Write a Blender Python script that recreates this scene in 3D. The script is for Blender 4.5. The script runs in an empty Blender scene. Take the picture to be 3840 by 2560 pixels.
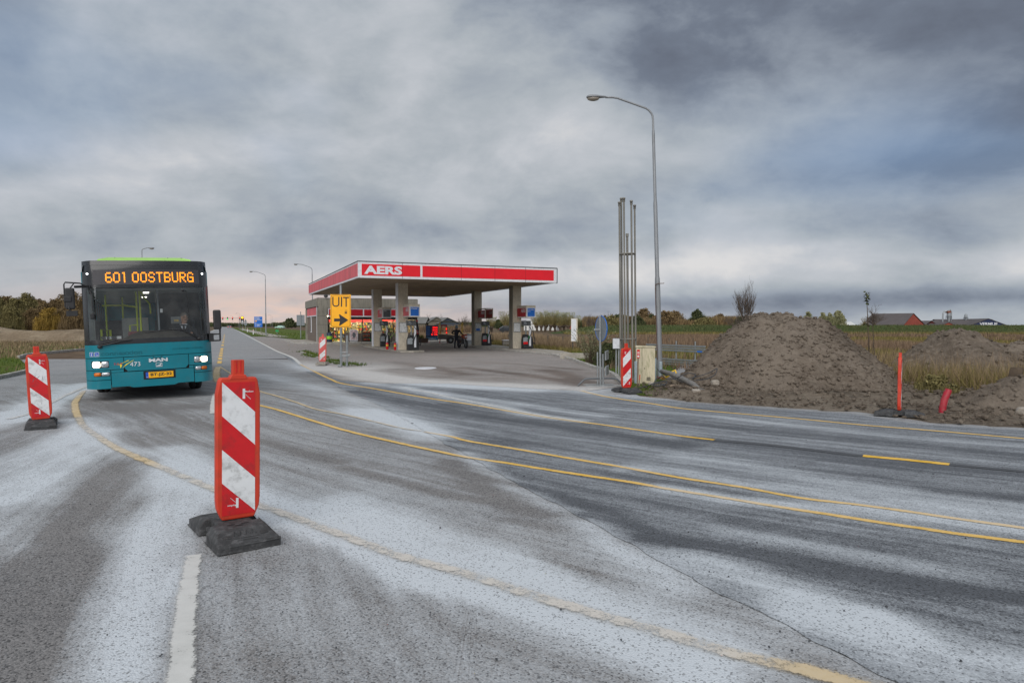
import bpy, bmesh, math, random
import numpy as np
from mathutils import Vector, Matrix, noise as mnoise

random.seed(7)
rng = np.random.default_rng(7)
R = math.radians
S = bpy.context.scene
COL = S.collection

# ------------------------------------------------------------------ camera
CAM_H = 1.7
PITCH = math.atan(62 / 2560)
cam = bpy.data.cameras.new('camera')
cam.lens = 24
cam.sensor_width = 36
cam.clip_start = 0.05
cam.clip_end = 9000
camo = bpy.data.objects.new('camera', cam)
camo.location = (0, 0, CAM_H)
camo.rotation_euler = (math.pi / 2 - PITCH, 0, 0)
COL.objects.link(camo)
S.camera = camo
cam.dof.use_dof = False

# ------------------------------------------------------------------ world: overcast evening sky
EXPO = 0.75
S.view_settings.view_transform = 'Standard'
S.view_settings.look = 'None'
S.view_settings.exposure = EXPO
S.view_settings.gamma = 1
S.view_settings.use_curve_mapping = False
S.render.film_transparent = False
S.cycles.max_bounces = 6
S.cycles.transparent_max_bounces = 24
S.cycles.sample_clamp_indirect = 6

SUN_EL, SUN_AZ = R(36), R(192)      # the light comes from high behind the viewer


def srgb(r, g, b, a=1.0):
    f = lambda c: (c / 255 / 12.92) if c / 255 <= 0.04045 else ((c / 255 + 0.055) / 1.055) ** 2.4
    return (f(r), f(g), f(b), a)


def make_world():
    w = bpy.data.worlds.new('World')
    S.world = w
    w.use_nodes = True
    nt = w.node_tree
    N, L = nt.nodes, nt.links
    N.clear()
    out = N.new('ShaderNodeOutputWorld')
    bg = N.new('ShaderNodeBackground')
    bg.inputs[1].default_value = 0.1
    L.new(bg.outputs[0], out.inputs[0])
    sky = N.new('ShaderNodeTexSky')
    sky.sky_type = 'NISHITA'
    sky.sun_disc = False
    sky.sun_elevation = SUN_EL
    sky.sun_rotation = SUN_AZ
    tc = N.new('ShaderNodeTexCoord')

    def math_(op, a, b=None, c=None, clamp=False):
        n = N.new('ShaderNodeMath')
        n.operation = op
        n.use_clamp = clamp
        for i, v in enumerate((a, b, c)):
            if v is None:
                continue
            if isinstance(v, (int, float)):
                n.inputs[i].default_value = v
            else:
                L.new(v, n.inputs[i])
        return n.outputs[0]

    def vmath(op, a, b=None):
        n = N.new('ShaderNodeVectorMath')
        n.operation = op
        for i, v in enumerate((a, b)):
            if v is None:
                continue
            if isinstance(v, (tuple, list)):
                n.inputs[i].default_value = v
            else:
                L.new(v, n.inputs[i])
        return n

    def mix(f, a, b):
        n = N.new('ShaderNodeMix')
        n.data_type = 'RGBA'
        if isinstance(f, (int, float)):
            n.inputs[0].default_value = f
        else:
            L.new(f, n.inputs[0])
        for i, v in ((6, a), (7, b)):
            if isinstance(v, tuple):
                n.inputs[i].default_value = v
            else:
                L.new(v, n.inputs[i])
        return n.outputs[2]

    def maprange(v, a, b, c, d, smooth=True):
        n = N.new('ShaderNodeMapRange')
        n.interpolation_type = 'SMOOTHSTEP' if smooth else 'LINEAR'
        L.new(v, n.inputs[0])
        for i, x in enumerate((a, b, c, d)):
            n.inputs[i + 1].default_value = x
        return n.outputs[0]

    d = vmath('NORMALIZE', tc.outputs['Generated']).outputs[0]
    sep = N.new('ShaderNodeSeparateXYZ')
    L.new(d, sep.inputs[0])
    dx, dy, dz = sep.outputs
    # cloud layer: directions projected on a high flat layer
    den = math_('ADD', math_('MAXIMUM', dz, 0.0), 0.20)
    comb = N.new('ShaderNodeCombineXYZ')
    L.new(math_('DIVIDE', dx, den), comb.inputs[0])
    L.new(math_('DIVIDE', dy, den), comb.inputs[1])

    def noise(scale, detail, rough, off, dist=0.0, stretch=(1, 1, 1)):
        m = N.new('ShaderNodeMapping')
        m.inputs['Location'].default_value = off
        m.inputs['Scale'].default_value = stretch
        L.new(comb.outputs[0], m.inputs[0])
        n = N.new('ShaderNodeTexNoise')
        n.inputs['Scale'].default_value = scale
        n.inputs['Detail'].default_value = detail
        n.inputs['Roughness'].default_value = rough
        n.inputs['Distortion'].default_value = dist
        L.new(m.outputs[0], n.inputs['Vector'])
        return n.outputs['Fac']

    n1 = noise(1.1, 6, 0.50, (3.1, 1.7, 0), 0.35, (0.8, 1.15, 1))
    n2 = noise(3.0, 7, 0.56, (7.3, 4.2, 2), 0.5, (0.75, 1.0, 1))
    n3 = noise(0.6, 3, 0.5, (1.3, 9.2, 5), 0.2)
    # base tone by noise  (display colours; the factor K puts them in scene units)
    K = 10.0 / 2 ** EXPO

    def C(r, g, b):
        c = srgb(r, g, b)
        return (c[0] * K, c[1] * K, c[2] * K, 1)

    def dnoise(scale, detail, rough, off, stretch, dist):
        m = N.new('ShaderNodeMapping')
        m.inputs['Location'].default_value = off
        m.inputs['Scale'].default_value = stretch
        L.new(d, m.inputs[0])
        n = N.new('ShaderNodeTexNoise')
        n.inputs['Scale'].default_value = scale
        n.inputs['Detail'].default_value = detail
        n.inputs['Roughness'].default_value = rough
        n.inputs['Distortion'].default_value = dist
        L.new(m.outputs[0], n.inputs['Vector'])
        return n.outputs['Fac']

    n5 = dnoise(3.8, 9, 0.55, (2.2, 0.4, 1.1), (1, 1, 1.7), 0.25)
    n5 = math_('ADD', math_('MULTIPLY', n5, 0.45), math_('MULTIPLY', maprange(n5, 0.36, 0.62, 0.30, 0.66), 0.55))
    n6 = dnoise(13.0, 9, 0.60, (5.2, 3.4, 0.7), (1, 1, 1.9), 0.3)
    t = math_('ADD', math_('MULTIPLY', n1, 0.22), math_('MULTIPLY', n2, 0.10))
    t = math_('ADD', t, math_('ADD', math_('MULTIPLY', n5, 0.50), math_('MULTIPLY', n6, 0.18)))

    # soft directional masses: (az deg from +Y to the right, el, width az, width el, amount)
    def blob(az, el, wa, we, amt, nz=0.0):
        ra = N.new('ShaderNodeMath')
        ra.operation = 'ARCTAN2'
        L.new(dx, ra.inputs[0])
        L.new(dy, ra.inputs[1])
        a = math_('DIVIDE', math_('SUBTRACT', ra.outputs[0], R(az)), R(wa))
        e = math_('DIVIDE', math_('SUBTRACT', math_('ARCSINE', dz), R(el)), R(we))
        r2 = math_('ADD', math_('MULTIPLY', a, a), math_('MULTIPLY', e, e))
        g = math_('POWER', 2.71828, math_('MULTIPLY', r2, -1.0))
        return math_('MULTIPLY', g, amt)

    dark = None
    warp = math_('MULTIPLY', math_('SUBTRACT', t, 0.443), 2.5)
    for b in SKY_BLOBS:
        v = blob(*b)
        dark = v if dark is None else math_('ADD', dark, v)
    tone = math_('ADD', dark, warp)            # + is brighter
    tone = maprange(tone, -0.75, 0.75, 0, 1, False)
    ramp = N.new('ShaderNodeValToRGB')
    cr = ramp.color_ramp
    stops = [(0.0, (92, 98, 112)), (0.25, (115, 124, 139)), (0.45, (150, 159, 171)), (0.62, (173, 180, 187)),
             (0.80, (193, 197, 203)), (1.0, (220, 219, 219))]
    while len(cr.elements) < len(stops):
        cr.elements.new(0.5)
    for e, (p, c) in zip(cr.elements, stops):
        e.position = p
        e.color = srgb(*c)
    L.new(tone, ramp.inputs[0])
    cl = vmath('SCALE', ramp.outputs[0])
    cl.inputs[3].default_value = K
    col = cl.outputs[0]
    # bluish thin places and pink light low over the road's end
    blue = maprange(n3, 0.52, 0.66, 0, 0.55)
    lowb = maprange(math_('ARCSINE', dz), R(3), R(14), 0, 1)
    blue = math_('MULTIPLY', blue, lowb)
    blueness = mix(0.65, C(112, 146, 186), sky.outputs[0])
    blueness = mix(0.25, C(112, 146, 186), blueness)
    col = mix(math_('MULTIPLY', blue, 0.5), col, blueness)
    bl2 = math_('MINIMUM', math_('MAXIMUM', math_('ADD', blob(27, 13.5, 9, 3.2, 0.8), math_('ADD', blob(-40, 12, 7, 2.6, 0.6), blob(-32, 27, 14, 7, 0.4))), 0.0), 0.8)
    col = mix(math_('MULTIPLY', bl2, 0.48), col, C(122, 152, 190))
    pk = math_('ADD', blob(-20, 1.2, 14, 2.2, 1.0), blob(-14, 0.4, 26, 1.3, 0.35))
    pk = math_('MULTIPLY', pk, maprange(n2, 0.3, 0.6, 0.45, 1))
    col = mix(math_('MINIMUM', math_('MULTIPLY', pk, 0.62), 0.8), col, C(236, 203, 186))
    L.new(col, bg.inputs[0])


# az, el, width az, width el, amount (+ brighter, - darker)
SKY_BLOBS = [
    (-22, 22, 26, 12, 0.14), (-5, 12, 60, 6, 0.06), (3, 17, 8, 5, 0.14), (-3, 24, 16, 3.0, -0.02),
    (5, 28, 9, 3.6, -0.50), (12, 21, 7, 3.5, -0.45), (22, 25, 14, 6, -0.40), (38, 20, 13, 10, -0.72), (30, 11, 16, 2.4, -0.38),
    (30, 9.2, 22, 1.2, 0.15), (15, 4.5, 26, 1.9, 0.66), (35, 1.9, 22, 0.9, -0.42), (20, 5.0, 3, 1.2, -0.15), (33, 5.5, 4, 2.2, -0.30),
    (-25, 5.2, 34, 1.6, -0.20), (-17, 3.4, 8, 1.2, 0.35), (-12, 8, 30, 1.6, -0.12), (-33, 12.5, 8, 2.0, 0.25), (-30, 9.5, 14, 1.6, 0.12),
    (-36, 10.5, 10, 1.0, -0.22), (-18, 2.4, 10, 0.6, -0.25), (6, 1.6, 14, 0.7, -0.12),
]
make_world()
sun = bpy.data.lights.new('sun', 'SUN')
sun.energy = 1.5
sun.angle = R(60)
sun.color = (1.0, 0.965, 0.92)
suno = bpy.data.objects.new('sun', sun)
# points from the sun's place (azimuth measured from +Y clockwise) to the ground
sd = Vector((math.sin(SUN_AZ) * math.cos(SUN_EL), math.cos(SUN_AZ) * math.cos(SUN_EL), math.sin(SUN_EL)))
suno.rotation_euler = (-sd).to_track_quat('-Z', 'Y').to_euler()
suno.location = (0, 0, 30)
COL.objects.link(suno)

# ------------------------------------------------------------------ helpers
_f = Vector((0, math.cos(PITCH), -math.sin(PITCH)))
_u = Vector((0, math.sin(PITCH), math.cos(PITCH)))


def G(px, py, z=0.0):
    """photo pixel -> point on the ground plane"""
    d = Vector(((px - 1920) / 2560, 0, 0)) + _u * (-(py - 1280) / 2560) + _f
    t = (z - CAM_H) / d.z
    return Vector((d.x * t, d.y * t, z))


def AT(px, py, Y):
    """photo pixel -> point at distance Y"""
    d = Vector(((px - 1920) / 2560, 0, 0)) + _u * (-(py - 1280) / 2560) + _f
    t = Y / d.y
    return Vector((d.x * t, Y, CAM_H + d.z * t))


def F(px, py, z=0.0):
    return G(px * 1.632653, py * 1.632653, z)


class MB:
    def __init__(s):
        s.v, s.f, s.m, s.s = [], [], [], []
        s.cur = 0

    def mat(s, i):
        s.cur = i
        return s

    def add(s, vs, fs, smooth=False):
        b = len(s.v)
        s.v += [tuple(v) for v in vs]
        for f in fs:
            s.f.append(tuple(b + i for i in f))
            s.m.append(s.cur)
            s.s.append(smooth)
        return s

    def box(s, x0, x1, y0, y1, z0, z1, M=None):
        vs = [Vector(p) for p in ((x0, y0, z0), (x1, y0, z0), (x1, y1, z0), (x0, y1, z0), (x0, y0, z1), (x1, y0, z1), (x1, y1, z1), (x0, y1, z1))]
        if M is not None:
            vs = [M @ v for v in vs]
        return s.add(vs, [(0, 3, 2, 1), (4, 5, 6, 7), (0, 1, 5, 4), (1, 2, 6, 5), (2, 3, 7, 6), (3, 0, 4, 7)])

    def quad(s, a, b, c, d):
        return s.add([a, b, c, d], [(0, 1, 2, 3)])

    def prism(s, pts, vec, smooth=False):
        n = len(pts)
        pts = [Vector(p) for p in pts]
        vec = Vector(vec)
        vs = pts + [p + vec for p in pts]
        fs = [tuple(range(n))[::-1], tuple(range(n, 2 * n))]
        fs += [(i, (i + 1) % n, n + (i + 1) % n, n + i) for i in range(n)]
        return s.add(vs, fs, smooth)

    def tube(s, pts, r, n=8, caps=True, smooth=True):
        pts = [Vector(p) for p in pts]
        k = len(pts)
        rs = r if isinstance(r, (list, tuple)) else [r] * k
        vs, fs = [], []
        prev = None
        for i, p in enumerate(pts):
            t = (pts[min(i + 1, k - 1)] - pts[max(i - 1, 0)])
            if t.length < 1e-9:
                t = Vector((0, 0, 1))
            t.normalize()
            if prev is None:
                a = t.cross(Vector((0, 0, 1)))
                if a.length < 0.05:
                    a = Vector((1, 0, 0))
                    a = (a - t * a.dot(t))
            else:
                a = prev - t * prev.dot(t)
                if a.length < 1e-6:
                    a = t.orthogonal()
            a.normalize()
            prev = a
            b = t.cross(a)
            for j in range(n):
                an = 2 * math.pi * j / n
                vs.append(p + (a * math.cos(an) + b * math.sin(an)) * rs[i])
        for i in range(k - 1):
            for j in range(n):
                fs.append((i * n + j, i * n + (j + 1) % n, (i + 1) * n + (j + 1) % n, (i + 1) * n + j))
        s.add(vs, fs, smooth)
        if caps:
            s.add(vs[:n], [tuple(range(n))[::-1]])
            s.add(vs[-n:], [tuple(range(n))])
        return s

    def cyl(s, p0, p1, r0, r1=None, n=12, caps=True, smooth=True):
        return s.tube([p0, p1], [r0, r0 if r1 is None else r1], n, caps, smooth)

    def ell(s, c, r, nu=12, nv=8, M=None):
        c = Vector(c)
        r = r if isinstance(r, (tuple, list)) else (r, r, r)
        vs, fs = [], []
        for i in range(nv + 1):
            th = math.pi * i / nv
            for j in range(nu):
                ph = 2 * math.pi * j / nu
                p = Vector((r[0] * math.sin(th) * math.cos(ph), r[1] * math.sin(th) * math.sin(ph), r[2] * math.cos(th)))
                vs.append(c + (M @ p if M is not None else p))
        for i in range(nv):
            for j in range(nu):
                fs.append((i * nu + j, (i + 1) * nu + j, (i + 1) * nu + (j + 1) % nu, i * nu + (j + 1) % nu))
        return s.add(vs, fs, True)

    def lathe(s, prof, c=(0, 0, 0), n=16, caps=True):
        c = Vector(c)
        vs, fs = [], []
        for r, z in prof:
            for j in range(n):
                a = 2 * math.pi * j / n
                vs.append(c + Vector((r * math.cos(a), r * math.sin(a), z)))
        for i in range(len(prof) - 1):
            for j in range(n):
                fs.append((i * n + j, i * n + (j + 1) % n, (i + 1) * n + (j + 1) % n, (i + 1) * n + j))
        s.add(vs, fs, True)
        if caps:
            s.add(vs[:n], [tuple(range(n))[::-1]])
            s.add(vs[-n:], [tuple(range(n))])
        return s

    def torus(s, c, ax, Rr, r, n=24, m=6, a0=0, a1=2 * math.pi):
        ax = Vector(ax).normalized()
        u = ax.orthogonal().normalized()
        w = ax.cross(u)
        c = Vector(c)
        full = abs(a1 - a0 - 2 * math.pi) < 1e-6
        pts = [c + (u * math.cos(a0 + (a1 - a0) * i / n) + w * math.sin(a0 + (a1 - a0) * i / n)) * Rr for i in range(n + (0 if full else 1))]
        if full:
            vs, fs = [], []
            k = len(pts)
            for i, p in enumerate(pts):
                rad = (p - c).normalized()
                for j in range(m):
                    a = 2 * math.pi * j / m
                    vs.append(p + rad * r * math.cos(a) + ax * r * math.sin(a))
            for i in range(k):
                for j in range(m):
                    fs.append((i * m + j, ((i + 1) % k) * m + j, ((i + 1) % k) * m + (j + 1) % m, i * m + (j + 1) % m))
            return s.add(vs, fs, True)
        return s.tube(pts, r, m)

    def build(s, name, mats, parent=None, bevel=0.0, seg=2, loc=None, rot=None, kind=None):
        me = bpy.data.meshes.new(name)
        me.from_pydata(s.v, [], s.f)
        if not isinstance(mats, (list, tuple)):
            mats = [mats]
        for m in mats:
            me.materials.append(m)
        if len(s.f):
            me.polygons.foreach_set('material_index', s.m)
            me.polygons.foreach_set('use_smooth', s.s)
        me.update()
        return link(name, me, parent, bevel, seg, loc, rot, kind)


def link(name, me, parent=None, bevel=0.0, seg=2, loc=None, rot=None, kind=None):
    o = bpy.data.objects.new(name, me)
    COL.objects.link(o)
    if parent is not None:
        o.parent = parent
    if loc is not None:
        o.location = loc
    if rot is not None:
        o.rotation_euler = rot
    if bevel:
        b = o.modifiers.new('bevel', 'BEVEL')
        b.width = bevel
        b.segments = seg
        b.limit_method = 'ANGLE'
        b.angle_limit = R(40)
    if kind:
        o['kind'] = kind
    return o


def npmesh(name, V, Fq, mat, attrs=None, smooth=True, parent=None, kind=None, matidx=None):
    """mesh from numpy arrays: V (n,3), Fq (m,3|4)"""
    me = bpy.data.meshes.new(name)
    k = Fq.shape[1]
    me.vertices.add(len(V))
    me.vertices.foreach_set('co', V.astype(np.float32).ravel())
    me.loops.add(Fq.size)
    me.loops.foreach_set('vertex_index', Fq.astype(np.int32).ravel())
    me.polygons.add(len(Fq))
    me.polygons.foreach_set('loop_start', np.arange(0, Fq.size, k, dtype=np.int32))
    me.polygons.foreach_set('use_smooth', np.full(len(Fq), smooth))
    for m in (mat if isinstance(mat, (list, tuple)) else [mat]):
        me.materials.append(m)
    if matidx is not None:
        me.polygons.foreach_set('material_index', matidx.astype(np.int32))
    for an, av in (attrs or {}).items():
        a = me.attributes.new(an, 'FLOAT', 'POINT')
        a.data.foreach_set('value', av.astype(np.float32))
    me.update(calc_edges=True)
    me.validate()
    return link(name, me, parent, kind=kind)


def tag(o, label, cat, group=None):
    o['label'] = label
    o['category'] = cat
    if group:
        o['group'] = group
    return o


def thing(name, label, cat, loc=(0, 0, 0), rz=0.0, group=None, rot=None, scale=None):
    o = bpy.data.objects.new(name, None)
    COL.objects.link(o)
    o.empty_display_size = 0.2
    o.location = loc
    o.rotation_euler = rot if rot is not None else (0, 0, rz)
    if scale:
        o.scale = (scale, scale, scale) if isinstance(scale, (int, float)) else scale
    return tag(o, label, cat, group)


def dup(root, loc, rz, label, group=None, scale=None):
    r = root.copy()
    COL.objects.link(r)
    r.location = loc
    r.rotation_euler = (0, 0, rz)
    if scale:
        r.scale = (scale, scale, scale) if isinstance(scale, (int, float)) else scale
    r['label'] = label
    if group:
        r['group'] = group
    for ch in list(root.children):
        c = ch.copy()
        COL.objects.link(c)
        c.parent = r
        for g in ch.children:
            d = g.copy()
            COL.objects.link(d)
            d.parent = c
    return r


def text_mesh(s, size=1.0, bold=0.0, stretch=1.0, align='LEFT', depth=0.0, space=1.0):
    cu = bpy.data.curves.new('lettering', 'FONT')
    cu.body = s
    cu.size = size
    cu.offset = bold
    cu.align_x = align
    cu.extrude = depth
    cu.space_character = space
    cu.resolution_u = 3
    o = bpy.data.objects.new('lettering', cu)
    COL.objects.link(o)
    dg = bpy.context.evaluated_depsgraph_get()
    me = bpy.data.meshes.new_from_object(o.evaluated_get(dg))
    bpy.data.objects.remove(o)
    bpy.data.curves.remove(cu)
    for v in me.vertices:
        v.co.x *= stretch
    return me


def lettering(s, mat, parent, M, size, name='lettering', bold=0.0, stretch=1.0, align='LEFT', depth=0.0, fit=None, space=1.0, bend=None):
    """flat letters in the XY plane of M; fit=(w,h) scales the text to that box (origin lower left)"""
    me = text_mesh(s, size, bold, stretch, align, depth, space)
    xs = [v.co.x for v in me.vertices]
    ys = [v.co.y for v in me.vertices]
    if fit and xs:
        x0, x1, y0, y1 = min(xs), max(xs), min(ys), max(ys)
        for v in me.vertices:
            v.co.x = (v.co.x - x0) / (x1 - x0) * fit[0]
            v.co.y = (v.co.y - y0) / (y1 - y0) * fit[1]
    if bend:
        me.transform(M)
        for v in me.vertices:
            v.co = bend(v.co)
    else:
        me.transform(M)
    me.materials.clear()
    me.materials.append(mat)
    me.name = name
    return link(name, me, parent)


def basis(o, x, y):
    """4x4 with origin o, x axis and y axis"""
    x = Vector(x).normalized()
    y = Vector(y).normalized()
    z = x.cross(y)
    M = Matrix((x, y, z)).transposed().to_4x4()
    M.translation = Vector(o)
    return M


# ------------------------------------------------------------------ materials
def nodes(name):
    m = bpy.data.materials.new(name)
    m.use_nodes = True
    nt = m.node_tree
    b = nt.nodes['Principled BSDF']
    return m, nt, nt.nodes, nt.links, b


def mapped_noise(nt, scale, detail=4, rough=0.55, coord='Object', stretch=(1, 1, 1)):
    N, L = nt.nodes, nt.links
    tc = N.new('ShaderNodeTexCoord')
    mp = N.new('ShaderNodeMapping')
    mp.inputs['Scale'].default_value = stretch
    L.new(tc.outputs[coord], mp.inputs[0])
    n = N.new('ShaderNodeTexNoise')
    n.inputs['Scale'].default_value = scale
    n.inputs['Detail'].default_value = detail
    n.inputs['Roughness'].default_value = rough
    L.new(mp.outputs[0], n.inputs['Vector'])
    return n.outputs['Fac']


def mixc(nt, f, a, b, blend='MIX'):
    n = nt.nodes.new('ShaderNodeMix')
    n.data_type = 'RGBA'
    n.blend_type = blend
    for i, v in ((0, f), (6, a), (7, b)):
        if isinstance(v, (int, float)):
            n.inputs[i].default_value = v
        elif isinstance(v, (tuple, list)):
            n.inputs[i].default_value = v
        else:
            nt.links.new(v, n.inputs[i])
    return n.outputs[2]


def mrange(nt, v, a, b, c, d, smooth=True):
    n = nt.nodes.new('ShaderNodeMapRange')
    n.interpolation_type = 'SMOOTHSTEP' if smooth else 'LINEAR'
    nt.links.new(v, n.inputs[0])
    for i, x in enumerate((a, b, c, d)):
        n.inputs[i + 1].default_value = x
    return n.outputs[0]


def mth(nt, op, a, b=None):
    n = nt.nodes.new('ShaderNodeMath')
    n.operation = op
    for i, v in enumerate((a, b)):
        if v is None:
            continue
        if isinstance(v, (int, float)):
            n.inputs[i].default_value = v
        else:
            nt.links.new(v, n.inputs[i])
    return n.outputs[0]


def bumped(nt, b, h, strength=0.3, dist=0.01):
    n = nt.nodes.new('ShaderNodeBump')
    n.inputs['Strength'].default_value = strength
    n.inputs['Distance'].default_value = dist
    nt.links.new(h, n.inputs['Height'])
    nt.links.new(n.outputs[0], b.inputs['Normal'])


def MT(name, col, rough=0.6, metal=0.0, var=0.18, vs=5.0, dirt=None, dirt_amt=0.0, bump=0.0, bs=60.0, emit=0.0, stretch=(1, 1, 1), coat=0.0, spec=0.5):
    m, nt, N, L, b = nodes(name)
    c = col if len(col) == 4 else (*col, 1)
    f = mapped_noise(nt, vs, 5, 0.6, stretch=stretch)
    f = mrange(nt, f, 0.3, 0.7, 0, 1)
    lo = tuple(x * (1 - var) for x in c[:3]) + (1,)
    hi = tuple(min(1, x * (1 + var)) for x in c[:3]) + (1,)
    out = mixc(nt, f, lo, hi)
    if dirt is not None:
        g = mapped_noise(nt, vs * 2.3, 6, 0.65, stretch=stretch)
        g = mrange(nt, g, 0.45, 0.72, 0, dirt_amt)
        out = mixc(nt, g, out, (*dirt[:3], 1))
    L.new(out, b.inputs['Base Color'])
    b.inputs['Roughness'].default_value = rough
    b.inputs['Metallic'].default_value = metal
    b.inputs['Specular IOR Level'].default_value = spec
    b.inputs['Coat Weight'].default_value = coat
    b.inputs['Coat Roughness'].default_value = 0.08
    if emit:
        L.new(out, b.inputs['Emission Color'])
        b.inputs['Emission Strength'].default_value = emit
    if bump:
        bumped(nt, b, mapped_noise(nt, bs, 4, 0.6), bump, 0.01)
    return m


def glass_mat(name, tint=(0.78, 0.84, 0.84), dirt=0.06):  # dirt: diffuse film; on the windscreen it also stands in for reflection
    m, nt, N, L, b = nodes(name)
    N.remove(b)
    tr = N.new('ShaderNodeBsdfTransparent')
    tr.inputs[0].default_value = (*tint, 1)
    gl = N.new('ShaderNodeBsdfGlossy')
    gl.inputs['Roughness'].default_value = 0.03
    gl.inputs[0].default_value = (0.9, 0.95, 1, 1)
    fr = N.new('ShaderNodeFresnel')
    fr.inputs[0].default_value = 1.5
    mx = N.new('ShaderNodeMixShader')
    L.new(fr.outputs[0], mx.inputs[0])
    L.new(tr.outputs[0], mx.inputs[1])
    L.new(gl.outputs[0], mx.inputs[2])
    df = N.new('ShaderNodeBsdfDiffuse')
    df.inputs[0].default_value = (0.35, 0.34, 0.32, 1)
    mx2 = N.new('ShaderNodeMixShader')
    g = mapped_noise(nt, 3, 5, 0.6)
    L.new(mrange(nt, g, 0.35, 0.75, dirt * 0.4, dirt * 1.6), mx2.inputs[0])
    L.new(mx.outputs[0], mx2.inputs[1])
    L.new(df.outputs[0], mx2.inputs[2])
    L.new(mx2.outputs[0], N['Material Output'].inputs[0])
    return m


m_teal = MT('teal_paint', srgb(0, 118, 134), 0.28, var=0.06, vs=2, dirt=srgb(60, 105, 110), dirt_amt=0.3, coat=0.5)
m_lime = MT('lime_paint', srgb(160, 208, 104), 0.35, var=0.06)
m_blackp = MT('black_paint', (0.018, 0.019, 0.022), 0.25, var=0.2, coat=0.3)
m_black = MT('black_plastic', (0.02, 0.02, 0.022), 0.55, var=0.3)
m_seam = MT('dark_gap', (0.008, 0.01, 0.012), 0.8)
m_rubber = MT('rubber', (0.028, 0.028, 0.029), 0.8, var=0.3, vs=14, bump=0.3, dirt=(0.16, 0.155, 0.15), dirt_amt=0.35)
m_basrub = MT('recycled_rubber', (0.04, 0.041, 0.043), 0.78, var=0.3, vs=9, bump=0.5, bs=120, dirt=(0.16, 0.16, 0.165), dirt_amt=0.45)
m_orange = MT('orange_plastic', srgb(198, 58, 34), 0.5, var=0.12, vs=4, dirt=srgb(150, 60, 40), dirt_amt=0.5)
m_red = MT('red_reflective', srgb(200, 22, 30), 0.5, var=0.08, dirt=srgb(130, 44, 42), dirt_amt=0.5)
m_white = MT('white_reflective', srgb(222, 224, 226), 0.5, var=0.05, dirt=srgb(128, 126, 122), dirt_amt=0.6)
m_redfade = MT('faded_red', srgb(205, 90, 88), 0.6, var=0.12, dirt=srgb(200, 150, 145), dirt_amt=0.3)
m_orfade = MT('faded_orange', srgb(214, 96, 88), 0.6, var=0.12)
m_steel = MT('galvanised_steel', srgb(150, 154, 156), 0.45, metal=0.55, var=0.14, vs=8)
m_lampgrey = MT('lamp_post_paint', srgb(140, 143, 147), 0.5, metal=0.2, var=0.1, vs=3, dirt=srgb(98, 99, 96), dirt_amt=0.35, stretch=(1, 1, 0.3))
m_polegrey = MT('grey_pole_paint', srgb(128, 125, 118), 0.55, metal=0.15, var=0.14, vs=3, dirt=srgb(85, 82, 76), dirt_amt=0.4, stretch=(1, 1, 0.2))
m_dgrey = MT('dark_grey_paint', srgb(92, 96, 100), 0.5, var=0.15)
m_mgrey = MT('mid_grey_paint', srgb(140, 146, 150), 0.5, var=0.12)
m_signback = MT('sign_back_grey', srgb(128, 134, 138), 0.45, metal=0.3, var=0.12)
m_yellow = MT('yellow_sign', srgb(252, 176, 8), 0.45, var=0.05)
m_signblack = MT('sign_black', (0.02, 0.02, 0.021), 0.6)
m_aersred = MT('fascia_red', srgb(222, 24, 40), 0.4, var=0.05, vs=1.5)
m_aersfade = MT('faded_fascia_red', srgb(212, 96, 104), 0.6, var=0.08, vs=1.2, dirt=srgb(120, 74, 74), dirt_amt=0.4, stretch=(1.0, 1.0, 0.2))
m_aerswhite = MT('fascia_white', srgb(218, 220, 226), 0.45, var=0.05, dirt=srgb(165, 165, 165), dirt_amt=0.3)
m_darkred = MT('shop_band_red', srgb(168, 18, 34), 0.45, var=0.08)
m_column = MT('pebbled_column', srgb(206, 196, 178), 0.8, var=0.1, vs=12, bump=0.2, bs=90, dirt=srgb(120, 112, 98), dirt_amt=0.35, stretch=(1, 1, 0.35))
m_concrete = MT('concrete', srgb(158, 152, 142), 0.85, var=0.16, vs=3, bump=0.3, dirt=srgb(96, 92, 82), dirt_amt=0.5)
m_panelgrey = MT('shop_cladding', srgb(132, 128, 118), 0.75, var=0.12, vs=2, bump=0.15, dirt=srgb(86, 84, 74), dirt_amt=0.6, stretch=(1.5, 1.5, 0.25))
m_kerb = MT('kerb_concrete', srgb(168, 165, 160), 0.9, var=0.2, vs=5, bump=0.4, dirt=srgb(92, 88, 78), dirt_amt=0.6)
m_soffit = MT('soffit_slats', srgb(166, 148, 126), 0.75, var=0.22, vs=1.6, dirt=srgb(58, 52, 46), dirt_amt=0.75, stretch=(0.35, 3.0, 1))
m_roofdark = MT('dark_roof', srgb(84, 80, 78), 0.85, var=0.15, vs=1.0)
m_beige = MT('beige_cabinet', srgb(196, 186, 160), 0.6, var=0.08, vs=3, dirt=srgb(128, 128, 88), dirt_amt=0.75, stretch=(2, 2, 0.5))
m_bollard = MT('bollard_grey', srgb(152, 166, 174), 0.6, var=0.1, dirt=srgb(110, 112, 108), dirt_amt=0.4)
m_wood = MT('weathered_wood', srgb(128, 112, 96), 0.85, var=0.25, vs=6, bump=0.4, stretch=(1, 1, 0.15))
m_plank = MT('old_plank', srgb(158, 142, 120), 0.85, var=0.25, vs=5, bump=0.4, dirt=srgb(80, 70, 58), dirt_amt=0.6, stretch=(0.3, 2, 2))
m_post = MT('fence_post_wood', srgb(96, 88, 78), 0.9, var=0.25, vs=6)
m_pipe = MT('grey_drain_pipe', srgb(122, 120, 118), 0.75, var=0.15, vs=8, dirt=srgb(90, 82, 72), dirt_amt=0.6)
m_clay = MT('clay_brick', srgb(150, 84, 62), 0.9, var=0.2, dirt=srgb(110, 98, 86), dirt_amt=0.6)
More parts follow.
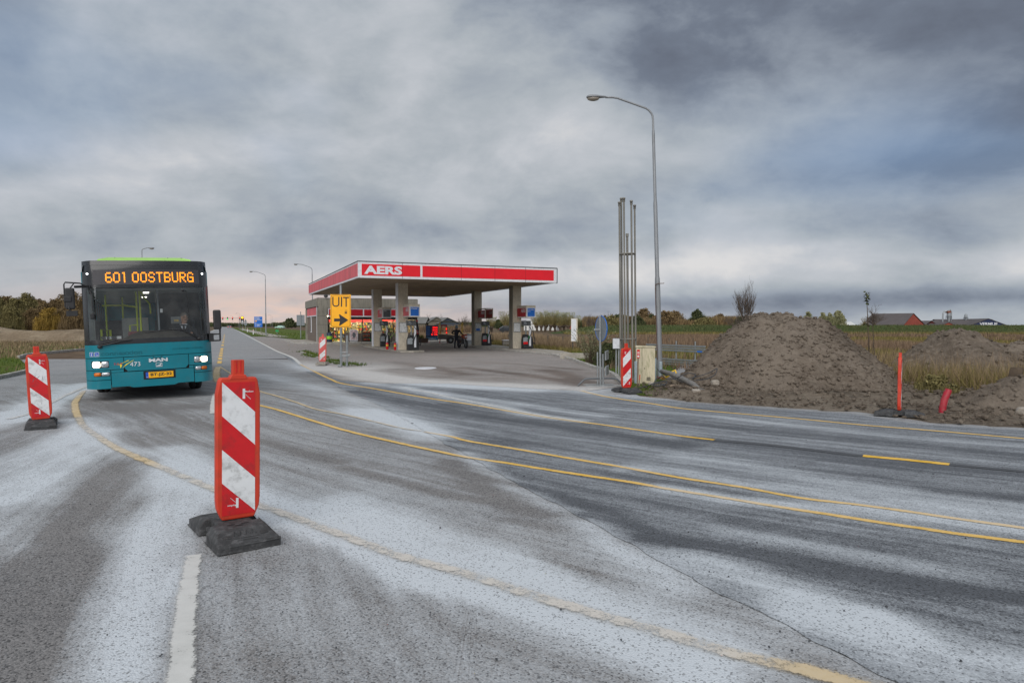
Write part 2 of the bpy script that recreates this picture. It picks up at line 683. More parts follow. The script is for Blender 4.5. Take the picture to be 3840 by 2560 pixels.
m_redpipe = MT('red_drain_pipe', srgb(168, 30, 50), 0.5, var=0.12, vs=8, dirt=srgb(120, 104, 92), dirt_amt=0.55)
m_cable = MT('grey_cable', (0.045, 0.048, 0.055), 0.55, var=0.2)
m_yplast = MT('yellow_plastic', srgb(234, 190, 40), 0.5, var=0.1, dirt=srgb(120, 100, 60), dirt_amt=0.4)
m_stone = MT('stone', srgb(158, 150, 140), 0.9, var=0.25, vs=8, bump=0.5)
m_glass = glass_mat('window_glass')
m_wind = glass_mat('windscreen_glass', (0.93, 0.96, 0.96), 0.075)  # film raised to put pale reflection into the glass colour
m_sideglass = glass_mat('side_glass', (0.85, 0.9, 0.9), 0.05)
m_seat = MT('seat_fabric', (0.035, 0.036, 0.042), 0.9, var=0.3, vs=20)
m_seatred = MT('seat_red', srgb(150, 40, 60), 0.8, var=0.2)
m_int = MT('interior_grey', srgb(190, 192, 190), 0.7, var=0.12)
m_intdark = MT('interior_dark', (0.035, 0.035, 0.038), 0.7, var=0.2)
m_handrail = MT('handrail_lime', srgb(206, 220, 40), 0.4, var=0.06)
m_dash = MT('dashboard', srgb(92, 86, 78), 0.6, var=0.2)
m_chrome = MT('badge_silver', srgb(214, 216, 220), 0.3, metal=0.15, var=0.05)
m_led = MT('led_amber', srgb(255, 150, 10), 0.5, var=0.0, emit=2.0)
m_ledred = MT('led_red', srgb(255, 40, 30), 0.5, var=0.0, emit=0.9)
m_head = MT('headlight_lit', (1.0, 0.88, 0.68), 0.3, var=0.0, emit=3.0)
m_marker = MT('marker_lit', (0.92, 0.95, 1.0), 0.3, var=0.0, emit=6.0)
m_lens = MT('clear_lens', srgb(190, 194, 198), 0.15, metal=0.5, var=0.35, vs=40)
m_amber = MT('amber_lens', srgb(196, 104, 24), 0.25, var=0.2)
m_plateY = MT('plate_yellow', srgb(245, 178, 20), 0.45, var=0.04)
m_blue = MT('sign_blue', srgb(24, 104, 196), 0.45, var=0.06)
m_eublue = MT('plate_blue', srgb(32, 84, 190), 0.45, var=0.04)
m_navy = MT('navy_cladding', srgb(28, 42, 78), 0.7, var=0.12)
m_green = MT('green_plastic', srgb(20, 140, 76), 0.5, var=0.1)
m_limeband = MT('lime_band', srgb(140, 200, 40), 0.5, var=0.06)
m_screen = MT('pump_screen', (0.06, 0.065, 0.07), 0.25)
m_pumpgrey = MT('pump_grey', srgb(86, 88, 90), 0.5, var=0.12)
m_skin = MT('skin', srgb(206, 158, 132), 0.55, var=0.08)
m_hair = MT('grey_hair', srgb(120, 112, 104), 0.8)
m_jacket = MT('dark_jacket', srgb(28, 30, 40), 0.85, var=0.2)
m_navyj = MT('navy_jacket', srgb(30, 38, 62), 0.85, var=0.2)
m_shirt = MT('white_shirt', srgb(226, 230, 240), 0.8, var=0.04)
m_bikeorange = MT('bike_orange', srgb(150, 62, 30), 0.4, var=0.12)
m_brown = MT('brown_brick_far', srgb(150, 72, 58), 0.9, var=0.15, vs=0.6)
m_exting = MT('extinguisher_red', srgb(206, 22, 28), 0.3, var=0.06)
m_cola = MT('cola_dark', (0.02, 0.008, 0.006), 0.3)
m_colared = MT('cola_label_red', srgb(206, 30, 36), 0.4)
m_posterp = MT('poster_print', srgb(196, 176, 178), 0.5, var=0.5, vs=4, dirt=srgb(92, 66, 76), dirt_amt=0.9)
m_shoplight = MT('shop_tube_light', (1.0, 0.74, 0.38), 0.4, var=0.0, emit=24.0)
m_greenl = MT('signal_green', srgb(20, 255, 120), 0.4, var=0, emit=2.0)
m_redl = MT('signal_red', srgb(255, 40, 20), 0.4, var=0, emit=2.0)
m_amberl = MT('signal_amber', srgb(255, 170, 20), 0.4, var=0, emit=4.0)
m_carsilver = MT('car_paint_grey', srgb(120, 124, 130), 0.3, metal=0.3)
m_cargreen = MT('car_paint_pale_green', srgb(170, 200, 190), 0.3)
m_bark = MT('bark', srgb(84, 72, 60), 0.95, var=0.25, vs=6)
m_twig = MT('twigs', srgb(98, 88, 80), 0.95, var=0.2, vs=1)
m_willow = MT('willow_shoots', srgb(140, 128, 84), 0.95, var=0.25, vs=1)


def brick_mat(name, c1, c2, mortar, sc=1.0):
    m, nt, N, L, b = nodes(name)
    tc = N.new('ShaderNodeTexCoord')
    sp = N.new('ShaderNodeSeparateXYZ')
    L.new(tc.outputs['Object'], sp.inputs[0])
    cb = N.new('ShaderNodeCombineXYZ')
    L.new(mth(nt, 'ADD', sp.outputs[0], sp.outputs[1]), cb.inputs[0])
    L.new(sp.outputs[2], cb.inputs[1])
    br = N.new('ShaderNodeTexBrick')
    L.new(cb.outputs[0], br.inputs[0])
    br.inputs['Color1'].default_value = c1
    br.inputs['Color2'].default_value = c2
    br.inputs['Mortar'].default_value = mortar
    br.inputs['Scale'].default_value = sc
    br.inputs['Brick Width'].default_value = 0.22
    br.inputs['Row Height'].default_value = 0.065
    br.inputs['Mortar Size'].default_value = 0.008
    L.new(br.outputs[0], b.inputs['Base Color'])
    b.inputs['Roughness'].default_value = 0.9
    bumped(nt, b, br.outputs['Fac'], -0.3, 0.01)
    return m


m_brick = brick_mat('brown_brick', srgb(96, 84, 76), srgb(112, 96, 86), srgb(120, 112, 104))
m_redbrick = brick_mat('red_brick', srgb(150, 66, 50), srgb(168, 78, 60), srgb(150, 100, 84))


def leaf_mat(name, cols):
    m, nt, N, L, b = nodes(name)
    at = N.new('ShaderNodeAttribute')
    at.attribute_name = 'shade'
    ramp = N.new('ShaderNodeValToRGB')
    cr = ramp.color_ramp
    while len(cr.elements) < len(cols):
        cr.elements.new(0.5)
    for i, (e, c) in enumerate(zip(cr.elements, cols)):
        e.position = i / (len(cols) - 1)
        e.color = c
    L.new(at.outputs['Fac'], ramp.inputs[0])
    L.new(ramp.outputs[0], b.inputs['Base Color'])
    b.inputs['Roughness'].default_value = 0.85
    b.inputs['Specular IOR Level'].default_value = 0.2
    return m


m_leafbrown = leaf_mat('autumn_foliage', [srgb(82, 68, 52), srgb(116, 98, 70), srgb(146, 124, 86)])
m_leafolive = leaf_mat('olive_foliage', [srgb(84, 80, 54), srgb(116, 108, 70), srgb(146, 136, 92)])
m_leafdark = leaf_mat('dark_foliage', [srgb(48, 54, 40), srgb(72, 80, 52), srgb(100, 102, 66)])
m_leafgold = leaf_mat('golden_foliage', [srgb(110, 92, 46), srgb(144, 118, 56), srgb(172, 142, 72)])
m_leafwillow = leaf_mat('pale_willow_foliage', [srgb(96, 98, 68), srgb(140, 140, 104), srgb(168, 166, 132)])
m_drygrass = leaf_mat('dry_grass', [srgb(92, 78, 62), srgb(136, 116, 92), srgb(172, 152, 122)])
m_reed = leaf_mat('reed_field', [srgb(80, 66, 56), srgb(122, 102, 84), srgb(158, 136, 110)])
m_grassb = leaf_mat('green_grass_blades', [srgb(46, 62, 24), srgb(80, 100, 36), srgb(124, 136, 58)])
m_dykeblade = leaf_mat('dyke_grass_blades', [srgb(64, 68, 44), srgb(86, 90, 56), srgb(112, 110, 76)])
m_mixgrass = leaf_mat('rough_grass', [srgb(70, 66, 36), srgb(116, 108, 62), srgb(160, 140, 92)])

# ------------------------------------------------------------------ numpy terrain tools
def vnoise(x, y, seed=0):
    xi = np.floor(x).astype(np.int64)
    yi = np.floor(y).astype(np.int64)
    fx, fy = x - xi, y - yi
    fx = fx * fx * (3 - 2 * fx)
    fy = fy * fy * (3 - 2 * fy)

    def h(a, b):
        n = (a * 374761393 + b * 668265263 + seed * 982451653) & 0x7fffffff
        n = ((n ^ (n >> 13)) * 1274126177) & 0x7fffffff
        n = n ^ (n >> 16)
        return (n & 0xffff) / 65535.0
    return (h(xi, yi) * (1 - fx) + h(xi + 1, yi) * fx) * (1 - fy) + (h(xi, yi + 1) * (1 - fx) + h(xi + 1, yi + 1) * fx) * fy


def fbm(x, y, scale=1.0, octv=4, seed=0, gain=0.5):
    v = np.zeros_like(x)
    a, t = 1.0, 0.0
    for i in range(octv):
        v += a * vnoise(x * scale + 17.3 * i + 500, y * scale - 9.1 * i + 500, seed + i)
        t += a
        a *= gain
        scale *= 2.03
    return v / t - 0.5


def poly_sd(x, y, poly):
    """signed distance (inside negative) and nearest boundary point"""
    p = np.array([(q[0], q[1]) for q in poly], float)
    n = len(p)
    best = np.full(x.shape, 1e18)
    bx, by = np.zeros_like(x), np.zeros_like(x)
    inside = np.zeros(x.shape, bool)
    for i in range(n):
        a, b = p[i], p[(i + 1) % n]
        d = b - a
        t = np.clip(((x - a[0]) * d[0] + (y - a[1]) * d[1]) / max(d @ d, 1e-12), 0, 1)
        qx, qy = a[0] + t * d[0], a[1] + t * d[1]
        dd = (x - qx) ** 2 + (y - qy) ** 2
        m = dd < best
        best[m] = dd[m]
        bx[m] = qx[m]
        by[m] = qy[m]
        c = ((a[1] > y) != (b[1] > y))
        with np.errstate(divide='ignore', invalid='ignore'):
            xin = (b[0] - a[0]) * (y - a[1]) / (b[1] - a[1]) + a[0]
        inside ^= c & (x < xin)
    d = np.sqrt(best)
    return np.where(inside, -d, d), bx, by


def line_d(x, y, pts):
    p = np.array([(q[0], q[1]) for q in pts], float)
    best = np.full(x.shape, 1e18)
    for a, b in zip(p[:-1], p[1:]):
        d = b - a
        t = np.clip(((x - a[0]) * d[0] + (y - a[1]) * d[1]) / max(d @ d, 1e-12), 0, 1)
        best = np.minimum(best, (x - a[0] - t * d[0]) ** 2 + (y - a[1] - t * d[1]) ** 2)
    return np.sqrt(best)


def smooth_line(pts, step=0.15):
    """Catmull-Rom through plan points"""
    P = [Vector((p[0], p[1], 0)) for p in pts]
    P = [P[0] * 2 - P[1]] + P + [P[-1] * 2 - P[-2]]
    out = []
    for i in range(1, len(P) - 2):
        a, b, c, d = P[i - 1], P[i], P[i + 1], P[i + 2]
        n = max(1, int((c - b).length / step))
        for k in range(n):
            t = k / n
            out.append(0.5 * ((2 * b) + (c - a) * t + (2 * a - 5 * b + 4 * c - d) * t * t + (3 * b - a - 3 * c + d) * t ** 3))
    out.append(P[-2])
    return out


def ext(pts, m):
    """carry a line on straight for m metres"""
    d = (pts[-1] - pts[-2]).normalized()
    return list(pts) + [pts[-1] + d * m * 0.5, pts[-1] + d * m]


def FP(pts):
    return [F(*p) for p in pts]


def GP(pts):
    return [G(*p) for p in pts]


# white road dust: strokes laid along the wheel paths  (points, half width in m, amount)
def C4(pts):
    return [G(x / 1.3516, 1400 + y / 1.3516) for x, y in pts]


def C5(pts):
    return [G(1280 + x / 1.2445, 1300 + y / 1.2445) for x, y in pts]


def C6(pts):
    return [G(2560 + x / 1.3516, 1400 + y / 1.3516) for x, y in pts]


LA_F = [(400, 230), (430, 275), (500, 325), (580, 375), (680, 420), (780, 462), (900, 512), (1000, 555), (1085, 590), (1200, 630), (1300, 668), (1400, 700), (1600, 775), (1730, 825)]
DUST = [
    (C4([(-80, 650), (100, 560), (230, 480), (350, 390), (440, 300)]), 0.34, 0.50),
    (C4([(-80, 500), (60, 440), (200, 375), (330, 320), (400, 270)]), 0.22, 0.34),
    (C4([(-80, 900), (40, 740), (160, 620), (280, 520)]), 0.22, 0.25),
    (C4([(380, 1520), (470, 1250), (560, 1050), (640, 880), (720, 700), (800, 570), (880, 470)]), 0.15, 0.30),
    (C4([(560, 1520), (620, 1300), (690, 1100), (770, 900), (850, 720), (940, 570), (1030, 510)]), 0.20, 0.48),
    (C4([(760, 1520), (820, 1200), (880, 960), (930, 780), (990, 640)]), 0.16, 0.22),
    (C4(LA_F), 0.24, 0.46),
    (C5([(0, 640), (250, 740), (550, 830), (850, 930), (1150, 1080), (1593, 1260)]), 0.8, 0.16),
    (C4([(870, 380), (960, 440), (1060, 500), (1200, 570), (1320, 620), (1500, 690), (1730, 790)]), 0.26, 0.55),
    (C4([(240, 60), (330, 90), (180, 150), (40, 220), (-80, 270)]), 0.45, 0.45),
    (C4([(440, 50), (330, 110), (230, 160), (40, 240)]), 0.30, 0.60),
    (C5([(-60, 780), (120, 850), (250, 930), (400, 1000), (600, 1060), (800, 1120)]), 0.24, 0.60),
    (C5([(0, 720), (200, 790), (400, 890), (600, 950), (800, 1000), (1000, 1070), (1200, 1160), (1450, 1280), (1700, 1400)]), 0.26, 0.46),
    (C5([(0, 870), (120, 925), (250, 975), (400, 1015), (550, 1055), (700, 1100), (850, 1150), (1000, 1195), (1150, 1240), (1300, 1285), (1450, 1325), (1593, 1365)]), 0.16, 0.40),
    (C5([(60, 950), (250, 1035), (400, 1085), (600, 1130), (800, 1190), (1000, 1270), (1200, 1345), (1400, 1425), (1620, 1520)]), 0.13, 0.62),
    (C5([(560, 500), (760, 615), (1000, 765), (1200, 870), (1400, 1000), (1593, 1110)]), 0.14, 0.36),
    (C5([(100, 300), (250, 350), (360, 392), (420, 420)]), 0.35, 0.40),
    (C5([(800, 840), (1000, 910), (1200, 1000), (1450, 1130)]), 0.12, 0.20),
    (C6([(-100, 585), (200, 636), (500, 660), (900, 690), (1300, 740), (1730, 800), (2000, 840)]), 0.17, 0.46),
    (C6([(-300, 480), (0, 500), (300, 560), (600, 590), (900, 640), (1200, 670), (1730, 740)]), 0.16, 0.34),
    (C6([(0, 430), (300, 470), (600, 520), (900, 580), (1200, 630), (1730, 690)]), 0.30, 0.26),
    (C6([(600, 1210), (900, 1300), (1200, 1410), (1500, 1480), (1900, 1560)]), 0.24, 0.50),
    (C6([(1000, 1240), (1300, 1330), (1730, 1450)]), 0.14, 0.26),
    (C6([(0, 920), (200, 980), (500, 1080), (800, 1180), (1100, 1290)]), 0.16, 0.36),
    (C6([(200, 800), (600, 860), (1000, 930), (1500, 1010)]), 0.14, 0.18),
    (C6([(-400, 180), (0, 205), (600, 270), (1200, 330), (1730, 370)]), 0.16, 0.26),
    (C5([(280, 190), (520, 240), (700, 275), (900, 322), (1100, 345)]), 0.22, 0.45),
    (C5([(0, 290), (150, 330), (300, 360), (420, 400)]), 0.3, 0.3),
] + [(FP(p), w, a) for p, w, a in [
    ([(620, 785), (700, 830), (800, 852), (900, 872), (1100, 885), (1320, 893)], 0.80, 0.66),
    ([(560, 785), (640, 820), (720, 850)], 0.6, 0.45),
    ([(600, 860), (750, 900), (950, 975)], 0.4, 0.28),
    ([(700, 800), (780, 815), (860, 845)], 0.9, 0.50),
    ([(840, 880), (1000, 900), (1200, 930), (1380, 955)], 0.22, 0.36),
    ([(950, 880), (1150, 895), (1300, 900), (1500, 915)], 0.35, 0.35),
]]
TREAD = [
    (C4([(140, 1560), (220, 1250), (300, 1000), (400, 760), (500, 580), (600, 480), (700, 440)]), 0.26, 0.40),
    (C4([(-60, 1300), (60, 1000), (150, 820), (240, 680)]), 0.25, 0.24),
    (C4([(520, 1300), (600, 1000), (680, 760), (740, 620)]), 0.07, 0.22),
    (C4([(740, 130), (800, 180), (900, 225), (1000, 255), (1090, 285), (1300, 340), (1500, 400), (1730, 450)]), 0.10, 0.55),
    (C4([(560, 300), (680, 340), (800, 380)]), 0.2, 0.25),
    (C4([(480, 130), (560, 170), (700, 180), (950, 170)]), 0.5, 0.30),
    (C5([(0, 565), (150, 605), (350, 655), (550, 705), (750, 745), (900, 775), (1100, 800)]), 0.09, 0.50),
    (C5([(500, 540), (650, 640), (750, 720), (900, 840), (1050, 950), (1200, 1050)]), 0.20, 0.40),
    (C5([(1000, 960), (1150, 1030), (1400, 1190), (1593, 1300)]), 0.16, 0.26),
    (C5([(60, 210), (400, 270), (700, 330), (1000, 370), (1593, 460)]), 0.30, 0.36),
    (C5([(700, 440), (1000, 480), (1300, 530)]), 0.2, 0.2),
    (C5([(700, 590), (1000, 690), (1300, 800), (1593, 930)]), 0.16, 0.30),
    (C6([(-200, 830), (0, 850), (300, 900), (700, 980), (1100, 1050), (1730, 1140), (2000, 1180)]), 0.10, 0.55),
    (C6([(100, 340), (500, 390), (900, 440), (1400, 480), (1730, 510)]), 0.30, 0.36),
    (C6([(0, 250), (600, 310), (1200, 370), (1730, 420)]), 0.25, 0.25),
    (C6([(1300, 600), (1730, 640)]), 0.25, 0.30),
    (C6([(200, 740), (700, 800), (1200, 870), (1730, 930)]), 0.10, 0.18),
] + [(FP(p), w, a) for p, w, a in [
    ([(1250, 850), (1310, 865), (1330, 885), (1290, 900)], 0.45, 0.45),
    ([(1060, 845), (1200, 860), (1290, 875)], 0.30, 0.40),
    ([(900, 830), (1000, 845), (1060, 860)], 0.4, 0.35),
    ([(780, 800), (950, 812), (1150, 815), (1250, 820)], 3.2, 0.26),
    ([(1100, 830), (1230, 840), (1330, 850)], 0.25, 0.35),
]]


def ragged(pts, step, amp, seed=1, closed=False):
    """an outline broken into short uneven steps"""
    P = [Vector((p[0], p[1], 0)) for p in pts]
    if closed:
        P.append(P[0])
    out = []
    for a, b in zip(P[:-1], P[1:]):
        n = max(1, int((b - a).length / step))
        for k in range(n):
            out.append(a.lerp(b, k / n))
    out.append(P[-1])
    q = np.array([(p.x, p.y) for p in out])
    dx = amp * 2 * fbm(q[:, 0], q[:, 1], 4.0, 3, seed)
    dy = amp * 2 * fbm(q[:, 0], q[:, 1], 4.0, 3, seed + 50)
    return [Vector((a[0] + b, a[1] + c, 0)) for a, b, c in zip(q, dx, dy)]


def line_sr(x, y, pts):
    """distance along and signed distance across a polyline"""
    p = np.array([(q[0], q[1]) for q in pts], float)
    best = np.full(x.shape, 1e18)
    S_, R_ = np.zeros_like(x), np.zeros_like(x)
    acc = 0.0
    for a, b in zip(p[:-1], p[1:]):
        d = b - a
        L_ = math.hypot(*d)
        if L_ < 1e-9:
            continue
        t = ((x - a[0]) * d[0] + (y - a[1]) * d[1]) / (L_ * L_)
        tc = np.clip(t, 0, 1)
        ex, ey = x - a[0] - tc * d[0], y - a[1] - tc * d[1]
        dd = ex * ex + ey * ey
        m = dd < best
        best[m] = dd[m]
        S_[m] = (acc + tc * L_)[m]
        R_[m] = (np.sqrt(dd) * np.sign(ex * -d[1] + ey * d[0]))[m]
        acc += L_
    return S_, R_


def dust_at(x, y):
    d = np.full(x.shape, 0.27)
    wx = x + 0.22 * fbm(x, y, 0.8, 3, 5)
    wy = y + 0.22 * fbm(x, y, 0.8, 3, 9)
    for i, (pts, w, a) in enumerate(DUST):
        q = smooth_line(pts, 0.6)
        s, r = line_sr(wx, wy, q)
        k = np.abs(r) < 3.2 * w
        e = np.zeros_like(d)
        e[k] = np.exp(-np.abs(r[k] / w / 1.15) ** 2.6) * (0.80 + 0.75 * fbm(s[k] * 0.35, r[k] * 7.0, 1.0, 4, 41 + i) + 0.35 * fbm(x[k], y[k], 2.0, 3, 15))
        d += a * e
    # long fine streaks that follow the lanes
    s, r = line_sr(wx, wy, smooth_line(C4(LA_F)[:8] + C5([(250, 975), (550, 1055), (850, 1150), (1150, 1240), (1593, 1365)]), 0.6))
    d += 0.26 * fbm(s * 0.22, r * 3.2, 1.0, 4, 77) * np.clip(1.3 - np.abs(r) / 9, 0.3, 1)
    d += 0.16 * fbm(x, y, 0.9, 5, 3)
    for i, (pts, w, a) in enumerate(TREAD):
        q = smooth_line(pts, 0.6)
        s, r = line_sr(wx, wy, q)
        k = np.abs(r) < 3.2 * w
        e = np.zeros_like(d)
        e[k] = np.exp(-np.abs(r[k] / w) ** 2) * (0.75 + 0.8 * fbm(s[k] * 0.3, r[k] * 8.0, 1.0, 3, 131 + i))
        d -= 0.85 * a * e
    far = np.clip((y - 24) / 9, 0, 1)
    d = d * (1 - far) + 0.28 * far
    return np.clip(d, 0, 1)


LANE = smooth_line(ext([C4(LA_F)[0] + Vector((-6, 6, 0))] + C4(LA_F)[:8] + C5([(250, 975), (550, 1055), (850, 1150), (1150, 1240), (1593, 1365)]), 30), 0.6)


LANE2 = smooth_line(C4([(430, 2200), (560, 1520), (620, 1300), (690, 1100), (770, 900), (850, 720), (940, 570)]) + [C4(LA_F)[0] + Vector((2, 2, 0)), C4(LA_F)[0] + Vector((-4, 8, 0))], 0.6)


def lane_sr(x, y):
    s, r = line_sr(x, y, LANE)
    s2, r2 = line_sr(x, y, LANE2)
    k = (r < 0) if LANE_LEFT_NEG else (r > 0)
    k &= (x < -0.2)
    return np.where(k, s2 + 40, s), np.where(k, r2 * 0.8, r)


_t = line_sr(np.array([-4.0]), np.array([5.0]), LANE)[1][0]
LANE_LEFT_NEG = _t < 0


def sheet(name, poly, z, res, mat, kind='structure', zf=None, dust=True, jitter=0.0, parent=None, extra=None):
    """grid sheet clipped to a polygon in plan; edge vertices are moved onto the outline"""
    px = [p[0] for p in poly]
    py = [p[1] for p in poly]
    xs = np.arange(min(px) - res, max(px) + 2 * res, res)
    ys = np.arange(min(py) - res, max(py) + 2 * res, res)
    X, Y = np.meshgrid(xs, ys)
    nx, ny = len(xs), len(ys)
    x, y = X.ravel().copy(), Y.ravel().copy()
    sd, bx, by = poly_sd(x, y, poly)
    if jitter:
        sd = sd + jitter * fbm(x, y, 2.5, 4, 77) * 2
    ins = (sd < 0)
    idx = np.arange(nx * ny).reshape(ny, nx)
    q = np.stack([idx[:-1, :-1], idx[:-1, 1:], idx[1:, 1:], idx[1:, :-1]], -1).reshape(-1, 4)
    keep = ins[q].any(1)
    q = q[keep]
    out = (sd > 0)
    if not jitter:
        x = np.where(out, bx, x)
        y = np.where(out, by, y)
    used = np.unique(q)
    rm = np.full(nx * ny, -1)
    rm[used] = np.arange(len(used))
    x, y, q, sdu = x[used], y[used], rm[q], sd[used]
    zz = np.full(x.shape, float(z)) if zf is None else z + zf(x, y, -sdu)
    at = {}
    if dust:
        at['dust'] = dust_at(x, y)
        at['along'], at['across'] = lane_sr(x, y)
    for k, f in (extra or {}).items():
        at[k] = f(x, y)
    return npmesh(name, np.stack([x, y, zz], 1), q, mat, at, parent=parent, kind=kind)


def asphalt(name, dark, light, chip=0.5, warm=0.0, dustcol=srgb(206, 212, 218), dscale=1.04):
    m, nt, N, L, b = nodes(name)
    tc = N.new('ShaderNodeTexCoord')

    def nz(scale, detail, rough=0.6):
        n = N.new('ShaderNodeTexNoise')
        n.inputs['Scale'].default_value = scale
        n.inputs['Detail'].default_value = detail
        n.inputs['Roughness'].default_value = rough
        L.new(tc.outputs['Object'], n.inputs['Vector'])
        return n.outputs['Fac']
    vo = N.new('ShaderNodeTexVoronoi')
    vo.inputs['Scale'].default_value = 95
    L.new(tc.outputs['Object'], vo.inputs['Vector'])
    vc = N.new('ShaderNodeSeparateColor')
    L.new(vo.outputs['Color'], vc.inputs[0])
    chipv = vc.outputs[0]
    big = nz(0.35, 5)
    base = mixc(nt, mrange(nt, big, 0.3, 0.7, 0, 1), dark, light)
    base = mixc(nt, mrange(nt, chipv, 0.0, 1.0, 0.0, chip, False), base, tuple(min(1, c * 1.9) for c in light[:3]) + (1,))
    pits = mrange(nt, vc.outputs[1], 0.80, 0.9, 0, 0.7)
    base = mixc(nt, pits, base, (0.025, 0.025, 0.027, 1))
    # dust lies between the chips and in patches
    at = N.new('ShaderNodeAttribute')
    at.attribute_name = 'dust'
    fine = nz(48, 4, 0.75)
    mid = nz(5.0, 5, 0.65)
    th = mth(nt, 'ADD', mth(nt, 'MULTIPLY', fine, 0.50), mth(nt, 'MULTIPLY', mid, 0.28))
    th = mth(nt, 'ADD', th, mth(nt, 'MULTIPLY', vc.outputs[2], 0.24))
    ls = N.new('ShaderNodeAttribute')
    ls.attribute_name = 'along'
    lr = N.new('ShaderNodeAttribute')
    lr.attribute_name = 'across'
    cb = N.new('ShaderNodeCombineXYZ')
    L.new(mth(nt, 'MULTIPLY', ls.outputs['Fac'], 0.30), cb.inputs[0])
    L.new(mth(nt, 'MULTIPLY', lr.outputs['Fac'], 5.5), cb.inputs[1])
    sn = N.new('ShaderNodeTexNoise')
    sn.inputs['Scale'].default_value = 1.0
    sn.inputs['Detail'].default_value = 6
    sn.inputs['Roughness'].default_value = 0.72
    L.new(cb.outputs[0], sn.inputs['Vector'])
    th = mth(nt, 'ADD', th, mth(nt, 'MULTIPLY', mth(nt, 'SUBTRACT', sn.outputs['Fac'], 0.5), 1.05))
    sig = mth(nt, 'SUBTRACT', mth(nt, 'MULTIPLY', at.outputs['Fac'], 1.12 * dscale), th)
    fac = mrange(nt, sig, -0.38, 0.42, 0.0, 0.90, False)
    holes = mrange(nt, vc.outputs[1], 0.86, 0.92, 1.0, 0.45)
    fac = mth(nt, 'MULTIPLY', fac, holes)
    col = mixc(nt, fac, base, dustcol)
    L.new(col, b.inputs['Base Color'])
    b.inputs['Roughness'].default_value = 0.85
    b.inputs['Specular IOR Level'].default_value = 0.25
    h = mth(nt, 'ADD', mth(nt, 'MULTIPLY', vo.outputs['Distance'], -1.0), mth(nt, 'MULTIPLY', fine, 0.6))
    bumped(nt, b, h, 0.55, 0.006)
    return m


m_asph_old = asphalt('old_asphalt', srgb(99, 98, 99), srgb(122, 120, 119), 0.5)
m_asph_new = asphalt('new_asphalt', srgb(74, 77, 82), srgb(92, 95, 100), 0.35)
m_asph_fore = asphalt('forecourt_asphalt', srgb(86, 78, 73), srgb(114, 103, 96), 0.4, dustcol=srgb(206, 204, 202), dscale=1.25)


def paint_mat(name, col, wear=0.3, dustcol=srgb(204, 203, 202)):
    m, nt, N, L, b = nodes(name)
    at = N.new('ShaderNodeAttribute')
    at.attribute_name = 'dust'
    ed = N.new('ShaderNodeAttribute')
    ed.attribute_name = 'edge'
    fine = mapped_noise(nt, 55, 5, 0.75)
    mid = mapped_noise(nt, 6, 5, 0.65)
    th = mth(nt, 'ADD', mth(nt, 'MULTIPLY', fine, 0.5), mth(nt, 'MULTIPLY', mid, 0.5))
    fac = mrange(nt, mth(nt, 'SUBTRACT', at.outputs['Fac'], th), -0.45, 0.5, 0, 0.82, False)
    c = mixc(nt, mrange(nt, mid, 0.3, 0.7, 0, 0.45), col, tuple(x * 0.68 for x in col[:3]) + (1,))
    c = mixc(nt, fac, c, dustcol)
    L.new(c, b.inputs['Base Color'])
    b.inputs['Roughness'].default_value = 0.75
    # worn through in flecks, more towards the edges
    lvl = mth(nt, 'ADD', th, mth(nt, 'MULTIPLY', mrange(nt, ed.outputs['Fac'], 0.5, 1.0, 0.0, 1.0, False), 0.22))
    lvl = mth(nt, 'ADD', lvl, mth(nt, 'MULTIPLY', fac, 0.10))
    al = mrange(nt, lvl, 0.66 - 0.14 * wear, 0.76 - 0.10 * wear, 1.0, 0.12)
    L.new(al, b.inputs['Alpha'])
    bumped(nt, b, fine, 0.3, 0.004)
    return m


m_pyellow = paint_mat('yellow_road_paint', srgb(234, 184, 44), 0.35)
m_pyellowp = paint_mat('pale_yellow_road_paint', srgb(208, 180, 126), 0.9)
m_pwhite = paint_mat('white_road_paint', srgb(206, 206, 202), 0.55)
m_ptar = MT('black_tar_strip', srgb(74, 76, 80), 0.8, var=0.15)


def strip(name, pts, width, z, mat, label=None, rag=0.0, step=0.12, taper=False):
    q = smooth_line(pts, step)
    V, at, eg = [], [], []
    n = len(q)
    for i, p in enumerate(q):
        t = (q[min(i + 1, n - 1)] - q[max(i - 1, 0)]).normalized()
        s = Vector((-t.y, t.x, 0))
        for k in (-0.5, -0.17, 0.17, 0.5):
            j = 1 + rag * (random.random() - 0.5) if abs(k) == 0.5 else 1
            V.append(p + s * (k * width * j))
            eg.append(abs(k) * 2)
    V = np.array([(v.x, v.y, z) for v in V])
    Fq = np.array([(i * 4 + k, i * 4 + k + 1, i * 4 + k + 5, i * 4 + k + 4) for i in range(n - 1) for k in range(3)])
    o = npmesh(name, V, Fq[:, ::-1], mat, {'dust': dust_at(V[:, 0], V[:, 1]), 'edge': np.array(eg)}, kind='structure')
    return o


# ------------------------------------------------------------------ ground
def field_mat():
    m, nt, N, L, b = nodes('field_soil')
    a = mapped_noise(nt, 0.02, 5, 0.6)
    c = mapped_noise(nt, 0.6, 6, 0.7)
    d = mapped_noise(nt, 0.9, 4, 0.7, stretch=(0.03, 1, 1))
    col = mixc(nt, mrange(nt, c, 0.3, 0.7, 0, 1), srgb(84, 70, 58), srgb(120, 102, 84))
    col = mixc(nt, mrange(nt, a, 0.5, 0.62, 0, 0.75), col, srgb(98, 96, 66))
    col = mixc(nt, mrange(nt, d, 0.4, 0.7, 0, 0.35), col, srgb(78, 64, 54))
    L.new(col, b.inputs['Base Color'])
    b.inputs['Roughness'].default_value = 0.95
    b.inputs['Specular IOR Level'].default_value = 0.1
    bumped(nt, b, c, 0.5, 0.1)
    return m


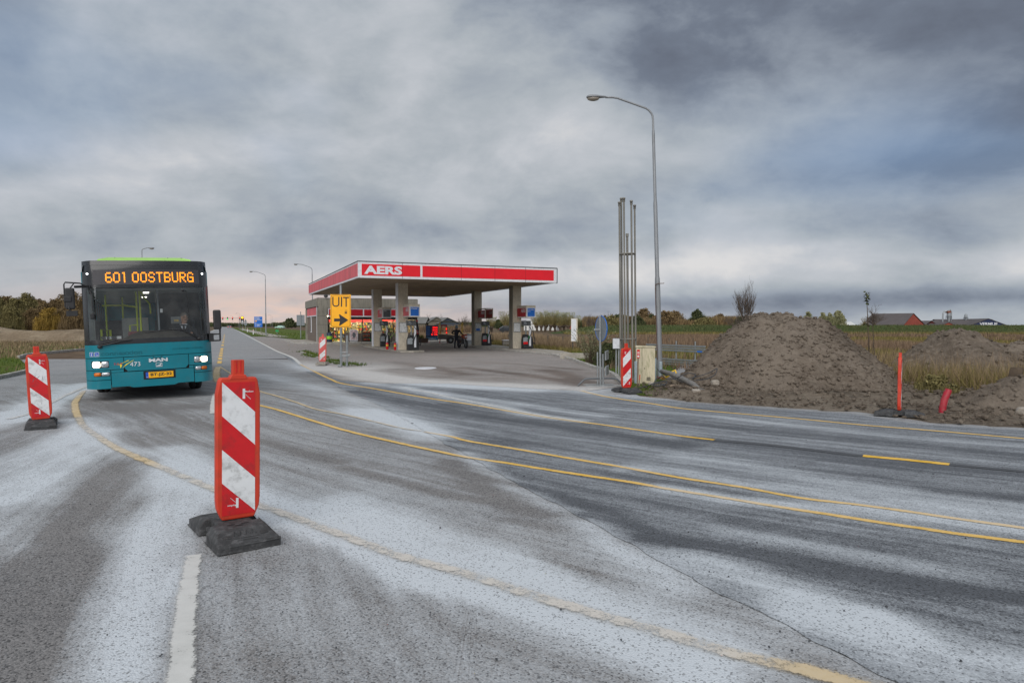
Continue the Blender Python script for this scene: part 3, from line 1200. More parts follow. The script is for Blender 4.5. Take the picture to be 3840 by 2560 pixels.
def grass_mat(name, c1, c2, c3):
    m, nt, N, L, b = nodes(name)
    a = mapped_noise(nt, 0.25, 5, 0.65)
    c = mapped_noise(nt, 8, 6, 0.75)
    col = mixc(nt, mrange(nt, c, 0.3, 0.7, 0, 1), c1, c2)
    col = mixc(nt, mrange(nt, a, 0.48, 0.66, 0, 0.7), col, c3)
    L.new(col, b.inputs['Base Color'])
    b.inputs['Roughness'].default_value = 0.95
    b.inputs['Specular IOR Level'].default_value = 0.1
    bumped(nt, b, c, 0.8, 0.05)
    return m


m_field = field_mat()
m_grass = grass_mat('verge_grass', srgb(58, 74, 30), srgb(96, 112, 44), srgb(110, 100, 62))
m_dyke = grass_mat('dyke_grass', srgb(52, 62, 36), srgb(78, 92, 50), srgb(88, 90, 60))


def soil_mat(name, c1, c2, c3, sc=1.0):
    m, nt, N, L, b = nodes(name)
    a = mapped_noise(nt, 0.8 * sc, 6, 0.6)
    c = mapped_noise(nt, 7 * sc, 6, 0.7)
    e = mapped_noise(nt, 28 * sc, 5, 0.75)
    g = mapped_noise(nt, 0.42 * sc, 3, 0.5, stretch=(1, 1, 0.6))
    col = mixc(nt, mrange(nt, a, 0.35, 0.65, 0, 1), c1, c2)
    col = mixc(nt, mrange(nt, g, 0.50, 0.66, 0, 0.45), col, tuple(min(1, x * 1.15) for x in c3[:3]) + (1,))
    col = mixc(nt, mrange(nt, g, 0.46, 0.34, 0, 0.6), col, tuple(x * 0.62 for x in c1[:3]) + (1,))
    col = mixc(nt, mrange(nt, c, 0.42, 0.7, 0, 0.75), col, c3)
    col = mixc(nt, mrange(nt, e, 0.58, 0.78, 0, 0.5), col, tuple(x * 0.35 for x in c1[:3]) + (1,))
    L.new(col, b.inputs['Base Color'])
    b.inputs['Roughness'].default_value = 0.95
    b.inputs['Specular IOR Level'].default_value = 0.12
    bumped(nt, b, mth(nt, 'ADD', c, mth(nt, 'MULTIPLY', e, 0.7)), 0.9, 0.06 / sc)
    return m


m_soil = soil_mat('heap_soil', srgb(100, 90, 80), srgb(116, 105, 94), srgb(142, 131, 119))
m_dirt = soil_mat('verge_dirt', srgb(108, 97, 85), srgb(128, 116, 103), srgb(148, 138, 125), 1.3)
m_sand = soil_mat('bank_sand', srgb(140, 124, 104), srgb(168, 152, 130), srgb(122, 106, 86), 0.4)

mb = MB()
Rg = 4000
mb.add([(Rg * math.cos(i * math.pi / 24), 300 + Rg * math.sin(i * math.pi / 24), -0.03) for i in range(48)], [tuple(range(48))])
mb.build('ground', m_field, kind='structure')

RD = Vector((-0.3835, 0.9235, 0))        # the road's direction
RN = Vector((0.9235, 0.3835, 0))
sheet('road', [(-17.5, -5), (15, -5), (15, 34), (-24, 34), (-24, 20)], 0.0, 0.085, m_asph_old)


def edge_pt(Y, off):
    """a point on the far road: off metres to the right of its centre line, at distance about Y"""
    c = Vector((-16.6 - 0.4185 * (Y - 38.9), Y, 0))
    return c + RN * off


mb = MB()
V, Fq = [], []
ys = [33.5, 35, 37, 40, 43, 46, 50, 55, 60, 70, 80, 110, 150, 220, 320, 480, 700, 1000]
for Y in ys:
    for o_ in (-3.7, -2.5, -1.2, 0, 1.2, 2.5, 3.7):
        p = edge_pt(Y, o_)
        V.append((p.x, p.y, 0.001))
for i in range(len(ys) - 1):
    for k in range(6):
        Fq.append((i * 7 + k, i * 7 + k + 1, i * 7 + k + 8, i * 7 + k + 7))
V = np.array(V)
sr = lane_sr(V[:, 0], V[:, 1])
npmesh('road', V, np.array(Fq), m_asph_old, {'dust': dust_at(V[:, 0], V[:, 1]), 'along': sr[0], 'across': sr[1]}, kind='structure')

# newer, darker asphalt that swings off to the right
SEAM = [(1046, 1318), (1090, 1352), (1150, 1395), (1280, 1457), (1400, 1509), (1521, 1573), (1585, 1610), (1666, 1662), (1762, 1714), (1842, 1762), (1963, 1826), (2083, 1890),
        (2204, 1955), (2324, 2019), (2445, 2087), (2560, 2151), (2634, 2195), (2745, 2243), (2856, 2295), (2967, 2354), (3078, 2421), (3226, 2495), (3374, 2560), (3900, 2800)]
RIGHT_EDGE = [(2180, 1462), (2300, 1482), (2480, 1497), (2560, 1509.5), (2782, 1527), (2990, 1540), (3196, 1551.7), (3448, 1592), (3840, 1614), (4400, 1650)]
FORE_FRONT = [(1190, 1396), (1280, 1427), (1425, 1438), (1682, 1439), (1842, 1449), (2003, 1458), (2164, 1466)]
newp = ragged(GP(SEAM), 0.07, 0.045, 3) + [Vector((15, 3.0, 0)), Vector((15, 9, 0))] + [g for g in GP(RIGHT_EDGE)[::-1]] + GP(FORE_FRONT)[::-1] + GP([(1127, 1372), (1095, 1345)])
sheet('resurfaced_road', newp, 0.006, 0.08, m_asph_new)

# petrol station forecourt
FORE_BACK = [(1150, 1284), (1229, 1289), (1400, 1290), (1484, 1291), (1660, 1294), (1742, 1302), (1850, 1312), (1940, 1321), (2069, 1333), (2143, 1352), (2200, 1373), (2290, 1405), (2340, 1449)]
forep = GP([(1127, 1367), (1095, 1340), (1047, 1317.5), (987, 1293), (945, 1262)]) + GP([(985, 1262), (1050, 1267), (1150, 1277)]) + GP(FORE_BACK) + GP([(2180, 1470)]) + GP(FORE_FRONT)[::-1]
sheet('forecourt', forep, 0.010, 0.16, m_asph_fore)

# left verge and right verge
LEFT_KERB = [(-400, 1492), (-150, 1448), (0, 1420), (102, 1398)]
LEFT_KERB2 = [(68, 1343), (110, 1333), (160, 1327), (237, 1320), (330, 1312)]
lv = GP(LEFT_KERB) + GP([(125, 1386), (98, 1370)]) + GP(LEFT_KERB2) + GP([(420, 1300), (420, 1284), (100, 1284)]) + [Vector((-90, 62, 0)), Vector((-60, 20, 0))]
sheet('verge', lv, 0.03, 0.5, m_grass, dust=False, zf=lambda x, y, d: 0.05 * np.clip(d, 0, 1) + 0.05 * fbm(x, y, 0.7, 3, 2))
rv = GP([(868, 1229), (930, 1254.5), (944, 1261), (985, 1261), (1050, 1266), (1150, 1276), (1150, 1240), (1050, 1232), (950, 1229)])
sheet('verge', rv, 0.02, 3.0, m_grass, dust=False)
strip('cycle_path', GP([(905, 1233.5), (940, 1241), (985, 1251), (1049, 1263.5)]), 2.4, 0.035, m_concrete, step=3)
gv = GP([(2143, 1351), (2200, 1372), (2290, 1404), (2338, 1449), (2350, 1466), (2400, 1484), (2470, 1488), (2520, 1462), (2500, 1420), (2540, 1375), (2640, 1330), (2400, 1315), (2143, 1318)])
sheet('verge', gv, 0.015, 0.25, m_grass, dust=False, zf=lambda x, y, d: 0.03 * fbm(x, y, 1.5, 3, 2))
# footway behind the right pumps, and platform under the shop
fw = GP([(1560, 1284), (1660, 1288), (1835, 1296), (1996, 1311), (2105, 1321), (2143, 1330), (2143, 1349), (2069, 1331), (1940, 1319.5), (1850, 1310), (1742, 1300.5), (1660, 1292.5), (1560, 1291)])
sheet('footway', fw, 0.11, 0.5, m_concrete, dust=False)
UX = Vector((0.925, 0.379, 0)).normalized()
UY = Vector((-UX.y, UX.x, 0))
STN_RZ = math.atan2(UX.y, UX.x)
SHOP = Vector((-17.9, 63, 0))


def sp(s, t, z=0):
    return SHOP + UX * s + UY * t + Vector((0, 0, z))


plat = [sp(-2.2, -1.6), sp(11, -1.6), sp(14, 2), sp(14, 12), sp(-2.2, 12)]
sheet('footway', plat, 0.12, 0.8, m_concrete, dust=False)


def kerb(name, pts, label, w=0.14, h=0.13, L_=0.95, gap=0.012, z=0.0):
    q = smooth_line(pts, 0.1)
    root = thing(name, label, 'kerb', q[0])
    acc, start = 0.0, 0
    for i in range(1, len(q)):
        acc += (q[i] - q[i - 1]).length
        if acc >= L_ or i == len(q) - 1:
            a, b = q[start] - q[0], q[i] - q[0]
            t = (b - a)
            ln = t.length
            if ln > 0.2:
                t.normalize()
                s = Vector((-t.y, t.x, 0))
                M = Matrix((t, s, Vector((0, 0, 1)))).transposed().to_4x4()
                M.translation = a + Vector((0, 0, z + random.uniform(-0.012, 0.008)))
                mb = MB()
                mb.box(gap, ln - gap, -w / 2, w / 2, -0.03, h, M @ Matrix.Rotation(random.uniform(-0.01, 0.01), 4, 'Y'))
                mb.build('kerb_stone', m_kerb, root, bevel=0.015, seg=1)
            acc, start = 0.0, i
    return root


kerb('kerb', GP(LEFT_KERB), 'low worn kerb along the grass beside the striped beacon left of the bus')
kerb('kerb', GP(LEFT_KERB2), 'broken kerb of the far verge ending behind the bus', h=0.14)
kerb('kerb', GP([(2069, 1332), (2143, 1351.5), (2200, 1372.5), (2290, 1404.5), (2337, 1447)]), 'kerb curving round the forecourt corner to the grey cabinet', L_=0.9)
kerb('kerb', GP([(1560, 1291), (1660, 1293), (1742, 1301), (1850, 1310.5), (1940, 1320), (2069, 1332)]), 'straight kerb behind the motorcyclist and the right pumps', L_=1.9, h=0.12)
kerb('kerb', [sp(-2.2, -1.6), sp(11, -1.6), sp(14, 2)], 'kerb of the platform in front of the lit shop', L_=1.9, h=0.13)
kerb('kerb', GP([(1105, 1281), (1130, 1284.5), (1152, 1291)]), 'short white kerb end at the shop corner', L_=1.5, w=0.3)
kerb('kerb', GP([(1118, 1316), (1150, 1327), (1190, 1340), (1240, 1354), (1300, 1369), (1336, 1372)]), 'sunken weedy kerb beside the small faded beacon', L_=0.9, h=0.05)

# ------------------------------------------------------------------ painted markings
LA = [(315, 1465), (285, 1503), (283, 1537), (296, 1570), (318, 1603), (370, 1640), (429, 1677), (503, 1711), (577, 1742), (666, 1779), (740, 1811), (803, 1836),
      (880, 1864), (962, 1894), (1036, 1918), (1110, 1944), (1184, 1973), (1280, 2008), (1376, 2043), (1481, 2083), (1601, 2116), (1722, 2148), (1842, 2184), (1963, 2224), (2083, 2260),
      (2204, 2296), (2324, 2332), (2445, 2365), (2560, 2399), (2671, 2432), (2782, 2462), (2893, 2488), (3004, 2513), (3115, 2543), (3300, 2592)]
strip('road_marking', ext(GP(LA), 5), 0.17, 0.011, m_pyellowp, rag=0.12)
LB = [(971, 1520), (1036, 1536), (1110, 1559), (1184, 1582), (1280, 1611), (1401, 1641), (1521, 1668), (1642, 1694), (1762, 1718), (1883, 1735.5), (2003, 1755), (2124, 1774), (2244, 1792),
      (2365, 1810), (2485, 1832), (2560, 1844), (2708, 1868), (2856, 1892), (3004, 1916), (3152, 1938), (3300, 1962), (3448, 1983), (3596, 2005), (3744, 2024), (3840, 2036), (4300, 2110)]
strip('road_marking', ext(GP(LB), 9), 0.10, 0.011, m_pyellow, rag=0.12)
LC1 = [(825, 1375), (840, 1385), (874, 1407), (920, 1436), (971, 1466), (1036, 1485), (1110, 1509), (1184, 1535), (1280, 1553), (1401, 1581), (1505, 1606), (1585, 1618)]
strip('road_marking', GP(LC1), 0.09, 0.011, m_pyellowp, rag=0.15)
LC2 = [(1590, 1620), (1645, 1630), (1700, 1640), (1746, 1653.5), (1842, 1670), (1963, 1690), (2083, 1711), (2204, 1731.5), (2324, 1751.5), (2445, 1774), (2560, 1795), (2782, 1829), (3004, 1870), (3226, 1896), (3448, 1927), (3596, 1949), (3840, 1983), (4300, 2055)]
strip('road_marking', ext(GP(LC2), 9), 0.095, 0.0111, m_pyellow, rag=0.12)
strip('road_marking', GP([(818, 1376), (812, 1395), (813, 1415), (819, 1433)]), 0.3, 0.0105, m_pyellowp, rag=0.15)
LD = [(1127, 1367), (1190, 1399), (1241, 1423), (1280, 1438), (1401, 1458), (1601, 1493), (1762, 1517), (1923, 1545), (2083, 1571), (2244, 1592), (2405, 1615), (2560, 1637), (2678, 1651)]
strip('road_marking', GP(LD), 0.11, 0.0112, m_pyellow, rag=0.1)
strip('tar_strip', GP([(2680, 1652), (2900, 1672), (3233, 1712)]), 0.16, 0.0112, m_ptar, rag=0.1)
strip('road_marking', GP([(3236, 1711), (3400, 1726), (3560, 1743)]), 0.17, 0.0114, m_pyellow, rag=0.2)
strip('tar_strip', GP([(3562, 1744), (3840, 1770), (4200, 1800)]), 0.14, 0.0112, m_ptar, rag=0.1)
LE = [(2180, 1466), (2227, 1478), (2275, 1488.5), (2339, 1499), (2440, 1514), (2560, 1533), (2782, 1553), (3004, 1572.5), (3226, 1594), (3448, 1612), (3670, 1631), (3840, 1646), (4300, 1685)]
strip('road_marking', ext(GP(LE), 6), 0.11, 0.0112, m_pyellow, rag=0.1)
W2 = [(1505, 1453), (1600, 1470), (1698, 1493), (1842, 1521), (2003, 1553), (2164, 1578)]
strip('road_marking', GP(W2), 0.12, 0.0108, m_pwhite, rag=0.3)
WE = [edge_pt(Y, 3.3) for Y in (700, 400, 250, 160, 110, 80, 58, 43)] + [G(1095, 1340), G(1127, 1366)]
strip('road_marking', WE, 0.22, 0.0115, m_pwhite, step=1.0)
WL = [edge_pt(Y, -3.3) for Y in (700, 300, 160, 90, 60, 40, 30, 24)]
strip('road_marking', WL, 0.18, 0.008, m_pwhite, step=1.0)
strip('road_marking', GP([(330, 1446), (250, 1481), (160, 1526), (110, 1551), (30, 1572)]), 0.14, 0.008, m_pwhite, rag=0.4)
for k in range(14):
    a = 30.0 + 3.2 * k if k < 5 else 46 + (k - 5) * 9.0
    ln = 2.1 if k < 5 else 4.0
    strip('road_marking', [edge_pt(a, 0), edge_pt(a + ln, 0)], 0.22, 0.010, m_pyellow, rag=0.1, step=0.5)
strip('road_marking', GP([(806, 1477), (798, 1515), (797, 1551)]), 0.12, 0.009, m_pwhite, rag=0.2)
mbp = GP([(727, 2083), (716, 2150), (703, 2240), (692, 2340), (682, 2440), (672, 2560), (660, 2720)])
strip('road_marking', mbp, 0.145, 0.009, m_pwhite, rag=0.14, step=0.05)
mb = MB()
mb.lathe([(0.42, 0), (0.42, 0.012), (0.38, 0.016), (0, 0.016)], (0, 0, 0), 28, False)
o = mb.build('manhole_cover', m_aerswhite, loc=G(1596, 1381) + Vector((0, 0, 0.009)))
o.scale = (1.0, 1.6, 1)
tag(o, 'white oval tank lid set in the forecourt asphalt', 'manhole cover')

# ------------------------------------------------------------------ dirt, heaps and banks
dirtp = ragged(GP(RIGHT_EDGE)[2:], 0.15, 0.12, 8) + [Vector((26, 11, 0)), Vector((26, 26, 0)), Vector((9, 25, 0)), Vector((5.0, 22.5, 0))] + GP([(2470, 1385), (2345, 1455), (2365, 1487), (2420, 1493)])


def dirt_h(x, y, d):
    e = np.clip(d / 1.3, 0, 1) ** 1.2
    h = e * (0.04 + 0.07 * fbm(x, y, 1.3, 4, 21) + 0.09 * np.clip(fbm(x, y, 3.0, 4, 22), 0, 1)) - 0.02 * (1 - e)
    h += 0.30 * np.exp(-((y - 15.6 + 0.25 * (x - 7)) / 0.8) ** 2) * np.clip(fbm(x, y, 0.55, 2, 40) + 0.25, 0, 1) * e
    return h


sheet('dirt', dirtp, 0.006, 0.09, m_dirt, dust=False, zf=dirt_h)


def heap(name, prof, yc, slope, label, ypad, res=0.08, seed=1, mat=None, back=None, tilt=0.0, clods=0, rough=1.0):
    """a heap of earth whose ridge runs across; prof = [(x, ridge height)]"""
    xs = np.arange(prof[0][0] - 1.0, prof[-1][0] + 1.0, res)
    ys = np.arange(yc - ypad, yc + ypad, res)
    X, Y = np.meshgrid(xs, ys)
    x, y = X.ravel(), Y.ravel()
    px, pz = np.array([p[0] for p in prof]), np.array([p[1] for p in prof])

    def hf(x, y):
        wy = y + 0.35 * fbm(x, y, 0.5, 3, seed)
        Hx = np.interp(x + 0.25 * fbm(x, y, 0.7, 3, seed + 2), px, pz, left=-0.6, right=-0.6)
        dy = np.abs(wy - yc - tilt * (x - px.mean()))
        z = Hx + rough * 0.22 * fbm(x * 2.6, (y - yc) * 0.5, 1.0, 4, seed + 8) - slope * np.maximum(0, dy - 0.30)
        z += rough * (0.16 * fbm(x, y, 1.1, 4, seed + 4) + 0.20 * fbm(x, y, 3.2, 4, seed + 6) + 0.09 * fbm(x, y, 8.0, 2, seed + 7) * np.clip(z + 0.5, 0, 1))
        return np.maximum(z, -0.25)
    z = hf(x, y)
    nx, ny = len(xs), len(ys)
    idx = np.arange(nx * ny).reshape(ny, nx)
    q = np.stack([idx[:-1, :-1], idx[:-1, 1:], idx[1:, 1:], idx[1:, :-1]], -1).reshape(-1, 4)
    q = q[(z[q] > -0.24).any(1)]
    used = np.unique(q)
    rm = np.full(nx * ny, -1)
    rm[used] = np.arange(len(used))
    o = npmesh(name, np.stack([x[used], y[used], z[used]], 1), rm[q], mat or m_soil)
    tag(o, label, 'earth heap')
    if clods:
        scatter_clods(o, hf, prof[0][0], prof[-1][0], yc - ypad, yc + ypad, clods, seed)
    return o


ICO = None


def ico():
    global ICO
    if ICO is None:
        b = bmesh.new()
        bmesh.ops.create_icosphere(b, subdivisions=1, radius=1)
        ICO = (np.array([v.co[:] for v in b.verts]), np.array([[v.index for v in f.verts] for f in b.faces]))
        b.free()
    return ICO


def scatter_clods(parent, hf, x0, x1, y0, y1, n, seed, smin=0.012, smax=0.065):
    r = np.random.default_rng(seed + 100)
    x, y = r.uniform(x0, x1, n), r.uniform(y0, y1, n)
    z = hf(x, y)
    k = z > 0.0
    x, y, z = x[k], y[k], z[k]
    n = len(x)
    s = smin + (smax - smin) * r.random(n) ** 3
    bv, bf = ico()
    V = bv[None] * (1 + 0.55 * (r.random((n, len(bv), 1)) - 0.5)) * s[:, None, None] * np.array([1.3, 1.0, 0.75])
    a = r.uniform(0, 6.28, n)
    c, sn = np.cos(a)[:, None], np.sin(a)[:, None]
    V = np.stack([V[..., 0] * c - V[..., 1] * sn, V[..., 0] * sn + V[..., 1] * c, V[..., 2]], -1)
    V += np.stack([x, y, z + s * 0.2], -1)[:, None]
    Fq = (bf[None] + (np.arange(n) * len(bv))[:, None, None]).reshape(-1, 3)
    npmesh('clods', V.reshape(-1, 3), Fq, m_soil, parent=parent, kind='stuff', smooth=False)


heap('dirt_mound', [(4.4, 0.0), (4.75, 0.22), (5.2, 0.58), (5.95, 1.3), (6.4, 1.68), (6.75, 1.88), (7.1, 1.99), (8.2, 1.95), (8.7, 1.86), (9.05, 1.70), (9.9, 1.02), (10.66, 0.40), (11.3, 0.08), (11.8, -0.2)],
     19.5, 0.66, 'big grey brown heap of earth in front of the reeds, highest of the heaps', 4.2, seed=3, clods=9000)
heap('dirt_mound', [(11.7, -0.1), (12.1, 0.25), (12.8, 0.68), (13.4, 1.12), (13.9, 1.42), (14.3, 1.52), (14.8, 1.44), (15.4, 1.2), (16, 1.1), (17, 1.05), (18, 1.15), (19.5, 0.8), (21, 0.0)],
     22.0, 0.55, 'lower earth heap behind the red drain pipe and dry weeds', 3.4, res=0.1, seed=9, clods=2600)
heap('dirt_mound', [(8.7, -0.2), (9.3, 0.15), (9.8, 0.38), (10.35, 0.55), (11, 0.7), (12, 0.6), (13.2, -0.1)],
     13.9, 0.5, 'small earth heap at the road edge by the tree stump', 2.2, res=0.07, seed=15, clods=900)
# loose clods on the dirt strip
r0 = np.random.default_rng(55)


def flat_hf(x, y):
    sd, _, _ = poly_sd(x, y, dirtp)
    return np.where(sd < -0.25, 0.05 + dirt_h(x, y, -sd), -1)


o = None
xx, yy = r0.uniform(2.5, 14, 3200), r0.uniform(11.0, 20, 3200)


class _P:
    pass


def clods_free():
    n0 = len(bpy.data.objects)
    scatter_clods(None, flat_hf, 3.2, 14, 10.5, 19.5, 5200, 61, 0.012, 0.06)


clods_free()

# sand bank on the left
xs = np.arange(-95, -36, 0.45)
ys = np.arange(56, 84, 0.45)
X, Y = np.meshgrid(xs, ys)
x, y = X.ravel(), Y.ravel()
ridge = (1.5 + 1.4 * fbm(x, y * 0.2, 0.16, 3, 70)) * np.clip((-38 - x) / 6, 0, 1)
z = ridge * np.exp(-((y - 71 - 2 * fbm(x, y, 0.2, 2, 71)) / 4.2) ** 2) + 0.9 * fbm(x, y, 0.45, 4, 73) * np.exp(-((y - 70) / 6) ** 2) - 0.10
idx = np.arange(len(x)).reshape(len(ys), len(xs))
q = np.stack([idx[:-1, :-1], idx[:-1, 1:], idx[1:, 1:], idx[1:, :-1]], -1).reshape(-1, 4)
npmesh('sand_bank', np.stack([x, y, z], 1), q, m_sand, kind='structure')

# the dyke on the right
xs = np.concatenate([np.arange(8, 130, 1.2), np.arange(130, 420, 6)])
prof = [(0, -0.1), (3, 0.10), (6.0, 0.5), (10.5, 1.55), (12, 1.68), (15, 1.65), (22, -0.1)]
V, Fq = [], []
for i, xv in enumerate(xs):
    rise = min(1, max(0, (xv - 8) / 10))
    for j, (dy_, zz) in enumerate(prof):
        V.append((xv, 132 + dy_ - 0.04 * xv + 0.4 * mnoise.noise(Vector((xv * 0.1, dy_, 0))), zz * rise + 0.07 * mnoise.noise(Vector((xv * 0.35, dy_ * 0.6, 3)))))
k = len(prof)
for i in range(len(xs) - 1):
    for j in range(k - 1):
        Fq.append((i * k + j, (i + 1) * k + j, (i + 1) * k + j + 1, i * k + j + 1))
npmesh('dyke', np.array(V), np.array(Fq), m_dyke, kind='structure')


# ------------------------------------------------------------------ grasses
def blades(name, x, y, z, h, w, mat, lean=0.35, seed=1, kind='stuff', parent=None):
    r = np.random.default_rng(seed)
    n = len(x)
    a = r.uniform(0, 6.28, n)
    la = r.uniform(0, 6.28, n)
    ll = r.random(n) * lean * h
    dx, dy = np.cos(a) * w / 2, np.sin(a) * w / 2
    A = np.stack([x - dx, y - dy, z], 1)
    B = np.stack([x + dx, y + dy, z], 1)
    C = np.stack([x + np.cos(la) * ll, y + np.sin(la) * ll, z + h], 1)
    V = np.stack([A, B, C], 1).reshape(-1, 3)
    Fq = np.arange(3 * n).reshape(-1, 3)
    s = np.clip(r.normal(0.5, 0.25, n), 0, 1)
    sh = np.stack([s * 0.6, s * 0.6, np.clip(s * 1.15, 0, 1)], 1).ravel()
    return npmesh(name, V, Fq, mat, {'shade': sh}, smooth=False, kind=kind, parent=parent)


def in_poly(poly, n, seed):
    r = np.random.default_rng(seed)
    px = [p[0] for p in poly]
    py = [p[1] for p in poly]
    x, y = r.uniform(min(px), max(px), n), r.uniform(min(py), max(py), n)
    sd, _, _ = poly_sd(x, y, poly)
    k = sd < 0
    return x[k], y[k], r


def heaps_clear(x, y):
    """keep the weeds off the fresh earth"""
    return ~(((x > 4.2) & (x < 11.6) & (y > 15.6) & (y < 22.3) & (np.abs(y - 19.5) < 3.2 - 0.25 * np.abs(x - 8))))


# reeds behind the heaps
reedp = [(3.5, 26), (24, 24), (34, 30), (70, 90), (40, 98), (12, 88), (5, 55)]
x, y, r = in_poly(reedp, 170000, 5)
k = r.random(len(x)) < np.clip(1.25 - y / 100, 0.2, 1)
x, y = x[k], y[k]
hh = (0.75 + 0.5 * fbm(x, y, 0.12, 3, 8)) * r.uniform(0.6, 1.1, len(x)) * np.clip(0.45 + (y - 24) / 26, 0.35, 1)
pt = fbm(x, y * 0.5, 0.10, 3, 46)
hh *= np.clip(0.9 + 1.6 * pt, 0.45, 1.25)
ol = (pt < -0.06) | ((y < 40) & (fbm(x, y, 0.3, 3, 47) > 0.0))
hh *= 0.85
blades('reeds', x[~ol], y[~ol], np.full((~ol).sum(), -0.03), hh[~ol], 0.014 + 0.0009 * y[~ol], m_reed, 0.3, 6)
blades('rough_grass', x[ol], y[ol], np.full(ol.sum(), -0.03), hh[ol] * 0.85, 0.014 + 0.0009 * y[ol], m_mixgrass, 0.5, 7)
# dry grass between forecourt and field, green at its foot
dgp = [G(1780, 1284), G(1835, 1294), G(1996, 1309), G(2105, 1319), G(2143, 1328), G(2400, 1318), G(2560, 1330), Vector((9.5, 60, 0)), Vector((8, 74, 0)), Vector((-4, 80, 0)), Vector((-7.5, 76, 0))]
x, y, r = in_poly(dgp, 60000, 15)
hh = r.uniform(0.25, 0.95, len(x)) * np.clip(0.5 + 1.2 * fbm(x, y, 0.35, 3, 8) + 0.25, 0.25, 1.2)
sd, _, _ = poly_sd(x, y, dgp)
g = (-sd < 2.6 + 3 * fbm(x, y, 0.6, 3, 4)) & (y < 66)
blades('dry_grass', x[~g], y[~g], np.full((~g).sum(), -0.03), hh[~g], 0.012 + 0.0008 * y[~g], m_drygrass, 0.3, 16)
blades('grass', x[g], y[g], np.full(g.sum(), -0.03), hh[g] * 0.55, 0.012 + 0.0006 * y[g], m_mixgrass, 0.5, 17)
# field edge by the shop and the far side
dg2 = [Vector((-11, 78, 0)), Vector((4, 80, 0)), Vector((2, 92, 0)), Vector((-16, 92, 0))]
x, y, r = in_poly(dg2, 16000, 19)
blades('dry_grass', x, y, np.full(len(x), -0.03), r.uniform(0.3, 0.9, len(x)), 0.07 + 0 * x, m_drygrass, 0.3, 20)
# rough grass behind the right heaps
rgp = [(10.6, 19.5), (11.4, 16.8), (12.5, 15.0), (14.5, 14.6), (20, 15), (26, 22), (24, 27), (11, 26)]
x, y, r = in_poly(rgp, 52000, 25)
blades('rough_grass', x, y, np.full(len(x), -0.02), r.uniform(0.15, 0.75, len(x)), np.full(len(x), 0.016), m_mixgrass, 0.9, 26)
x, y, r = in_poly(rgp, 16000, 27)
blades('dry_grass', x, y, np.full(len(x), -0.02), r.uniform(0.3, 1.1, len(x)), np.full(len(x), 0.013), m_drygrass, 0.7, 28)
# left verge
x, y, r = in_poly([(p.x, p.y) for p in lv], 90000, 29)
gr = fbm(x, y, 0.18, 3, 90)
dryb = y > 33 + 20 * gr
dryb |= gr > 0.2
hz = r.uniform(0.05, 0.2, len(x))
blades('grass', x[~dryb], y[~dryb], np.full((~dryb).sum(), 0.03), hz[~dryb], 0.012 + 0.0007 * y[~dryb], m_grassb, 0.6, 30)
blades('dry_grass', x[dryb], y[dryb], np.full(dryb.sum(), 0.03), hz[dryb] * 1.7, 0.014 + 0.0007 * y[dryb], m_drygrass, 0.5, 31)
# right verge patch round cabinet and shrub
x, y, r = in_poly([(p.x, p.y) for p in gv], 26000, 33)
k = heaps_clear(x, y)
x, y, r2 = x[k], y[k], r
blades('grass', x, y, np.full(len(x), 0.0), r2.uniform(0.03, 0.16, len(x)), 0.008 + 0.0005 * y, m_grassb, 0.7, 34)
# weeds along the sunken kerb on the forecourt
ws = smooth_line(GP([(1110, 1312), (1150, 1325), (1190, 1338), (1240, 1352), (1300, 1366), (1340, 1372)]), 0.1)
rr = np.random.default_rng(35)
x = np.concatenate([rr.normal(p.x, 0.22, 22) for p in ws])
y = np.concatenate([rr.normal(p.y, 0.35, 22) for p in ws])
k = fbm(x, y, 0.7, 3, 36) > 0.02
x, y = x[k], y[k]
blades('weeds', x, y, np.full(len(x), 0.005), rr.uniform(0.04, 0.16, len(x)), np.full(len(x), 0.03), m_grassb, 0.8, 37)
# verge along the far road
x, y, r = in_poly([(p.x, p.y) for p in rv], 20000, 39)
k = y < 140
x, y = x[k], y[k]
blades('grass', x, y, np.full(len(x), 0.02), np.full(len(x), 0.18), 0.02 + 0.001 * y, m_grassb, 0.6, 40)

# rough grass on and before the dyke
rr = np.random.default_rng(41)
n = 26000
x = rr.uniform(10, 125, n)
dy_ = rr.uniform(-7, 11.5, n)
y = 132 - 0.04 * x + dy_
z = np.interp(dy_, [p[0] for p in prof], [p[1] for p in prof]) * np.clip((x - 8) / 10, 0, 1) - 0.05
up = dy_ > 1.5 + 2.5 * fbm(x, y, 0.15, 3, 12)
blades('dyke_grass', x[up], y[up], z[up], rr.uniform(0.15, 0.42, up.sum()), np.full(up.sum(), 0.16), m_dykeblade, 0.9, 43)
blades('dry_grass', x[~up], y[~up], z[~up], rr.uniform(0.2, 0.7, (~up).sum()), np.full((~up).sum(), 0.15), m_mixgrass, 0.6, 44)

# ------------------------------------------------------------------ petrol station canopy
CAN0 = Vector((-8.4, 37.5, 0))
CW, CL = 12.05, 23.0
ZB, ZT = 4.28, 5.17
cp = thing('petrol_station_canopy', 'large flat canopy with red and white fascia on four beige columns', 'canopy', CAN0, STN_RZ)
can_dir = math.atan2(5.1, 11.1)
cp.rotation_euler = (0, 0, R(23))
CM = Matrix.Translation(CAN0) @ Matrix.Rotation(R(23), 4, 'Z')
mb = MB()
mb.box(0.02, CW - 0.02, 0.02, CL - 0.02, ZB + 0.14, ZT - 0.05)
mb.build('roof', m_roofdark, cp)
mb = MB()
nsl = 110
for i in range(nsl):
    y0 = 0.10 + i * (CL - 0.2) / nsl
    mb.box(0.1, CW - 0.1, y0, y0 + (CL - 0.2) / nsl - 0.035, ZB + 0.06 + 0.008 * random.random(), ZB + 0.12)
mb.build('soffit_slat', m_soffit, cp, kind='stuff')
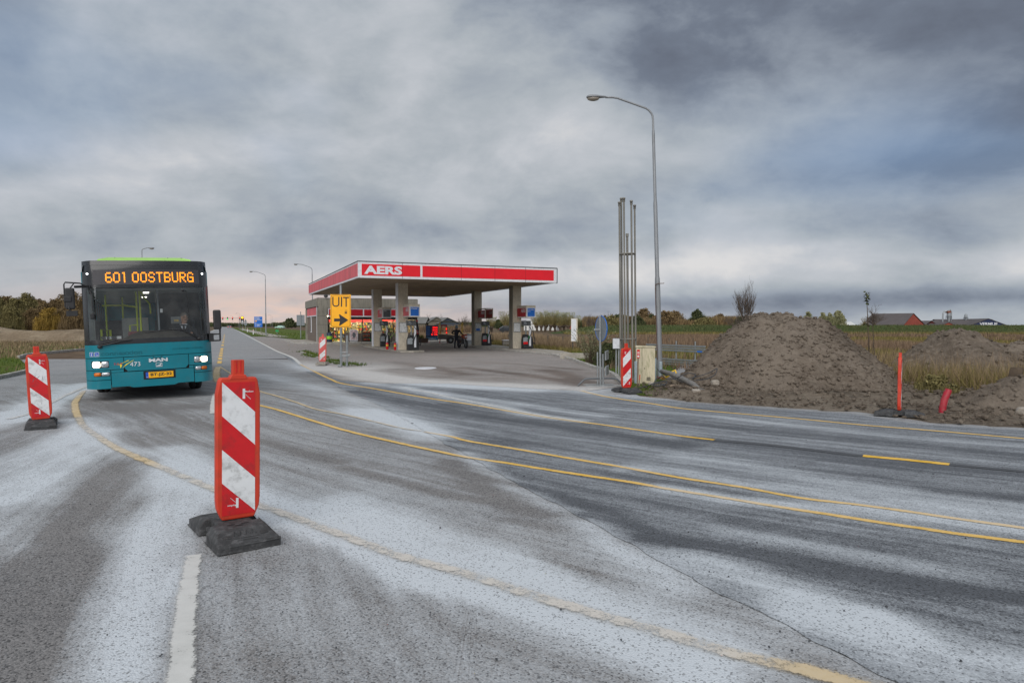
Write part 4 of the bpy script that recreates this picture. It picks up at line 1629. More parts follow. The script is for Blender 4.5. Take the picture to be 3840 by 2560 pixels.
# front fascia: white frame, two red fields, lettering
mb = MB()
mb.box(0, CW, -0.05, 0.02, ZB, ZT)
mb.build('front_fascia', m_aerswhite, cp, bevel=0.01)
for a, b in ((0.15, 3.45), (3.58, CW - 0.16)):
    mb = MB()
    mb.box(a, b, -0.062, -0.04, ZB + 0.14, ZT - 0.12)
    mb.build('red_panel', m_aersred, cp)
for s_ in (2.42, 5.9, 8.0, 10.0):
    mb = MB()
    mb.box(s_ - 0.006, s_ + 0.006, -0.064, -0.045, ZB + 0.01, ZT - 0.01)
    mb.build('panel_joint', m_seam, cp)
lettering('AERS', m_aerswhite, cp, basis((0.28, -0.066, ZB + 0.215), (1, 0, 0), (0, 0, 1)), 0.5, 'fascia_letters', bold=0.022, fit=(2.12, 0.47))
for x0, x1, y0, y1, nm in ((-0.05, 0.0, -0.05, CL, 'side_fascia'), (CW, CW + 0.05, -0.05, CL, 'side_fascia'), (0, CW, CL, CL + 0.05, 'rear_fascia')):
    mb = MB()
    mb.box(x0, x1, y0, y1, ZB, ZT)
    mb.build(nm, m_aerswhite, cp)
for i in range(5):
    mb = MB()
    mb.box(-0.062, -0.045, 0.04 + i * CL / 5, -0.012 + (i + 1) * CL / 5, ZB + 0.10, ZT - 0.09)
    mb.build('faded_red_panel', m_aersfade, cp)
mb = MB()
mb.box(-0.08, CW + 0.08, -0.08, CL + 0.08, ZT, ZT + 0.045)
mb.build('roof_edge', m_dgrey, cp, bevel=0.01)
mb = MB()
mb.box(CW + 0.05, CW + 0.10, -0.07, 0.1, ZB - 0.02, ZT + 0.02)
mb.build('corner_trim', m_dgrey, cp)

CI = CM.inverted()
COLW = {'diesel': (-7.0, 43.5), 'lpg': (-10.1, 51.1), 'euro': (0.23, 46.5), 'empty': (-2.77, 53.8)}
for k, (x, y) in COLW.items():
    p = CI @ Vector((x, y, 0))
    mb = MB()
    mb.box(p.x - 0.32, p.x + 0.32, p.y - 0.28, p.y + 0.28, -0.02, ZB + 0.1)
    c = mb.build('column', m_column, cp, bevel=0.012)
    mb = MB()
    mb.box(p.x - 0.345, p.x - 0.312, p.y - 0.30, p.y + 0.30, -0.02, ZB + 0.1)
    mb.build('column_side_tone', m_aerswhite if k in ('diesel', 'lpg') else m_panelgrey, c)  # side face colour carries the light: bright on left columns, dark on right
    mb = MB()
    mb.box(p.x - 0.26, p.x + 0.25, p.y - 0.305, p.y - 0.28, 1.22, 1.86)
    mb.build('board_frame', m_dgrey, c)
    mb = MB()
    mb.box(p.x - 0.235, p.x + 0.225, p.y - 0.312, p.y - 0.295, 1.25, 1.83)
    mb.build('notice_board', m_white, c)
    if k == 'empty':
        mb = MB()
        mb.box(p.x - 0.17, p.x + 0.14, p.y - 0.318, p.y - 0.31, 1.26, 1.42)
        mb.build('blue_notice', m_blue, c)
    mb = MB()
    mb.box(p.x + 0.02, p.x + 0.10, p.y - 0.29, p.y - 0.278, 2.0, 2.03)
    mb.build('red_label', m_red, c)

# ------------------------------------------------------------------ illuminated product boxes over the pumps
R23 = R(23)


def pump_sign(kind, col, label, face_mat, words):
    x, y = COLW[col]
    p = CM.to_3x3() @ Vector((0.02, -0.29, 0))
    root = thing('pump_sign', label, 'sign box', (x + p.x, y + p.y, 2.18), R23, 'sign boxes on the canopy columns')
    W_, D_, H_ = 0.66, 1.55, 0.80
    x0 = -0.02
    mb = MB()
    t = 0.055
    if kind == 'open':
        mb.box(x0, x0 + W_, -D_, 0, H_ - t, H_)
        mb.box(x0, x0 + W_, -D_, 0, 0, 0.03)
        for xx in (x0, x0 + W_ - t):
            mb.box(xx, xx + t, -D_, -D_ + t, 0.03, H_ - t)
            mb.box(xx, xx + t, -t, 0, 0.03, H_ - t)
        mb.build('box_frame', m_column, root)
        mb = MB()
        mb.box(x0 + W_ - 0.03, x0 + W_ - 0.01, -D_ + t, -t, 0.03, H_ - t - 0.02)
        mb.build('red_panel', m_redfade, root)
        lettering('AERS', m_white, root, basis((x0 + W_ - 0.034, -D_ + 0.15, 0.36), (0, 1, 0), (0, 0, 1)), 0.3, 'sign_letters', bold=0.006, fit=(0.7, 0.24))
    else:
        mb.box(x0, x0 + W_, -D_, 0, 0, H_)
        mb.build('box_frame', m_column, root, bevel=0.01)
        mb = MB()
        mb.box(x0 + 0.02, x0 + W_ - 0.02, -D_ - 0.012, -D_, 0.03, H_ - 0.14)
        mb.build('face_border', m_aerswhite, root)
        mb = MB()
        mb.box(x0 + 0.07, x0 + W_ - 0.07, -D_ - 0.02, -D_ - 0.01, 0.08, H_ - 0.19)
        mb.build('product_panel', face_mat, root)
        for i, wd in enumerate(words):
            hgt = 0.085 if len(words) == 1 else 0.06
            wid = min(0.42, 0.065 * len(wd)) if len(words) == 1 else 0.045 * len(wd)
            ww = wd.split()
            for k, w1 in enumerate(ww):
                f = len(w1) / len(wd)
                lettering(w1, m_aerswhite, root, basis((x0 + 0.10 + k * wid * 0.56, -D_ - 0.023, 0.49 - i * 0.11), (1, 0, 0), (0, 0, 1)), 0.1, 'product_lettering', bold=0.002, fit=(wid * f, hgt))
    mb = MB()
    mb.box(x0 - 0.012, x0, -D_ + 0.04, -0.02, 0.03, H_ - 0.14)
    mb.build('face_border', m_aerswhite, root)
    mb = MB()
    mb.box(x0 - 0.02, x0 - 0.010, -D_ + 0.08, -0.06, 0.07, H_ - 0.17)
    mb.build('red_panel', m_aersfade if col in ('lpg', 'diesel') else m_darkred, root)
    lettering('AERS', m_aerswhite, root, basis((x0 - 0.024, -D_ + 0.82, 0.34), (0, -1, 0), (0, 0, 1)), 0.3, 'sign_letters', bold=0.006, fit=(0.68, 0.24))
    return root


pump_sign('full', 'diesel', 'sign box with blue Diesel face on the front left column', m_blue, ['Diesel'])
pump_sign('full', 'lpg', 'sign box with dark LPG face on the rear left column', m_dgrey, ['LPG'])
pump_sign('full', 'euro', 'sign box with blue Super Plus Euro face on the front right column', m_blue, ['Super Plus', 'Euro'])
pump_sign('open', 'empty', 'sign box with an empty see-through front on the rear right column', None, [])


def fuel_pump(col, label, band, two=True, off=(0.42, -1.05)):
    x, y = COLW[col]
    p = CM.to_3x3() @ Vector((off[0], off[1], 0))
    root = thing('fuel_pump', label, 'fuel pump', (x + p.x, y + p.y, 0.12), R23, 'fuel pumps under the canopy')
    mb = MB()
    mb.prism([(-0.36, -0.22, 0.0), (0.34, -0.22, 0.0), (0.34, -0.22, 0.42), (0.28, -0.22, 0.80), (-0.10, -0.22, 0.95), (-0.26, -0.22, 0.95), (-0.36, -0.22, 0.62)], (0, 0.44, 0))
    mb.build('pump_body', m_black, root, bevel=0.02)
    mb = MB()
    mb.prism([(-0.40, -0.24, 0.38), (-0.10, -0.25, 0.38), (-0.06, -0.25, 0.70), (-0.16, -0.24, 0.78), (-0.40, -0.24, 0.72)], (0, 0.03, 0))
    mb.build('pump_panel', m_mgrey, root)
    if band:
        mb = MB()
        mb.box(-0.40, -0.08, -0.262, -0.25, 0.30, 0.46)
        mb.build('red_band', m_exting, root)
    mb = MB()
    mb.box(0.02, 0.14, -0.30, -0.18, 0.18, 1.52)
    mb.build('hose_column', m_aerswhite, root, bevel=0.012)
    if two:
        mb = MB()
        mb.box(-0.13, -0.05, 0.0, 0.10, 0.60, 1.50)
        mb.build('hose_column', m_steel, root, bevel=0.012)
    mb = MB()
    mb.box(-0.40, 0.18, -0.2, 0.12, 1.52, 1.86)
    hd = mb.build('display_head', m_pumpgrey, root, bevel=0.03)
    mb = MB()
    mb.box(-0.36, -0.08, -0.212, -0.20, 1.57, 1.81)
    mb.build('display_screen', m_screen, hd)
    mb = MB()
    for i in range(3):
        for j in range(3):
            mb.box(-0.32 + i * 0.07, -0.28 + i * 0.07, -0.218, -0.210, 1.60 + j * 0.05, 1.63 + j * 0.05)
    mb.box(-0.33, -0.20, -0.218, -0.21, 1.755, 1.785)
    mb.build('keypad', m_lens, hd, kind='stuff')
    mb = MB()
    pts = []
    for i in range(25):
        t = i / 24
        pts.append((0.20 + 0.22 * math.sin(t * math.pi) * (1 if t > 0.35 else 0.6), -0.33 - 0.05 * math.sin(t * 9), 1.5 - 1.42 * math.sin(t * math.pi * 0.5) if t < 0.62 else 0.30 - 0.22 * math.sin((t - .62) * 4) + (t - 0.62) * 1.1))
    mb.tube(pts, 0.022, 6)
    mb.tube([(0.0, -0.34, 1.46), (0.2, -0.34, 1.2), (0.04, -0.35, 0.8), (-0.06, -0.33, 0.55), (-0.12, -0.3, 0.62)], 0.022, 6)
    mb.build('hose', m_seam, root)
    mb = MB()
    mb.box(-0.02, 0.03, -0.30, -0.22, 0.62, 0.86)
    mb.build('nozzle', m_green if band else m_dgrey, root, bevel=0.01)
    return root


fuel_pump('diesel', 'black fuel pump under the Diesel sign box beside the cola bottle', False)
fuel_pump('lpg', 'black fuel pump under the LPG sign box in front of the shop', False, False, (0.40, -0.95))
fuel_pump('euro', 'black fuel pump with red band under the Super Plus sign box', True)
fuel_pump('empty', 'black fuel pump with red band beside the motorcycle', True)


def island(p0, p1, w, label):
    p0, p1 = Vector(p0), Vector(p1)
    t = (p1 - p0).normalized()
    s = Vector((-t.y, t.x, 0))
    L_ = (p1 - p0).length
    pts = [p0 - s * w / 2 + t * 0.2, p0 - t * 0.15, p0 + s * w / 2 + t * 0.2, p1 + s * w / 2, p1 - s * w / 2]
    mb = MB()
    mb.prism([(p.x, p.y, 0.0) for p in pts], (0, 0, 0.12))
    o = mb.build('pump_island', m_concrete, bevel=0.02)
    return tag(o, label, 'pump island')


dv = CM.to_3x3() @ Vector((0, 1, 0))
vx = CM.to_3x3() @ Vector((1, 0, 0))
a = Vector((*COLW['diesel'], 0)) + vx * 0.2
island(a - dv * 2.0, a + dv * 10.0, 1.5, 'low concrete island under the Diesel and LPG pumps')

# fire extinguishers, cola bottle
def extinguisher(p, label):
    root = thing('fire_extinguisher', label, 'fire extinguisher', p, 0, 'fire extinguishers on the pump island')
    mb = MB()
    mb.lathe([(0.075, 0.0), (0.085, 0.02), (0.085, 0.36), (0.06, 0.42), (0.03, 0.44)], n=14)
    mb.build('cylinder_body', m_exting, root)
    mb = MB()
    mb.lathe([(0.0865, 0.22), (0.0865, 0.32)], n=14, caps=False)
    mb.build('yellow_label', m_yplast, root)
    mb = MB()
    mb.box(-0.02, 0.02, -0.02, 0.02, 0.44, 0.49)
    mb.box(-0.02, 0.10, -0.012, 0.012, 0.48, 0.51)
    mb.tube([(0.02, 0, 0.46), (0.11, 0, 0.44), (0.12, 0, 0.30), (0.10, 0, 0.18)], 0.01, 6)
    mb.build('valve', m_seam, root)
    return root


extinguisher(G(1452, 1310, 0.12), 'red fire extinguisher standing between the two left columns')
extinguisher(G(1482, 1312, 0.12), 'red fire extinguisher against the foot of the Diesel column')

cb = thing('cola_bottle', 'oversized dark cola bottle with red label behind the Diesel pump', 'display bottle', (-6.72, 47.6, 0.0), R(6), rot=(R(0), R(3), R(6)))
mb = MB()
prof = [(0.12, 0), (0.17, 0.08), (0.175, 0.35), (0.14, 0.62), (0.165, 0.90), (0.175, 1.05), (0.175, 1.36), (0.15, 1.52), (0.09, 1.74), (0.055, 1.90), (0.05, 1.92)]
mb.lathe(prof, n=20)
mb.build('bottle_body', m_cola, cb)
mb = MB()
mb.lathe([(0.179, 1.08), (0.179, 1.34)], n=20, caps=False)
mb.build('bottle_label', m_colared, cb)
mb = MB()
mb.lathe([(0.062, 1.92), (0.062, 2.04), (0.05, 2.05)], n=14)
mb.build('bottle_cap', m_colared, cb)
lettering('Coca-Cola', m_white, cb, Matrix.Identity(4), 0.2, 'label_text', bold=0.003, fit=(0.52, 0.15),
          bend=lambda c: Vector((0.1815 * math.sin((c.x - 0.20) / 0.18), -0.1815 * math.cos((c.x - 0.20) / 0.18), 1.14 + c.y)))

# ------------------------------------------------------------------ the shop
sh = thing('petrol_shop', 'grey clad petrol station shop with red band and lit shop window', 'shop', SHOP, STN_RZ)
W, D, ZR = 9.4, 10.5, 4.15
mb = MB()
mb.box(0.0, W, 0.0, D, ZR - 0.03, ZR + 0.05)
mb.build('roof', m_roofdark, sh)
# cladding over the front
for i in range(6):
    a = 0.02 + i * W / 6
    mb = MB()
    mb.box(a, a + W / 6 - 0.02, -0.12, 0.06, 3.27, ZR)
    mb.build('cladding_panel', m_panelgrey, sh)
for i in range(5):
    a = 0.1 + i * D / 5
    mb = MB()
    mb.box(-0.12, 0.05, a, a + D / 5 - 0.02, 3.42, ZR)
    mb.build('cladding_panel', m_panelgrey, sh)
# corner piers made of stacked panels
for (x0, x1, y0, y1) in ((-0.1, 0.86, -0.14, 0.5), (-0.1, 0.4, D - 1.0, D)):
    z = 0.06
    for hh_ in (0.85, 0.82, 0.80, 0.80):
        mb = MB()
        mb.box(x0, x1, y0, y1, z, min(z + hh_ - 0.015, 3.42))
        mb.build('pier_panel', m_panelgrey, sh, bevel=0.008)
        z += hh_
    mb = MB()
    mb.box(x0 + 0.03, x1 - 0.03, y0 + 0.03, y1 - 0.03, 0.0, 3.4)
    mb.build('pier_core', m_intdark, sh)
mb = MB()
mb.box(-0.125, -0.10, -0.16, -0.04, 0.05, 3.4)
mb.build('corner_strip', m_aerswhite, sh)
mb = MB()
mb.box(0.02, 0.22, 0.5, D - 1.0, 0.0, 3.4)
mb.build('side_wall', m_brick, sh)
mb = MB()
mb.box(0.02, 0.2, D - 0.2, D, 0, ZR)
mb.box(0.2, W, D - 0.2, D, 0, ZR - 0.05)
mb.box(W - 0.2, W, 0.1, D - 0.2, 0, ZR - 0.05)
mb.build('rear_wall', m_brick, sh)
mb = MB()
mb.box(-0.03, 0.02, 0.55, D - 1.05, 2.62, 3.36)
mb.build('side_sign_panel', m_aersfade, sh)
mb = MB()
mb.box(-0.06, 0.02, 0.5, D - 1.0, 2.52, 2.61)
mb.build('side_sign_border', m_aerswhite, sh)
mb = MB()
mb.box(-0.02, 0.02, 5.6, 6.5, 0.95, 2.5)
w_ = mb.build('side_window', m_aerswhite, sh)
mb = MB()
mb.box(-0.03, -0.01, 5.75, 6.4, 1.02, 2.44)
mb.build('pane', m_screen, w_)
# red band
mb = MB()
mb.box(0.90, W, -0.06, 0.05, 2.46, 3.26)
mb.build('band_border', m_aerswhite, sh)
for a, b in ((0.98, 4.1), (4.22, 7.3), (7.42, W - 0.05)):
    mb = MB()
    mb.box(a, b, -0.075, -0.055, 2.56, 3.16)
    mb.build('red_panel', m_darkred, sh)
lettering('AERS', m_aerswhite, sh, basis((1.25, -0.08, 2.66), (1, 0, 0), (0, 0, 1)), 0.4, 'band_letters', bold=0.012, fit=(1.5, 0.38))
# shop front: dwarf wall, mullions, panes, dark head
mb = MB()
mb.box(0.86, W, 0.10, 0.22, 2.20, 2.46)
mb.build('window_head', m_intdark, sh)
mb = MB()
mb.box(2.45, W, 0.08, 0.24, 0.12, 0.95)
mb.build('dwarf_wall', m_brick, sh)
xs_ = [0.9, 2.42, 4.04, 5.5, 7.0, 8.3, W - 0.1]
for a in xs_:
    mb = MB()
    mb.box(a, a + 0.09, 0.10, 0.2, 0.12, 2.20)
    mb.build('mullion', m_intdark, sh)
for i, (a, b) in enumerate(zip(xs_[:-1], xs_[1:])):
    mb = MB()
    mb.box(a + 0.09, b, 0.14, 0.15, 0.14 if i == 0 else 0.95, 2.20)
    mb.build('pane', m_glass, sh)
# inside
mb = MB()
mb.box(0.22, W - 0.2, 0.25, D - 0.2, 0.115, 0.13)
mb.box(0.22, W - 0.2, 4.6, 4.7, 0.13, 2.6)
mb.box(0.22, W - 0.2, 0.25, 4.6, 2.60, 2.65)
mb.build('inner_wall', m_int, sh)
mb = MB()
mb.box(1.0, W - 0.3, 4.45, 4.6, 1.95, 2.3)
mb.build('inner_band', m_darkred, sh)
for yy in (1.2, 2.6, 3.9):
    mb = MB()
    mb.box(0.9, W - 0.5, yy, yy + 0.12, 2.52, 2.58)
    mb.build('tube_light', m_shoplight, sh)
rg = random.Random(4)
goods = [MT('goods_red', srgb(196, 50, 40), 0.5, var=0.3), MT('goods_yellow', srgb(226, 180, 70), 0.5, var=0.3), MT('goods_white', srgb(220, 214, 200), 0.5, var=0.2),
         MT('goods_brown', srgb(120, 86, 54), 0.6, var=0.3), MT('goods_blue', srgb(60, 80, 130), 0.5, var=0.3), MT('goods_dark', srgb(40, 36, 34), 0.6, var=0.3), MT('goods_green', srgb(110, 150, 60), 0.5, var=0.3)]


def shelf_unit(x0, x1, y, z0, z1, rows, label):
    root = thing('shop_shelf', label, 'shelf', SHOP, STN_RZ, 'goods shelves inside the shop')
    mb = MB()
    for i in range(rows + 1):
        z = z0 + (z1 - z0) * i / rows
        mb.box(x0, x1, y, y + 0.35, z - 0.02, z)
    mb.box(x0 - 0.03, x0, y, y + 0.35, z0, z1)
    mb.box(x1, x1 + 0.03, y, y + 0.35, z0, z1)
    mb.build('shelf_board', m_int, root)
    mb = MB()
    for i in range(rows):
        z = z0 + (z1 - z0) * i / rows
        hmax = (z1 - z0) / rows - 0.06
        x = x0 + 0.02
        while x < x1 - 0.1:
            w = rg.uniform(0.05, 0.16)
            hh_ = hmax * rg.uniform(0.5, 0.98)
            mb.mat(rg.choice([0, 1, 2, 2, 1, 3, 4, 5, 6]))
            mb.box(x, x + w, y - 0.03, y + 0.25, z, z + hh_)
            x += w + rg.uniform(0.005, 0.04)
    mb.build('goods', goods, root, kind='stuff')


shelf_unit(1.3, 3.9, 4.05, 0.13, 1.9, 5, 'stocked wall shelves behind the shop entrance')
shelf_unit(4.2, 8.6, 4.05, 0.9, 2.0, 4, 'stocked wall shelves behind the middle shop window')
shelf_unit(5.9, 8.2, 1.6, 0.6, 2.05, 5, 'tall snack rack close to the right shop window')
shelf_unit(1.0, 1.5, 0.55, 0.13, 2.0, 6, 'bottle cooler just inside the left end of the shop front')
mb = MB()
mb.box(2.8, 5.3, 1.5, 2.2, 0.13, 1.12)
mb.box(3.1, 3.8, 1.6, 2.0, 1.14, 1.62)
o = mb.build('shop_counter', m_beige, loc=SHOP, rot=(0, 0, STN_RZ))
tag(o, 'beige shop counter with till behind the window', 'counter')


def shop_thing(name, label, cat, s, t, z=0.12, group=None):
    return thing(name, label, cat, sp(s, t, z), STN_RZ, group)


ps = shop_thing('poster_stand', 'framed poster stand leaning on the brick wall under the shop window', 'poster stand', 3.24, -0.12)
mb = MB()
mb.box(-0.38, 0.38, -0.03, 0.03, 0.12, 1.14)
mb.box(-0.34, 0.34, -0.1, 0.1, 0.0, 0.06)
mb.build('poster_frame', m_aerswhite, ps, bevel=0.01)
mb = MB()
mb.box(-0.33, 0.33, -0.036, -0.028, 0.17, 1.09)
mb.build('poster_print', m_posterp, ps)
mb = MB()
mb.add([(0.02 + 0.16 * math.cos(i * math.pi / 8), -0.04, 0.62 + 0.24 * math.sin(i * math.pi / 8)) for i in range(16)], [tuple(range(16))[::-1]])
mb.add([(0.0 + 0.09 * math.cos(i * math.pi / 6), -0.042, 0.80 + 0.09 * math.sin(i * math.pi / 6)) for i in range(12)], [tuple(range(12))[::-1]])
mb.build('poster_figure', m_dgrey, ps)

br = shop_thing('litter_barrel', 'dark blue barrel bin with a lime band at the shop entrance', 'barrel bin', 0.98, -0.35)
mb = MB()
mb.lathe([(0.24, 0), (0.25, 0.03), (0.25, 0.84), (0.2, 0.86), (0.19, 0.80)], n=20)
mb.build('barrel_body', MT('barrel_blue', srgb(34, 48, 70), 0.5), br)
mb = MB()
mb.lathe([(0.254, 0.26), (0.262, 0.28), (0.262, 0.53), (0.254, 0.55)], n=20, caps=False)
mb.build('lime_band', m_limeband, br)

rk = shop_thing('sales_rack', 'dark sales rack with bagged goods in front of the shop wall', 'sales rack', 4.35, -0.35)
mb = MB()
for z in (0.08, 0.42, 0.76):
    mb.box(-0.4, 0.4, -0.2, 0.2, z, z + 0.03)
for xx in (-0.42, 0.39):
    mb.box(xx, xx + 0.03, -0.2, 0.2, 0, 1.1)
mb.build('rack_frame', m_intdark, rk)
mb = MB()
for z in (0.11, 0.45, 0.79):
    for i in range(4):
        mb.mat(i % 2)
        mb.ell((-0.27 + i * 0.18, rg.uniform(-0.05, 0.05), z + 0.10), (0.10, 0.15, 0.10), 8, 6)
mb.build('bagged_goods', [MT('sack_brown', srgb(128, 84, 60), 0.8), MT('sack_red', srgb(160, 70, 48), 0.8)], rk)

wc = shop_thing('watering_can', 'green watering can on the shop platform', 'watering can', 4.95, -0.7)
mb = MB()
mb.lathe([(0.15, 0), (0.16, 0.02), (0.14, 0.30), (0.12, 0.31)], n=14)
mb.build('can_body', m_green, wc)
mb = MB()
mb.tube([(-0.13, 0, 0.08), (-0.25, 0, 0.20), (-0.36, 0, 0.36)], [0.03, 0.022, 0.018], 8)
mb.ell((-0.37, 0, 0.37), (0.05, 0.05, 0.03), 8, 5)
mb.build('spout', m_green, wc)
mb = MB()
mb.torus((0.03, 0, 0.28), (0, 1, 0), 0.15, 0.015, 16, 6)
mb.build('handle', m_green, wc)

kerb('kerb', [sp(-2.2, 11.8), sp(-2.2, -1.6)], 'kerb along the left side of the shop platform', L_=1.9, h=0.13)
# cameras on the roof edge
for s, lab in ((0.7, 'round dark floodlight under the canopy above the shop corner'), (1.35, 'small dark camera above the shop corner')):
    q = thing('roof_floodlight', lab, 'floodlight', sp(s, -0.2, ZR), STN_RZ)
    mb = MB()
    mb.tube([(0, 0, 0), (0, 0, 0.12)], 0.02, 8)
    mb.build('bracket', m_black, q)
    mb = MB()
    mb.ell((0, -0.02, 0.2), (0.2, 0.15, 0.13) if s < 1 else (0.16, 0.10, 0.07), 12, 8)
    mb.build('lamp_housing', m_black, q)


def wheel(mb, c, r, t, ax=(0, 1, 0), n=18, spokes=0, hub=0.03):
    mb.torus(c, ax, r - t, t, n, 6)


def bicycle(p, rz, label):
    root = thing('bicycle', label, 'bicycle', p, rz, rot=(R(-8), 0, rz))
    for xx in (-0.52, 0.52):
        mb = MB()
        mb.torus((xx, 0, 0.34), (0, 1, 0), 0.32, 0.018, 22, 5)
        wh = mb.build('wheel', m_black, root)
        mb = MB()
        for i in range(10):
            a_ = i * math.pi / 5
            mb.tube([(xx, 0, 0.34), (xx + 0.31 * math.cos(a_), 0, 0.34 + 0.31 * math.sin(a_))], 0.003, 3)
        mb.build('spokes', m_steel, wh)
    mb = MB()
    mb.tube([(-0.52, 0, 0.34), (-0.18, 0, 0.82), (-0.08, 0, 0.32), (-0.52, 0, 0.34)], 0.014, 6)
    mb.tube([(-0.16, 0, 0.78), (0.36, 0, 0.84), (-0.08, 0, 0.32)], 0.016, 6)
    mb.tube([(0.52, 0, 0.34), (0.38, 0, 0.74), (0.34, 0, 0.95)], 0.014, 6)
    mb.build('frame', m_limeband, root)
    mb = MB()
    mb.tube([(0.30, -0.26, 0.98), (0.38, -0.12, 0.98), (0.34, 0, 0.97), (0.38, 0.12, 0.98), (0.30, 0.26, 0.98)], 0.013, 6)
    mb.build('handlebar', m_black, root)
    mb = MB()
    mb.ell((-0.22, 0, 0.92), (0.14, 0.07, 0.035), 10, 6)
    mb.tube([(-0.19, 0, 0.80), (-0.21, 0, 0.90)], 0.012, 6)
    mb.build('saddle', m_black, root)
    return root


bicycle(sp(6.6, -0.75, 0.12), STN_RZ, 'lime framed bicycle leaning at the shop front between the columns')

# LED price sign
pr = thing('price_sign', 'blue fuel price board with four rows of red digits and Welkom', 'price sign', (-7.35, 62.5, 0), R(8))
mb = MB()
for xx in (-0.50, 0.55):
    mb.tube([(xx, 0.03, 0), (xx, 0.03, 1.0)], 0.03, 8)
mb.build('post', m_steel, pr)
mb = MB()
mb.box(-0.54, 0.58, -0.05, 0.05, 0.32, 1.66)
mb.build('board', MT('price_board_blue', srgb(40, 62, 96), 0.5), pr, bevel=0.01)
SEG = {'0': 'abcdef', '1': 'bc', '2': 'abged', '3': 'abgcd', '6': 'afgcde', '7': 'abc', '8': 'abcdefg', '9': 'abfgcd'}
GEO = {'a': (0, 1, 1, 1), 'g': (0, .5, 1, .5), 'd': (0, 0, 1, 0), 'f': (0, .5, 0, 1), 'b': (1, .5, 1, 1), 'e': (0, 0, 0, .5), 'c': (1, 0, 1, .5)}
for r_, s_ in enumerate(('1.869', '1.669', '1.729', '0.726')):
    z0 = 1.41 - r_ * 0.215
    mb = MB()
    mb.box(-0.50, -0.16, -0.056, -0.048, z0 - 0.03, z0 + 0.17)
    mb.build('row_label', MT('row_label_blue', srgb(60, 96, 150), 0.5), pr)
    mb = MB()
    x = -0.02
    for ch in s_:
        if ch == '.':
            mb.box(x - 0.02, x + 0.015, -0.062, -0.05, z0, z0 + 0.035)
            x += 0.04
            continue
        for g in SEG[ch]:
            x0, y0, x1, y1 = GEO[g]
            t = 0.010
            mb.box(x + x0 * 0.075 - t, x + x1 * 0.075 + t, -0.062, -0.05, z0 + y0 * 0.12 - t, z0 + y1 * 0.12 + t)
        x += 0.135
    mb.build('price_digits', m_ledred, pr)
mb = MB()
mb.box(-0.52, 0.56, -0.056, -0.048, 0.35, 0.58)
mb.build('welcome_panel', MT('welcome_blue', srgb(44, 122, 160), 0.5), pr)
lettering('Welkom', m_aerswhite, pr, basis((-0.32, -0.06, 0.40), (1, 0, 0), (0, 0, 1)), 0.2, 'sign_letters', bold=0.003, fit=(0.72, 0.13))

# flower tub, planter and crate near the price sign
pl = thing('planter', 'dark planter with a green plant beside the price board', 'planter', AT(1585, 1283, 61) * 1.0, 0)
pl.location.z = 0.10
mb = MB()
mb.prism([(-0.45, -0.25, 0), (0.45, -0.25, 0), (0.5, -0.25, 0.42), (-0.5, -0.25, 0.42)], (0, 0.5, 0))
mb.build('tub', MT('tub_brown', srgb(74, 58, 50), 0.8), pl)
r_ = np.random.default_rng(3)
a_ = r_.normal(0, 0.16, 90), r_.normal(0, 0.12, 90)
blades('plant_leaves', a_[0] - 0.2, a_[1], np.full(90, 0.42), r_.uniform(0.15, 0.42, 90), np.full(90, 0.05), m_grassb, 0.9, 3, parent=pl)

# red vending frame on the trailer side and the ladder rack
tr = thing('trailer', 'small utility trailer with a ladder rack behind the motorcyclist', 'trailer', (-5.2, 59.0, 0.11), R(10))
mb = MB()
mb.prism([(-1.2, -0.55, 0.35), (1.0, -0.55, 0.35), (1.0, -0.55, 0.62), (-0.9, -0.55, 0.80), (-1.2, -0.55, 0.80)], (0, 1.1, 0))
mb.build('trailer_box', MT('trailer_grey', srgb(96, 88, 84), 0.6), tr, bevel=0.02)
for yy in (-0.66, 0.66):
    mb = MB()
    mb.torus((-0.15, yy, 0.29), (0, 1, 0), 0.19, 0.095, 18, 8)
    wh = mb.build('wheel', m_rubber, tr)
    mb = MB()
    mb.cyl((-0.15, yy - 0.05, 0.29), (-0.15, yy + 0.05, 0.29), 0.13, n=16)
    mb.build('rim', m_steel, wh)
    mb = MB()
    mb.torus((-0.15, yy, 0.29), (0, 1, 0), 0.34, 0.03, 14, 5, 0 if yy < 0 else 0, math.pi)
    mb.build('mudguard', m_steel, tr)
mb = MB()
for xx in (-1.05, 0.9):
    for yy in (-0.5, 0.5):
        mb.tube([(xx, yy, 0.6), (xx, yy, 1.78)], 0.025, 6)
    mb.tube([(xx, -0.55, 1.78), (xx, 0.55, 1.78)], 0.025, 6)
mb.tube([(-1.05, -0.5, 1.2), (0.9, -0.5, 1.6)], 0.02, 6)
mb.build('rack_post', m_yplast, tr)
mb = MB()
for yy in (-0.35, 0.05):
    mb.box(-1.9, 1.55, yy - 0.03, yy + 0.03, 1.80, 1.88)
for i in range(11):
    mb.tube([(-1.8 + i * 0.32, -0.35, 1.84), (-1.8 + i * 0.32, 0.05, 1.84)], 0.016, 5)
o = mb.build('ladder', MT('ladder_grey', srgb(150, 140, 110), 0.5), loc=(-5.2, 59.0, 0.11), rot=(0, R(2), R(10)))
tag(o, 'long ladder lying flat on top of the trailer rack', 'ladder')
rf = thing('red_frame', 'red upright stand with glowing red panels next to the price board', 'stand', (-6.0, 60.2, 0.1), R(6))
mb = MB()
mb.prism([(-0.42, 0, 0), (-0.34, 0, 0), (-0.16, 0, 1.62), (-0.24, 0, 1.62)], (0, 0.08, 0))
mb.prism([(0.34, 0, 0), (0.26, 0, 0), (0.16, 0, 1.62), (0.24, 0, 1.62)], (0, 0.08, 0))
mb.box(-0.26, 0.26, 0, 0.08, 1.5, 1.62)
mb.box(-0.34, 0.30, 0, 0.08, 0.52, 0.60)
mb.build('stand_frame', MT('stand_red', srgb(170, 60, 66), 0.5), rf)
